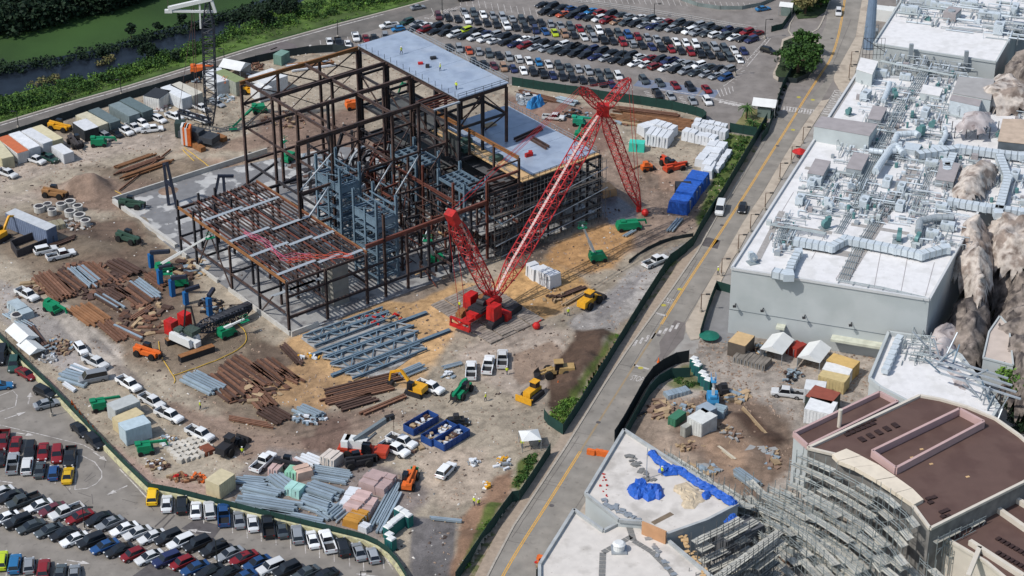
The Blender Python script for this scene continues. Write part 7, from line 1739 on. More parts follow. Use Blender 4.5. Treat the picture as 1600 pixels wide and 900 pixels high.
tier_scaffold([(1258,706),(1310,729),(1350,750),(1395,778),(1430,808),(1455,838)],10.0,11,.92,1.42,'tall stepped scaffold with many grey decks before the brown roof',seed=1)
tier_scaffold([(1195,745),(1250,772),(1300,800),(1350,832),(1400,868),(1440,900)],6.4,5,1.1,1.6,'lower stepped scaffold in front of the tall one',seed=2)
tier_scaffold([(1180,745),(1215,780),(1250,815),(1290,850),(1330,890)],4.8,4,1.1,1.7,'outermost low scaffold decks beside the dirt pit',seed=3)
tier_scaffold([(1453,838),(1490,820),(1530,800)],8.0,3,1.6,.5,'scaffold against the cream end wall of the brown building',seed=4,side=1,first=.4)
tier_scaffold([(1440,860),(1480,900),(1500,925)],5,3,1.4,1.7,'scaffold by the bottom edge beside lower brown building',seed=5)
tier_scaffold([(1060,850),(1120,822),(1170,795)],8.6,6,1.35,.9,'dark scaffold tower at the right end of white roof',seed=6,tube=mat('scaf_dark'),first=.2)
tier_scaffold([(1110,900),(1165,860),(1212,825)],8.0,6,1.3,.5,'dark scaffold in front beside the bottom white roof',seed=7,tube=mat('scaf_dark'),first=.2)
tier_scaffold([(1060,735),(1100,760),(1150,792),(1185,800)],5.2,3,1.2,-1.4,'scaffold decks behind the long blue tarpaulin',seed=8,side=1,first=-2.2)
tier_scaffold([(1050,700),(1090,725),(1130,750)],2.6,1,1.2,1.2,'low scaffold walkway at the left rim of the dirt pit',seed=9)
one('shade_core',MB().box(0,0,0,8,4,3.2,R(35)),mat('shadow_block',S(98,100,104),.85,var=.2),'grey block standing in for shade inside the dark scaffold tower','wall',P3(1150,850,0))  # grey block stands in for the shaded inside of the scaffold
t=thing('roof_duct','grey duct run on the low pale roofed block','duct',P3(1397,560,6))
for k in range(7):p=P(1404 -k*3.4,536+k*8,6);o_=P(1397,560,6);obj('duct_section',MB().box(p[0] -o_[0],p[1] -o_[1],.4,1.5,1.2,1.0,R(60)),duct,t)
c=P3(1432,548,6);t=thing('conduit_cluster','tangle of pipes on low block beside pale rock shell','conduits',c)
for k in range(44):
 x,y=rg5.uniform(1408,1452),rg5.uniform(532,572);p=P(x,y,6);a=R(rg5.choice((-18,72)));l=rg5.uniform(1,4);X,Y,z=p[0] -c[0],p[1] -c[1],rg5.uniform(.2,1.8);obj('conduit',MB().tube((X,Y,z),(X+l*math.cos(a),Y+l*math.sin(a),z),.09,5).box(X,Y,0,.1,.1,z),pipem,t)
# ---------------- containers, stacks of material and small things ----------------
def container(a,b_,w,h,col,label,name='container',cat='container',z=.06,topc=None,doorc=None):
 """a,b: photo ends of the roof centre line"""
 p,q=P(*a,h+z),P(*b_,h+z);l=dist(p,q);rz=ang(p,q);c=((p[0]+q[0])/2,(p[1]+q[1])/2,z)
 t=thing(name,label,cat,c,rz);m=mat('sheet%d_%d_%d' % col,S(*col),.6,var=.1,scale=1.2)
 obj('body',MB().box(0,0,.1,l,w,h -.16),m,t);obj('roof',MB().box(0,0,h -.06,l+.04,w+.04,.06),mat('sheet%d_%d_%d' % topc,S(*topc),.6,var=.1,scale=1.2) if topc else m,t)
 mb=MB()
 for k in range(int(l/.6)):
  x=-l/2+.3+k*.6;mb.box(x,-w/2 -.02,.25,.22,.06,h -.45);mb.box(x,w/2+.02,.25,.22,.06,h -.45)
 o=obj('side_ribs',mb,m,t);o['kind']='stuff'
 for s in (-1,1):obj('door',MB().box(l/2+.02,s*w/4,.2,.06,w/2 -.1,h -.4),mat('door_d%d_%d_%d' % (doorc or col),scl(S(*(doorc or col)),.8),.6),t)
 for x in (-l/2+.15,l/2 -.15):obj('corner_post',MB().box(x,-w/2,0,.16,.16,h).box(x,w/2,0,.16,.16,h),m,t)
 return t
for a,b_,w,h,c,lab,tc in (((-10,220),(12,246),2.6,2.7,(206,198,166),'cream container at the left photo edge',None),((4,213),(36,237),2.6,2.7,(226,226,224),'container with orange roof left of two white ones',(202,112,72)),
 ((22,207),(54,230),2.6,2.8,(228,230,232),'left one of two white containers near orange roof',None),((41,202),(75,222),2.6,2.8,(216,218,220),'right one of two white containers near orange roof',None),((57,197),(90,218),2.6,2.7,(214,204,168),'cream container right of the white containers',None),
 ((88,226),(107,239),2.4,2.4,(218,220,222),'short white cargo trailer parked before cream container',None),((124,188),(143,201),3.4,2.8,(58,62,66),'dark office box with white roof',(216,218,220)),((127,177),(160,195),3.0,2.7,(206,198,172),'long cream container behind the dark office box',None),
 ((146,170),(180,190),2.6,2.7,(104,118,120),'leftmost grey green container of three',None),((178,161),(210,179),2.8,2.7,(128,142,144),'middle grey green container of three',None),((195,154),(231,173),2.8,2.7,(100,116,118),'rightmost grey green container of three',None),
 ((233,143),(258,148),5.0,3.0,(226,226,222),'white kiosk with black roof and dark lettering',(52,54,58)),((259,134),(292,152),2.8,3.0,(224,228,230),'white container right of the black roofed kiosk',None),((273,130),(309,147),2.8,3.0,(206,202,188),'cream container beside the white one near crane',None),
 ((330,108),(352,126),4.4,3.4,(216,220,222),'white box building left of olive roof by crane',None),((342,110),(376,126),2.8,3.6,(168,172,160),'container with olive green roof behind frame column',(136,148,104)),((173,636),(212,621),3.0,3.0,(186,190,188),'grey site container with rounded look above the tan one',None),
 ((181,657),(219,641),2.6,2.6,(206,190,150),'tan container between grey and pale blue ones',None),((190,667),(230,654),3.0,3.2,(186,204,212),'pale blue container below the tan one',None),((331,754),(356,736),3.0,3.0,(206,194,160),'tan container with blue plate near the block pallets',None),
 ((16,329),(80,356),2.6,3.6,(118,132,158),'long blue sided trailer with pale roof at left',(196,200,204)),((400,125),(437,112),6,3.6,(220,222,222),'white tent block behind the open frame, larger',None),((398,138),(418,132),4,3.0,(216,218,218),'white tent block behind the open frame, smaller',None),
 ((1151,537),(1166,521),3.4,3.0,(96,88,80),'shed with tan flat roof at the grey wall',(206,176,132)),((1258,600),(1290,604),3.4,2.8,(218,220,220),'white cabin at the lower row in right yard',None),((1297,557),(1338,570),3.0,2.8,(210,176,112),'long tan container near canopy of grey wall',None),
 ((1288,571),(1330,580),2.8,2.7,(230,230,228),'long white container below the tan one',None),((1283,581),(1324,592),2.8,2.6,(206,186,136),'cream container below long white one',None),((1262,629),(1304,638),4.2,3.0,(232,234,234),'white cabin with windows beside the brown roof annex',None),
 ((1266,610),(1306,622),4.2,3.0,(60,70,66),'dark cabin with red roof strip behind the white cabin',(150,82,66)),((1067,283),(1069,293),3.2,2.8,(50,52,58),'black wrapped box load beside the blue tarpaulin',None),((1086,644),(1109,656),4.0,3.4,(216,218,214),'white equipment container in the right yard',None),
 ((1096,631),(1112,641),2.6,3.4,(156,170,182),'blue grey container behind white equipment container',None),((1052,645),(1064,650),3.2,1.6,(66,124,96),'green flat topped bin in the right yard',None),((1072,660),(1080,664),3.0,2.2,(168,168,160),'grey steel cabin beside green bin',None),((433,81),(446,84),3.4,2.6,(120,152,140),'green topped shed at the far fence corner',None)):
 container(a,b_,w,h,c,lab,topc=tc)
# gable tents and canopies
def tent(px,py,l,w,h,rz,label,m=None,legs=True):
 p=P(px,py);t=thing('canopy_tent',label,'tent',(p[0],p[1],.06),R(rz));m=m or whp;h2=h+w*.25
 mb=MB();mb.add([(-l/2,-w/2,h),(l/2,-w/2,h),(l/2,w/2,h),(-l/2,w/2,h),(-l/2 if legs != 2 else 0,0,h2),(l/2 if legs != 2 else 0,0,h2)],[(0,1,5,4),(2,3,4,5),(1,2,5),(3,0,4)]);obj('roof',mb,m,t)
 for x in (-1,1):
  for y in (-1,1):obj('leg',MB().tube((x*l/2*.96,y*w/2*.96,0),(x*l/2*.96,y*w/2*.96,h),.07,6),galv,t)
 if legs is True:obj('side_wall',MB().box(0,w/2 -.05,.3,l*.96,.05,h -.3),m,t)
 return t
tent(828,698,3.4,3.4,2.3,10,'small white canopy tent by the gate in the road fence',legs=2)
tent(1213,556,6.0,4.4,2.4,62,'white gable tent left of red stores at the grey wall');tent(1271,569,6.0,4.4,2.4,62,'white gable tent right of red stores at grey wall')
tent(368,118,6,5,2.6,-25,'white gable tent among the equipment behind frame corner');tent(36,534,6.0,4,1.7,-52,'large white arched cover near the left fence');tent(50,552,5,3.4,1.3,-50,'smaller white arched cover below the larger one')
tent(1194,180,5.4,4.4,3.0,-15,'toll booth with white roof beside the car park exit',legs=False);tent(1228,22,3.4,3,2.4,-15,'small green booth with white roof at top junction',m=whp,legs=False)
for x,y,s in ((1194,182,3.0),(1228,23,2.4)):deco(x,y,.02,s,1.8,2.4,-15,mat('booth_wall',S(120,136,130),.6),'booth cabin under white roof','booth','booth')
# portable toilets
for i,(x,y,g) in enumerate([(624,808,1),(633,813,1),(638,818,1),(607,836,1),(613,830,1),(619,825,1),(626,820,1),(609,848,1),(612,855,1),(1084,572,0),(1087,577,0),(1090,582,0),(1097,594,0),(1101,599,0),(1106,605,0)]):
 p=P(x,y+4);t=thing('portable_toilet',('green portable toilet with white roof at end of the duct yard' if g else 'portable toilet with white roof by right yard entrance'),'portable toilet',(p[0],p[1],.06),R(-40 if g else -35),'portable toilets by the duct yard' if g else 'portable toilets at the right yard')
 obj('cabin',MB().box(0,0,0,1.2,1.2,2.15),mat('toilet_green',S(34,112,104),.6,var=.1),t);obj('roof',MB().box(0,0,2.15,1.24,1.24,.2,0,tx=.8,ty=.8),whp,t);obj('door',MB().box(0,-.62,.15,.8,.05,1.8),mat('toilet_door',S(40,90,96),.6),t)
# bundles: each lying piece is an object
rusty=mat('stack_rust',S(126,92,74),.8,.1,var=.25,scale=1.5,orand=.3);rustyd=mat('stack_dark',S(88,68,60),.8,.1,var=.25,orand=.25);galvb=mat('stack_galv',S(168,184,194),.45,.35,var=.12,orand=.14);wrapb=mat('stack_wrap',S(222,226,230),.5,var=.08,orand=.06);pinkw=mat('pink_wrap',S(198,170,164),.6,var=.15,orand=.15);timb=mat('stack_timber',S(176,152,120),.85,var=.2,orand=.2);orb=mat('stack_orange',S(152,110,78),.8,.1,var=.2,orand=.2)
rb=random.Random(17)
def bundle(a,b_,width,n,m,label,h=.3,layers=1,kind='i',name='beam_stack',cat='beams',z=.1,piece='beam'):
 """pieces lie along a-b, side by side over the width in metres; each on timber bearers"""
 p,q=P(*a),P(*b_);l=dist(p,q);rz=ang(p,q);c=((p[0]+q[0])/2,(p[1]+q[1])/2,z);t=thing(name,label,cat,c,rz)
 for ly in range(layers):
  nn=max(1,n -ly*2)
  for k in range(nn):
   y=(k -(nn -1)/2)*width/max(1,n);w=width/n*.68;dl=rb.uniform(-.08,.08)*l;z0=.15+ly*h*1.15+h/2;ll=l*rb.uniform(.84,1.0)
   A_,B_=(-ll/2+dl,y+rb.uniform(-.05,.05),z0),(ll/2+dl,y+rb.uniform(-.05,.05),z0);mb=MB()
   if kind=='i':mb.ibeam(A_,B_,w,h,.045)
   elif kind=='t':mb.tube(A_,B_,min(w,h)/2*1.1,8)
   else:mb.beam(A_,B_,w,h)
   obj(piece,mb,m if not isinstance(m,tuple) else m[(k+ly) % len(m)],t)
 for s in (-.32,0,.32):obj('bearer',MB().box(l*s,0,0,.2,width*1.05,.15),timb,t)
 return t
BD=[
 # brown yard on the left
 ((66,432),(104,470),5,8,rusty,'rusty beams at the far left of brown yard'),((90,425),(130,455),4,6,(rusty,rustyd),'rusty beams left of pale channels'),((110,421),(146,452),1.6,4,galvb,'long galvanised channels lying in the brown yard'),((120,418),(152,444),2.4,3,galvb,'wide grey panels right of the galvanised channels'),
 ((132,413),(175,447),3.4,5,rusty,'rusty beams behind the galvanised channels'),((165,452),(195,470),4,6,rustyd,'dark rusty beams in the middle of brown yard'),((150,462),(190,486),2,4,(rustyd,galvb),'dark rods beside the orange edged stack'),((120,480),(160,508),5,8,orb,'orange rusty beams in the middle lower yard'),
 ((195,448),(235,478),5,6,(rusty,rustyd),'rusty plates at centre right of brown yard'),((210,440),(248,468),2.6,4,galvb,'grey brown channels right of rusty plates'),((160,505),(195,535),3,5,rusty,'rusty beams below orange beams'),((180,512),(225,533),2,3,(rusty,galvb),'long rusty pieces near small green box'),((175,410),(215,432),4,5,rustyd,'dark beams at the upper brown yard'),
 ((60,320+75),(120,372),1.6,3,rustyd,'dark timbers along the trench'),((230,430),(262,452),3,4,rusty,'rusty beams next to the slab wall'),((205,502),(240,480),1.4,3,rusty,'short rusty beams below the plates'),
 # behind crane, upper left
 ((175,266),(240,243),1.2,4,orb,'rusty trusses top row of pit'),((182,274),(255,247),1.6,5,rusty,'rusty trusses middle row of the pit'),((190,282),(270,254),1.8,5,orb,'rusty trusses front row of the pit'),
 # middle yard
 ((355,565),(420,610),6,9,(rusty,rustyd),'dark rusty beams in the yard left of sand'),((405,565),(450,600),5,8,(rustyd,rusty),'dark rusty beams next to the sand'),((330,590),(378,628),5,7,(rustyd,rusty),'dark rusty beams below the galvanised pile'),((382,600),(420,640),4,5,rusty,'rusty beams lower in middle yard'),((430,580),(470,600),2,3,rusty,'short rusty beams beside sand'),((440,540),(470,572),1.6,3,rustyd,'dark long beams running down the sand edge'),
 ((295,590),(345,615),4.5,7,galvb,'galvanised sheets pile at the road bend'),((410,640),(448,662),4,6,rustyd,'dark short beams near haul road'),((355,655),(425,668),1.4,3,rusty,'long rusty beam along the haul road'),((465,640),(500,655),3,5,galvb,'small galvanised pieces near haul road'),
 # long beams at centre bottom
 ((510,618),(630,588),3,5,(rustyd,rusty),'long dark beams, upper bundle south of sand'),((505,632),(625,604),2.4,4,rusty,'long rusty beams, second bundle south of sand'),((530,640),(590,622),3,4,rustyd,'dark beams in the lower bundle near excavator'),((565,650),(642,618),1.4,2,rusty,'two rusty beams reaching to the excavator'),((625,590),(660,575),2.6,5,galvb,'grey tubes behind yellow excavator'),((690,578),(722,570),1.2,3,galvb,'grey tubes lying left of white trucks'),
 # duct yard
 ((372,785),(470,800),4,6,galvb,'long grey ducts along the near fence at left'),((380,765),(440,778),3,5,galvb,'grey ducts at left of duct yard'),((400,800),(510,822),2.5,4,galvb,'long grey ducts beside the green fence at middle'),((372,752),(425,757),2.4,4,galvb,'short grey ducts at the top left of duct yard'),((425,748),(455,770),4,6,galvb,'blue grey ducts in upper duct yard'),
 ((487,735),(550,745),2.2,4,galvb,'ducts at the upper right duct yard'),((490,748),(545,757),1.6,3,galvb,'ducts below the pallets of wrapped goods'),((480,765),(530,782),4.6,6,galvb,'large stack of ducts at duct yard centre'),((470,785),(515,800),3.6,5,galvb,'ducts near wrapped rolls'),((500,800),(520,812),2.5,4,galvb,'short ducts before the pink rolls'),
 ((515,815),(545,790),3.4,6,galvb,'blue grey tubes standing out before pink rolls'),((582,830),(622,755),1.8,4,galvb,'longest grey ducts pointing away at right of duct yard'),((590,838),(628,765),1.2,2,galvb,'outer long grey ducts near toilets'),((470,715),(500,728),3,4,wrapb,'white wrapped ducts near pallets'),((444,722),(470,735),3,4,(wrapb,pinkw),'wrapped pieces left of pallets'),
 ((98,588),(140,600),4,5,galvb,'grey duct bundle above silver van'),((108,575),(150,592),2.4,4,(galvb,wrapb),'pale bundle behind the silver van'),((100,602),(118,614),1,2,wrapb,'white plank left of silver van'),((10,492),(50,515),2,4,galvb,'grey tubes near the left fence'),((40,505),(72,548),1.8,3,rustyd,'dark beams beside the white arched covers'),
 # back right yard
 ((805,144),(870,160),2.2,5,rusty,'red brown beams behind lower deck'),((960,182),(1090,200),6,9,orb,'orange brown steel sections along far fence'),((955,172),(1060,185),3,5,rusty,'rusty sections nearer the far fence'),((968,192),(1030,200),2,4,timb,'long timber pieces below the steel sections'),((870,157),(900,165),2.6,5,galvb,'pale poles behind the lower deck'),
 ((985,267),(1012,255),.5,1,timb,'single white pole beside orange skid steer'),((880,480),(928,452),.9,2,timb,'two long timbers on the sand near loader'),((868,468),(915,450),1.4,3,rustyd,'dark timbers on the sand'),((1045,365),(1062,345),1.6,3,galvb,'pipes below the blue tarpaulin bundles'),((975,372),(992,362),1,2,galvb,'short pipes near folded green lift'),
 # right yard
 ((1105,688),(1150,722),.7,1,mat('pale_timber',S(206,196,176),.8),'long concrete strip across the dirt pit'),((1095,700),(1110,690),1.6,4,timb,'timber pile below white equipment container'),((990,655),(1010,645),.8,1,blkp,'black pipe at the white roof top corner'),((1160,640),(1205,690),.6,2,timb,'timbers along pit edge'),((1150,740),(1185,765),2.4,5,galvb,'pale boards at the scaffold foot beside dirt pit'),
 ((668,812),(724,818),.7,2,galvb,'long grey beam across the drive end'),((385,120),(430,135),3,5,(rusty,wrapb),'mixed steel and wrapped goods behind open frame'),((450,110),(520,100),4,6,(wrapb,orb,galvb),'mixed materials near far fence corner'),((180,305),(262,240),.3,1,rusty,'rusty rail edge of pit'),((330,330),(440,250),.5,1,dsteel,'dark steel lying on slab')]
for i,(a,b_,w,n,m,lab) in enumerate(BD):
 tubes='tube' in lab or 'pole' in lab or 'pipe' in lab;flat=m in (galvb,wrapb) or isinstance(m,tuple) and galvb in m
 bundle(a,b_,w,n,m,lab,h=.42 if flat else .34,layers=2 if n >= 5 and (flat or i % 3==0) else 1,kind='t' if tubes else ('b' if flat or m is timb else 'i'),name='pipe_bundle' if tubes else ('duct_stack' if flat else 'beam_stack'),cat='pipes' if tubes else ('ducts' if flat else 'beams'),piece='pipe' if tubes else ('duct' if flat else 'beam'))
# white wrapped loads and pink rolls
def load(a,b_,w,h,m,label,n=1,name='wrapped_load',cat='wrapped load',z=.08):
 p,q=P(*a),P(*b_);l=dist(p,q);t=thing(name,label,cat,((p[0]+q[0])/2,(p[1]+q[1])/2,z),ang(p,q))
 for k in range(n):
  x=(k -(n -1)/2)*l/n;mb=MB();mb.box(x,rb.uniform(-.1,.1),0,l/n*.94,w,h*rb.uniform(.88,1.05),0,tx=.96,ty=.86);obj('package',mb,m,t)
  obj('strap',MB().box(x,0,-.01,.08,w*1.01,h*.9),galv,t)
 return t
teals=mat('teal_wrap',S(70,208,182),.5,var=.1)
for a,b_,w,h,m,lab,n in (((1000,212),(1028,204),3,2.2,wrapb,'white wrapped boxes left of the wrapped block group',3),((1012,220),(1048,226),5,2.6,wrapb,'large white wrapped block with four packages',4),((1020,205),(1055,214),3,2.4,wrapb,'white wrapped packages behind the large block',4),((1068,216),(1120,228),2.6,2.2,wrapb,'long white wrapped row near palm bed',5),
 ((1082,207),(1136,218),2.4,2.2,wrapb,'long white wrapped row behind the first',5),((1085,199),(1136,207),2.0,2.0,wrapb,'rearmost long white wrapped row',5),((1092,262),(1118,228),2.2,1.8,wrapb,'white wrapped beams beside green strip, left',3),((1102,270),(1130,232),2.2,1.8,wrapb,'white wrapped beams beside green strip, middle',4),((1118,272),(1140,240),1.4,1.2,wrapb,'small silver packages on the green strip edge',7),((1105,280),(1112,262),2.2,1.8,wrapb,'white wrapped bundle above blue tarpaulins',2),
 ((982,234),(1008,236),2.4,2.2,teals,'teal wrapped bundle in the back right yard',1),((828,428),(842,438),2.4,2.6,wrapb,'white cube stack on the sand, rear part',2),((840,434),(868,450),3.0,2.8,wrapb,'white cube stack on the sand, front part',3),((508,720),(530,728),3.2,1.9,mat('beige_wrap',S(212,202,192),.6,var=.12),'pallets of beige wrapped goods behind duct yard',4),((470,740),(478,752),3.0,1.9,mat('salmon_wrap',S(206,176,158),.6),'salmon wrapped block in the duct yard',2),
 ((425,738),(440,742),3.0,1.7,pinkw,'pink wrapped pallets at left of duct yard',2),((450,742),(468,746),2.8,1.6,mat('mint_wrap',S(150,206,178),.6),'mint green wrapped pallet',2),((450,768),(474,775),2.6,1.5,mat('pale_teal_wrap',S(168,212,204),.6),'pale teal wrapped rolls',2),((548,826),(566,806),3.2,1.4,mat('amber_stack',S(196,142,62),.7,var=.2),'amber timber stack before near fence',4),((548,806),(572,778),3.0,1.6,pinkw,'pink white rolls behind amber stack',5),
 ((566,812),(582,785),2.2,1.2,pinkw,'pink rolls right of amber stack',4),((572,770),(594,748),3.4,1.8,mat('mauve_wrap',S(184,160,156),.6,var=.12),'mauve wrapped rolls at top of duct yard',3),((590,775),(612,752),2.6,1.6,mat('mauve_wrap'),'mauve wrapped rolls, right of the first',3),((566,833),(574,826),1.8,1.2,wrapb,'pale wrapped packages by fence end',2),((540,798),(556,770),2.4,1.2,wrapb,'white wrapped rolls left of pink rolls',4),
 ((75,388 -30),(100,372 -20),3,1.0,mat('form_panel',S(150,144,122),.8),'stack of formwork panels below blue trailer',3),((935,305),(958,300),4.0,1.6,mat('ochre_top',S(190,150,110),.8),'ochre topped bin beside the puddle',1),((1150,560),(1200,575),3.4,1.2,mat('junk',S(130,124,116),.8,var=.3),'row of grey crates and frames before the tents',9),((1236,548),(1252,556),3.2,1.8,mat('red_store',S(150,52,42),.7),'dark red stores between the two gable tents',2),((1040,622),(1075,612),2.0,.8,galvb,'silver parts by green fence in right yard',6),
 ((1120,655),(1128,645),2.4,1.8,mat('bluegrey_box',S(150,170,180),.6),'blue grey cylinder rack right of white container',4),((318,702),(330,712),2,1.0,mat('rust_bin',S(130,76,56),.8),'rust brown bin below white pickup',1),((20,478),(45,500),2.6,1.4,mat('pale_tank',S(170,184,190),.6),'pale blue tanks near left photo edge',3)):
 load(a,b_,w,h,m,lab,n)
t=load((1058,336),(1078,306),4.4,2.8,tarpb,'near bright blue tarpaulin covered load by the road fence',2);t=load((1073,312),(1094,284),4.4,2.6,tarpb,'far bright blue tarpaulin covered load behind the near one',2)
tarp([(826,170),(846,160)],3.0,2.4,.1,mat('light_blue_tarp',S(50,130,190),.5,var=.2,bump=.4),'light blue tarpaulin heap behind the lower deck',12)
# blue skips
def skip(px,py,l,w,rz,label):
 p=P(px,py);t=thing('blue_skip',label,'skip',(p[0],p[1],.08),R(rz));m=mat('skip_blue',S(40,76,140),.6,var=.2);h=1.35
 obj('floor',MB().box(0,0,0,l,w,.12),m,t)
 for s in (-1,1):obj('side',MB().box(0,s*w/2,.1,l,.1,h),m,t);obj('end',MB().box(s*l/2,0,.1,.1,w -.12,h),m,t)
 rs_=random.Random(px)
 for k in range(34):obj('waste',MB().box(rs_.uniform(-l*.4,l*.4),rs_.uniform(-w*.36,w*.36),rs_.uniform(.3,.9),rs_.uniform(.4,1.6),rs_.uniform(.2,.6),.2,rs_.uniform(0,3)),rs_.choice((timb,rustyd,wrapb,slabc,rustyd)),t)
 for k in range(5):obj('rib',MB().box(-l*.4+k*l*.2,-w/2 -.08,.1,.1,.08,h -.1),m,t)
skip(658,667,6.2,2.5,48,'blue skip full of waste standing apart at the rear');skip(686,683,6.4,2.5,48,'blue skip, left one of the touching pair');skip(706,690,6.4,2.5,48,'blue skip, right one of the touching pair')
# concrete rings
for i,(x,y,s) in enumerate(((62,330,1),(82,335,.8),(96,326,.9),(110,322,1),(122,329,.9),(110,337,1),(125,343,1.05),(75,326,.8),(27,500,1.0),(134,352,.9))):
 o=one('concrete_ring',MB().tube((0,0,0),(0,0,1.1),1.15*s,16).tube((0,0,1.1),(0,0,1.25),1.2*s,16),conc_w,'pale precast concrete ring standing in the dirt','concrete ring',P3(x,y,.1));obj('dark_opening',MB().tube((0,0,1.2),(0,0,1.27),.85*s,14),dsteel,o)
# trench box and pit
t=thing('trench_box','open dark steel trench box at left beside white pickup','trench box',P3(50,395,0))
c0=P(50,395)
for a,b_ in (((18,388),(75,366)),((28,403),(85,380)),((18,388),(28,403))):p,q=P(*a),P(*b_);obj('side_plate',MB().beam((p[0] -c0[0],p[1] -c0[1],.9),(q[0] -c0[0],q[1] -c0[1],.9),.2,1.7),dsteel,t)
# blue grey roof trusses assembled on the ground
def gtruss(a,b_,w,label):
 p,q=P(*a),P(*b_);l=dist(p,q);t=thing('assembled_truss',label,'truss',((p[0]+q[0])/2,(p[1]+q[1])/2,.3),ang(p,q));n=int(l/2.1)
 for s in (-1,1):obj('chord',MB().ibeam((-l/2,s*w/2,.3),(l/2,s*w/2,.3),.34,.4),bsteel,t)
 for k in range(n):
  x0=-l/2+l*k/n;x1=-l/2+l*(k+1)/n;obj('web',MB().beam((x0,-w/2 if k % 2 else w/2,.3),(x1,w/2 if k % 2 else -w/2,.3),.2),bsteel if k % 4 else lsteel,t)
  if k % 2:obj('post',MB().beam((x0,-w/2,.3),(x0,w/2,.3),.18),bsteel,t)
gtruss((478,533),(603,488),2.2,'blue grey truss on ground, topmost of the group');gtruss((486,541),(612,494),2.4,'blue grey truss on ground, second from top');gtruss((505,558),(640,508),3.0,'blue grey truss on ground in the middle');gtruss((510,568),(648,517),2.6,'blue grey truss on ground below the middle');gtruss((525,580),(655,530),2.8,'blue grey truss on ground, second from bottom');gtruss((545,592),(662,545),2.2,'blue grey truss on ground at bottom right')
bundle((467,566),(656,495),1.2,1,bsteel,'very long blue grey beam crossing above the trusses',h=.4);bundle((500,597),(692,523),1.2,1,bsteel,'very long blue grey beam along the bottom of trusses',h=.4)
sheet('laydown_slab',W([(470,530),(500,505),(590,492),(640,515),(665,545),(600,590),(550,590)]),.16,mat('laydown_slab',S(168,168,166),.8,var=.15,scale=1,col2=S(128,122,116),thr=(.5,.6)))
# pallets of paving blocks
t=thing('paving_pallets','rows of pale paving block pallets behind tan container','pallets',P3(290,702,.08));c0=P(290,702)
for i in range(7):
 for j in range(5):
  p=P(262+i*8.5+j*5,706 -i*2.6+j*5.6 -6);obj('pallet',MB().box(p[0] -c0[0],p[1] -c0[1],0,1.05,.95,rb.uniform(.4,.8),R(-20+rb.uniform(-14,14))),mat('paver',S(204,198,186),.85,var=.15,orand=.1),t)
# rubble and scrap piles
def pile(px,py,rx,ry,n,mats_,label,name='scrap_pile',smax=1.2,h=.8,cat='scrap'):
 c=P(px,py);t=thing(name,label,cat,(c[0],c[1],.08));rs_=random.Random(int(px*7+py))
 for k in range(n):
  a=rs_.uniform(0,6.3);r=rs_.random() ** .6;p=P(px+math.cos(a)*rx*r,py+math.sin(a)*ry*r);z=h*(1 -r)*rs_.random()
  mb=MB();mb.box(p[0] -c[0],p[1] -c[1],z,rs_.uniform(.2,smax),rs_.uniform(.15,smax*.5),rs_.uniform(.1,.45),rs_.uniform(0,3));obj('piece',mb,rs_.choice(mats_),t)
dirtm=mat('dirt_lump',S(140,116,100),.95,var=.2)
for a in ((92,545,26,13,90,(rustyd,galvb,dirtm,timb),'heap of dark scrap and pipes near left fence'),(75,562,14,7,26,(wrapb,slabc),'small white bags and parts by the fence'),(246,728,18,9,60,(timb,wrapb,rustyd),'pile of timber offcuts left of paving pallets'),(285,748,22,8,40,(redp,rusty,timb,orb),'red and rusty scrap along the fence bend'),(262,690,14,8,34,(galvb,wrapb,timb),'mixed parts above the paving pallets'),
 (310,750,12,8,22,(orangep,orangep,rusty),'orange barriers left of the tan container'),(250,170,16,6,40,(wrapb,slabc,pinkw),'pale rubble bags before the kiosk'),(300,125,18,6,40,(rusty,galvb,dsteel),'steel parts behind cream container'),(400,105,14,6,34,(rusty,rustyd),'rusty scrap near far fence'),(345,155,20,7,30,(galvb,wrapb,galvb),'galvanised parts right of the crane'),(485,655,26,9,54,(galvb,wrapb,rustyd,galvb),'mixed silver scrap by the haul road'),
 (1075,700,18,8,30,(timb,dirtm),'timber scraps in the dirt pit'),(1130,680,30,16,70,(dirtm,timb,dirtm,slabc),'lumps and boards around the dirt pit'),(1180,548,34,10,80,(galvb,rustyd,timb,slabc,blkp),'crowded stores of parts before the grey wall'),(1230,875,28,14,46,(slabc,dirtm),'pale stone blocks in the pit at the bottom'),(1300,878,24,14,60,(wrapb,slabc,galvb),'pale bags and parts under scaffold edge'),(1070,640,30,9,40,(galvb,timb,dirtm),'site parts in front of the portable toilets'),
 (1240,590,18,12,40,(galvb,rustyd,blkp),'dark parts left of the long containers'),(820,120+35,14,12,120,(lsteel,galv,lsteel),'tangled pale scaffold tubes at the deck corner'),(850,880,14,10,30,(redp,timb,orangep),'red and tan debris beside the road at bottom'),(700,588,12,5,16,(galvb,wrapb),'small parts left of white trucks'),(375,400,0.5,.5,1,(rusty,),'x'),(120,352,24,10,34,(slabc,dirtm,conc_w),'broken concrete among the rings'),(740,725,10,5,14,(galv,wrapb),'barrier parts near the gate'),
 (785,725,12,12,24,(wrapb,galv,yelp),'cement mixer parts and hoses by the gate'),(330,480,20,14,60,(dsteel,blkp,galvb,timb),'dark valves and parts on the slab under low frame'),(600,500,40,12,44,(redp,galv,timb),'small parts strewn on laydown slab'),(640,360,30,12,40,(rusty,dsteel,galvb),'parts on the ground inside frame'),(870,465,24,14,16,(timb,rustyd),'a few timbers thrown on the sand'),(450,190,40,14,50,(rusty,rustyd,timb),'timber and steel behind open frame'),(480,560,20,5,14,(wrapb,yelp),'small parts at sand edge'),
 (895,180,26,8,40,(blkp,galvb,rusty),'dark trailers load behind the deck'),(760,760,6,5,10,(yelp,wrapb),'yellow bagged parts by the drive')):
 if a[6]=='x':continue
 pile(*a)
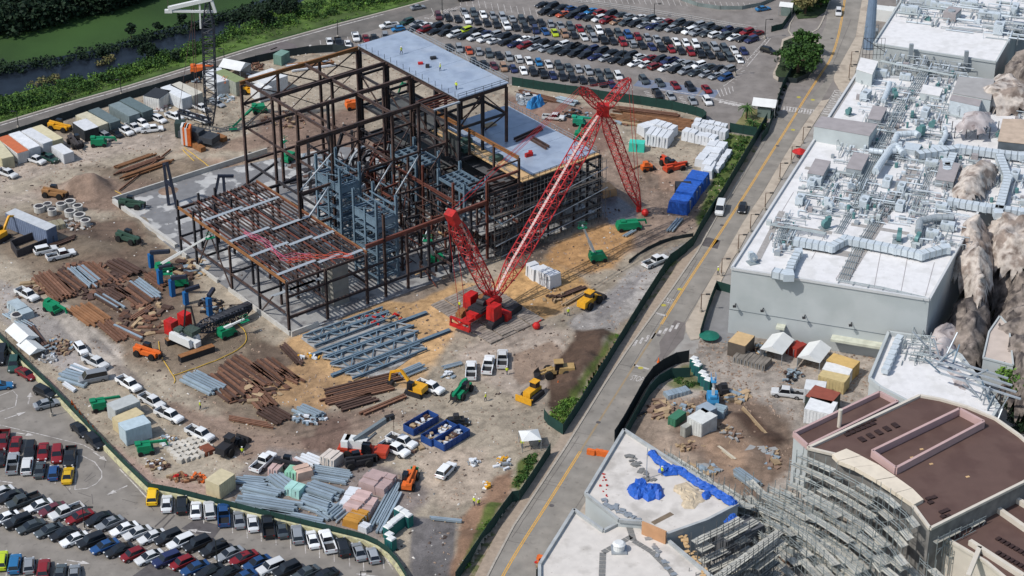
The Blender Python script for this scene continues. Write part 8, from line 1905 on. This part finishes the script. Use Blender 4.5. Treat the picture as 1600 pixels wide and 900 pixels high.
for i,a in enumerate(((1100,735,26,8,60,(timb,galvb,slabc),'boards and pieces along left rim of the pit'),(1190,715,26,18,80,(galvb,timb,dirtm,slabc),'boards between the pit and tall scaffold'),(1150,620,20,8,30,(timb,galvb),'timbers near white equipment container'),(1030,640,20,14,40,(rustyd,dirtm,timb),'brush and scrap beside the black fence'),(60,455,30,20,50,(rustyd,timb,dirtm),'scraps along the left haul road edge'),(300,420,30,20,50,(galvb,timb,rustyd),'loose parts on the slab by blue columns'),(140,440,60,30,90,(rusty,rustyd,rustyd),'loose rusty offcuts across the brown yard'),(390,610,60,26,80,(rusty,rustyd,timb),'loose rusty offcuts across the middle yard'),(230,500,50,26,70,(rusty,rustyd,timb),'loose offcuts before the white crane'),(1000,190,50,8,50,(rusty,galvb,timb),'mixed steel pieces along the far fence'),(500,270,60,30,70,(rustyd,galvb,dsteel),'steel pieces on slab under the open frame'),(640,700,20,8,20,(rustyd,timb),'scraps around the blue skips'))):pile(*a,smax=2.6,h=.3,name='offcuts')
# yellow hoses
def hose(pts,label):
 q=smooth(W(pts),2);o0=q[0];one('yellow_hose',MB().path([(a[0] -o0[0],a[1] -o0[1],.22+.05*math.sin(i*2.1)) for i,a in enumerate(q)],.09,5),mat('hose_yellow',S(214,176,74),.6),label,'hose',(o0[0],o0[1],0))
hose([(248,535),(250,555),(262,575),(275,595),(272,600)],'yellow hose left of the white crawler crane');hose([(272,588),(310,575),(350,560),(385,540),(385,520),(372,508)],'yellow hose looping around the green lift');hose([(285,235),(305,255),(325,268)],'yellow hose in front of the dark crane');hose([(288,232),(312,250),(330,264)],'second yellow hose beside the dark crane');hose([(150,280),(180,300),(200,310)],'yellow hose near the dirt mound')
# barrels cones and small site things
for i,(x,y) in enumerate([(118,640),(125,648),(131,658),(138,664),(146,672),(152,680),(160,690),(168,697),(176,706),(185,715),(113,632),(941,709),(948,711),(935,711),(1029,566),(872,602)]):
 t=thing('traffic_cone','small orange traffic cone standing beside a fence','traffic cone',P3(x,y,.06),0,'orange cones along the fences');obj('cone',MB().tube((0,0,.05),(0,0,1.0),.26,8,r2=.05),orangep,t);obj('base',MB().box(0,0,0,.6,.6,.06),orangep,t)
one('orange_barrier',MB().box(0,0,0,2.6,.7,1.0,R(-20)).box(-2,.4,0,1.4,.6,1.0,R(-20)),orangep,'orange barrier boards on the pavement by white roof corner','barrier',P3(942,712,.02))
one('teal_disc',MB().tube((0,0,.8),(0,0,1.4),1.9,18,r2=.2).tube((0,0,0),(0,0,1),.08,6),mat('umbrella_green',S(28,110,92),.6),'dark green umbrella at the grey building corner','umbrella',P3(1108,530,.1))
# writing on the kiosk, tan container plate
for i in range(4):pass
def lettering(txt,x,y,z,size,rz,m,name='lettering',parent=None):
 cu=bpy.data.curves.new(name,'FONT');cu.body=txt;cu.size=size;cu.extrude=.01;cu.align_x='CENTER'
 o=bpy.data.objects.new(name,cu);C.objects.link(o);dg=bpy.context.evaluated_depsgraph_get();me=bpy.data.meshes.new_from_object(o.evaluated_get(dg));bpy.data.objects.remove(o);me.materials.append(m);return me
# people
skin=mat('skin',S(196,150,122),.6);HV=mat('hi_vis',S(214,232,60),.6);den=mat('denim',S(52,62,84),.8);hats=mat('hard_hat',S(232,232,228),.4)
def person(px,py,z,label,rz=0.0,pose=0,top=None):
 """one skinned body: joints as vertices, each with its own radius"""
 p=P(px,py,z);t=thing('person',label,'person',(p[0],p[1],z+.02),rz)
 a=.16+.05*pose
 J=[((0,0,.95),.15),((0,0,1.2),.15),((0,0,1.42),.17),((0,0,1.54),.065),((0,.01,1.66),.10),((0,.02,1.74),.09),((-.21,0,1.42),.065),((-.30,.06,1.15),.05),((-.27,.22+a*.4,.97),.04),((.21,0,1.42),.065),((.30,.03,1.14),.05),((.30,.14,.90),.04),((-.10,0,.88),.10),((-.12,a,.48),.07),((-.12,a*.4,.09),.05),((-.12,a*.4+.16,.04),.045),((.10,0,.88),.10),((.12,-a*.2,.48),.07),((.12,-a,.09),.05),((.12,-a+.16,.04),.045)]
 E_=[(0,1),(1,2),(2,3),(3,4),(4,5),(2,6),(6,7),(7,8),(2,9),(9,10),(10,11),(0,12),(12,13),(13,14),(14,15),(0,16),(16,17),(17,18),(18,19)]
 key='body%d' % pose
 if key not in PMESH:
  me=bpy.data.meshes.new('body');me.from_pydata([j[0] for j in J],E_,[]);o=bpy.data.objects.new('body',me);C.objects.link(o);md=o.modifiers.new('skin','SKIN');sv=me.skin_vertices[0].data
  for i,j in enumerate(J):sv[i].radius=(j[1],j[1])
  sv[0].use_root=True;sb=o.modifiers.new('sub','SUBSURF');sb.levels=1;sb.render_levels=1
  dg=bpy.context.evaluated_depsgraph_get();m2=bpy.data.meshes.new_from_object(o.evaluated_get(dg));bpy.data.objects.remove(o);m2.materials.clear()
  for m_ in (den,HV,skin):m2.materials.append(m_)
  for f in m2.polygons:zc=f.center[2];f.material_index=2 if zc>1.5 or (abs(f.center[0])>.24 and zc<1.1) else (1 if zc>.95 else 0)
  PMESH[key]=m2
 b_=bpy.data.objects.new('body',PMESH[key]);C.objects.link(b_);b_.parent=t
 obj('hard_hat',MB().ball((0,.02,1.74),.135,10,4,sz=.9,half=True).tube((0,.04,1.735),(0,.04,1.75),.17,10),hats,t);return t
PMESH={}
for i,(x,y,z,lab) in enumerate(((792,586,.06,'worker in yellow green vest beside the rightmost white truck'),(759,627,.06,'worker in yellow vest standing on the haul road'),(741,790,.06,'worker in yellow vest by the drive end'),(748,793,.06,'second worker in yellow vest by the drive end'),(313,640,.06,'worker with vest on the haul road bend'),(379,712,.06,'worker in vest near the block pallets'),
 (688,111,27.9,'worker standing on the high roof deck in blue'),(713,140,27.9,'worker near the near edge of high roof deck'),(627,85,27.9,'worker at left of high roof deck'),(1034,743,6,'worker walking on white roof between blue tarpaulins'),(888,494,.06,'worker near the loader on gravel'),(1122,429,.13,'pedestrian on pavement at the shaded bay'),(816,700,.06,'worker standing under the white canopy'),(843,697,.06,'worker beside the white canopy tent'),(718,483,.5,'worker in vest on the red crane deck side'))):
 person(x,y,z,lab,i*1.3,i % 3)
# things on the decks
deco(677,92,H1+.66,1.2,.8,.5,20,blkp,'small black box on the high roof deck','tool_box','tool box');deco(668,105,H1+.66,.8,.8,.6,0,dsteel,'dark drum on the high roof deck','drum','drum');deco(657,100,H1+.66,1.0,.7,.4,10,redp,'red item on the high roof deck','tool_bag','bag')
for (a,b_,lab) in (((803,219),(846,200),'left one of two dark beams lying on lower deck'),((806,222),(848,203),'right one of two dark beams lying on lower deck'),((832,216),(858,231),'rusty beam lying crosswise on lower deck'),((829,219),(854,234),'second rusty beam lying crosswise on lower deck')):
 p,q=P(*a,H2),P(*b_,H2);one('loose_beam',MB().ibeam((0,0,.25),(q[0] -p[0],q[1] -p[1],.25),.4,.45),rust,lab,'beam',(p[0],p[1],H2+.02))
for i,(x,y) in enumerate(((765,196),(730,235),(775,250),(727,223))):deco(x,y,H2+.02,2.6,1.6,.25 if i==0 else .9,38,timb if i==0 else mat('green_crate',S(66,92,84),.7),'crate or board on the lower deck area number '+'one two three four'.split()[i] if 0 else ['pale board stack on upper part of lower deck','green crates on the plywood strip','dark green bin at plywood strip lower end','green crates at the plywood strip top'][i],'deck_crate','crate')
for o in list(bpy.data.objects):
 for k in ('_px','_c','_k'):
  if k in o:del o[k]
bpy.context.view_layer.update()
finish_labels()
for o in THINGS:
 if len(o['label'].split())>16:print('LONG',o['label'])
import collections
for o in THINGS:
 c_=collections.Counter(ch.name.split('.')[0] for ch in o.children)
 for k,v in c_.items():
  if v>280:print('MANY',o.name,k,v)
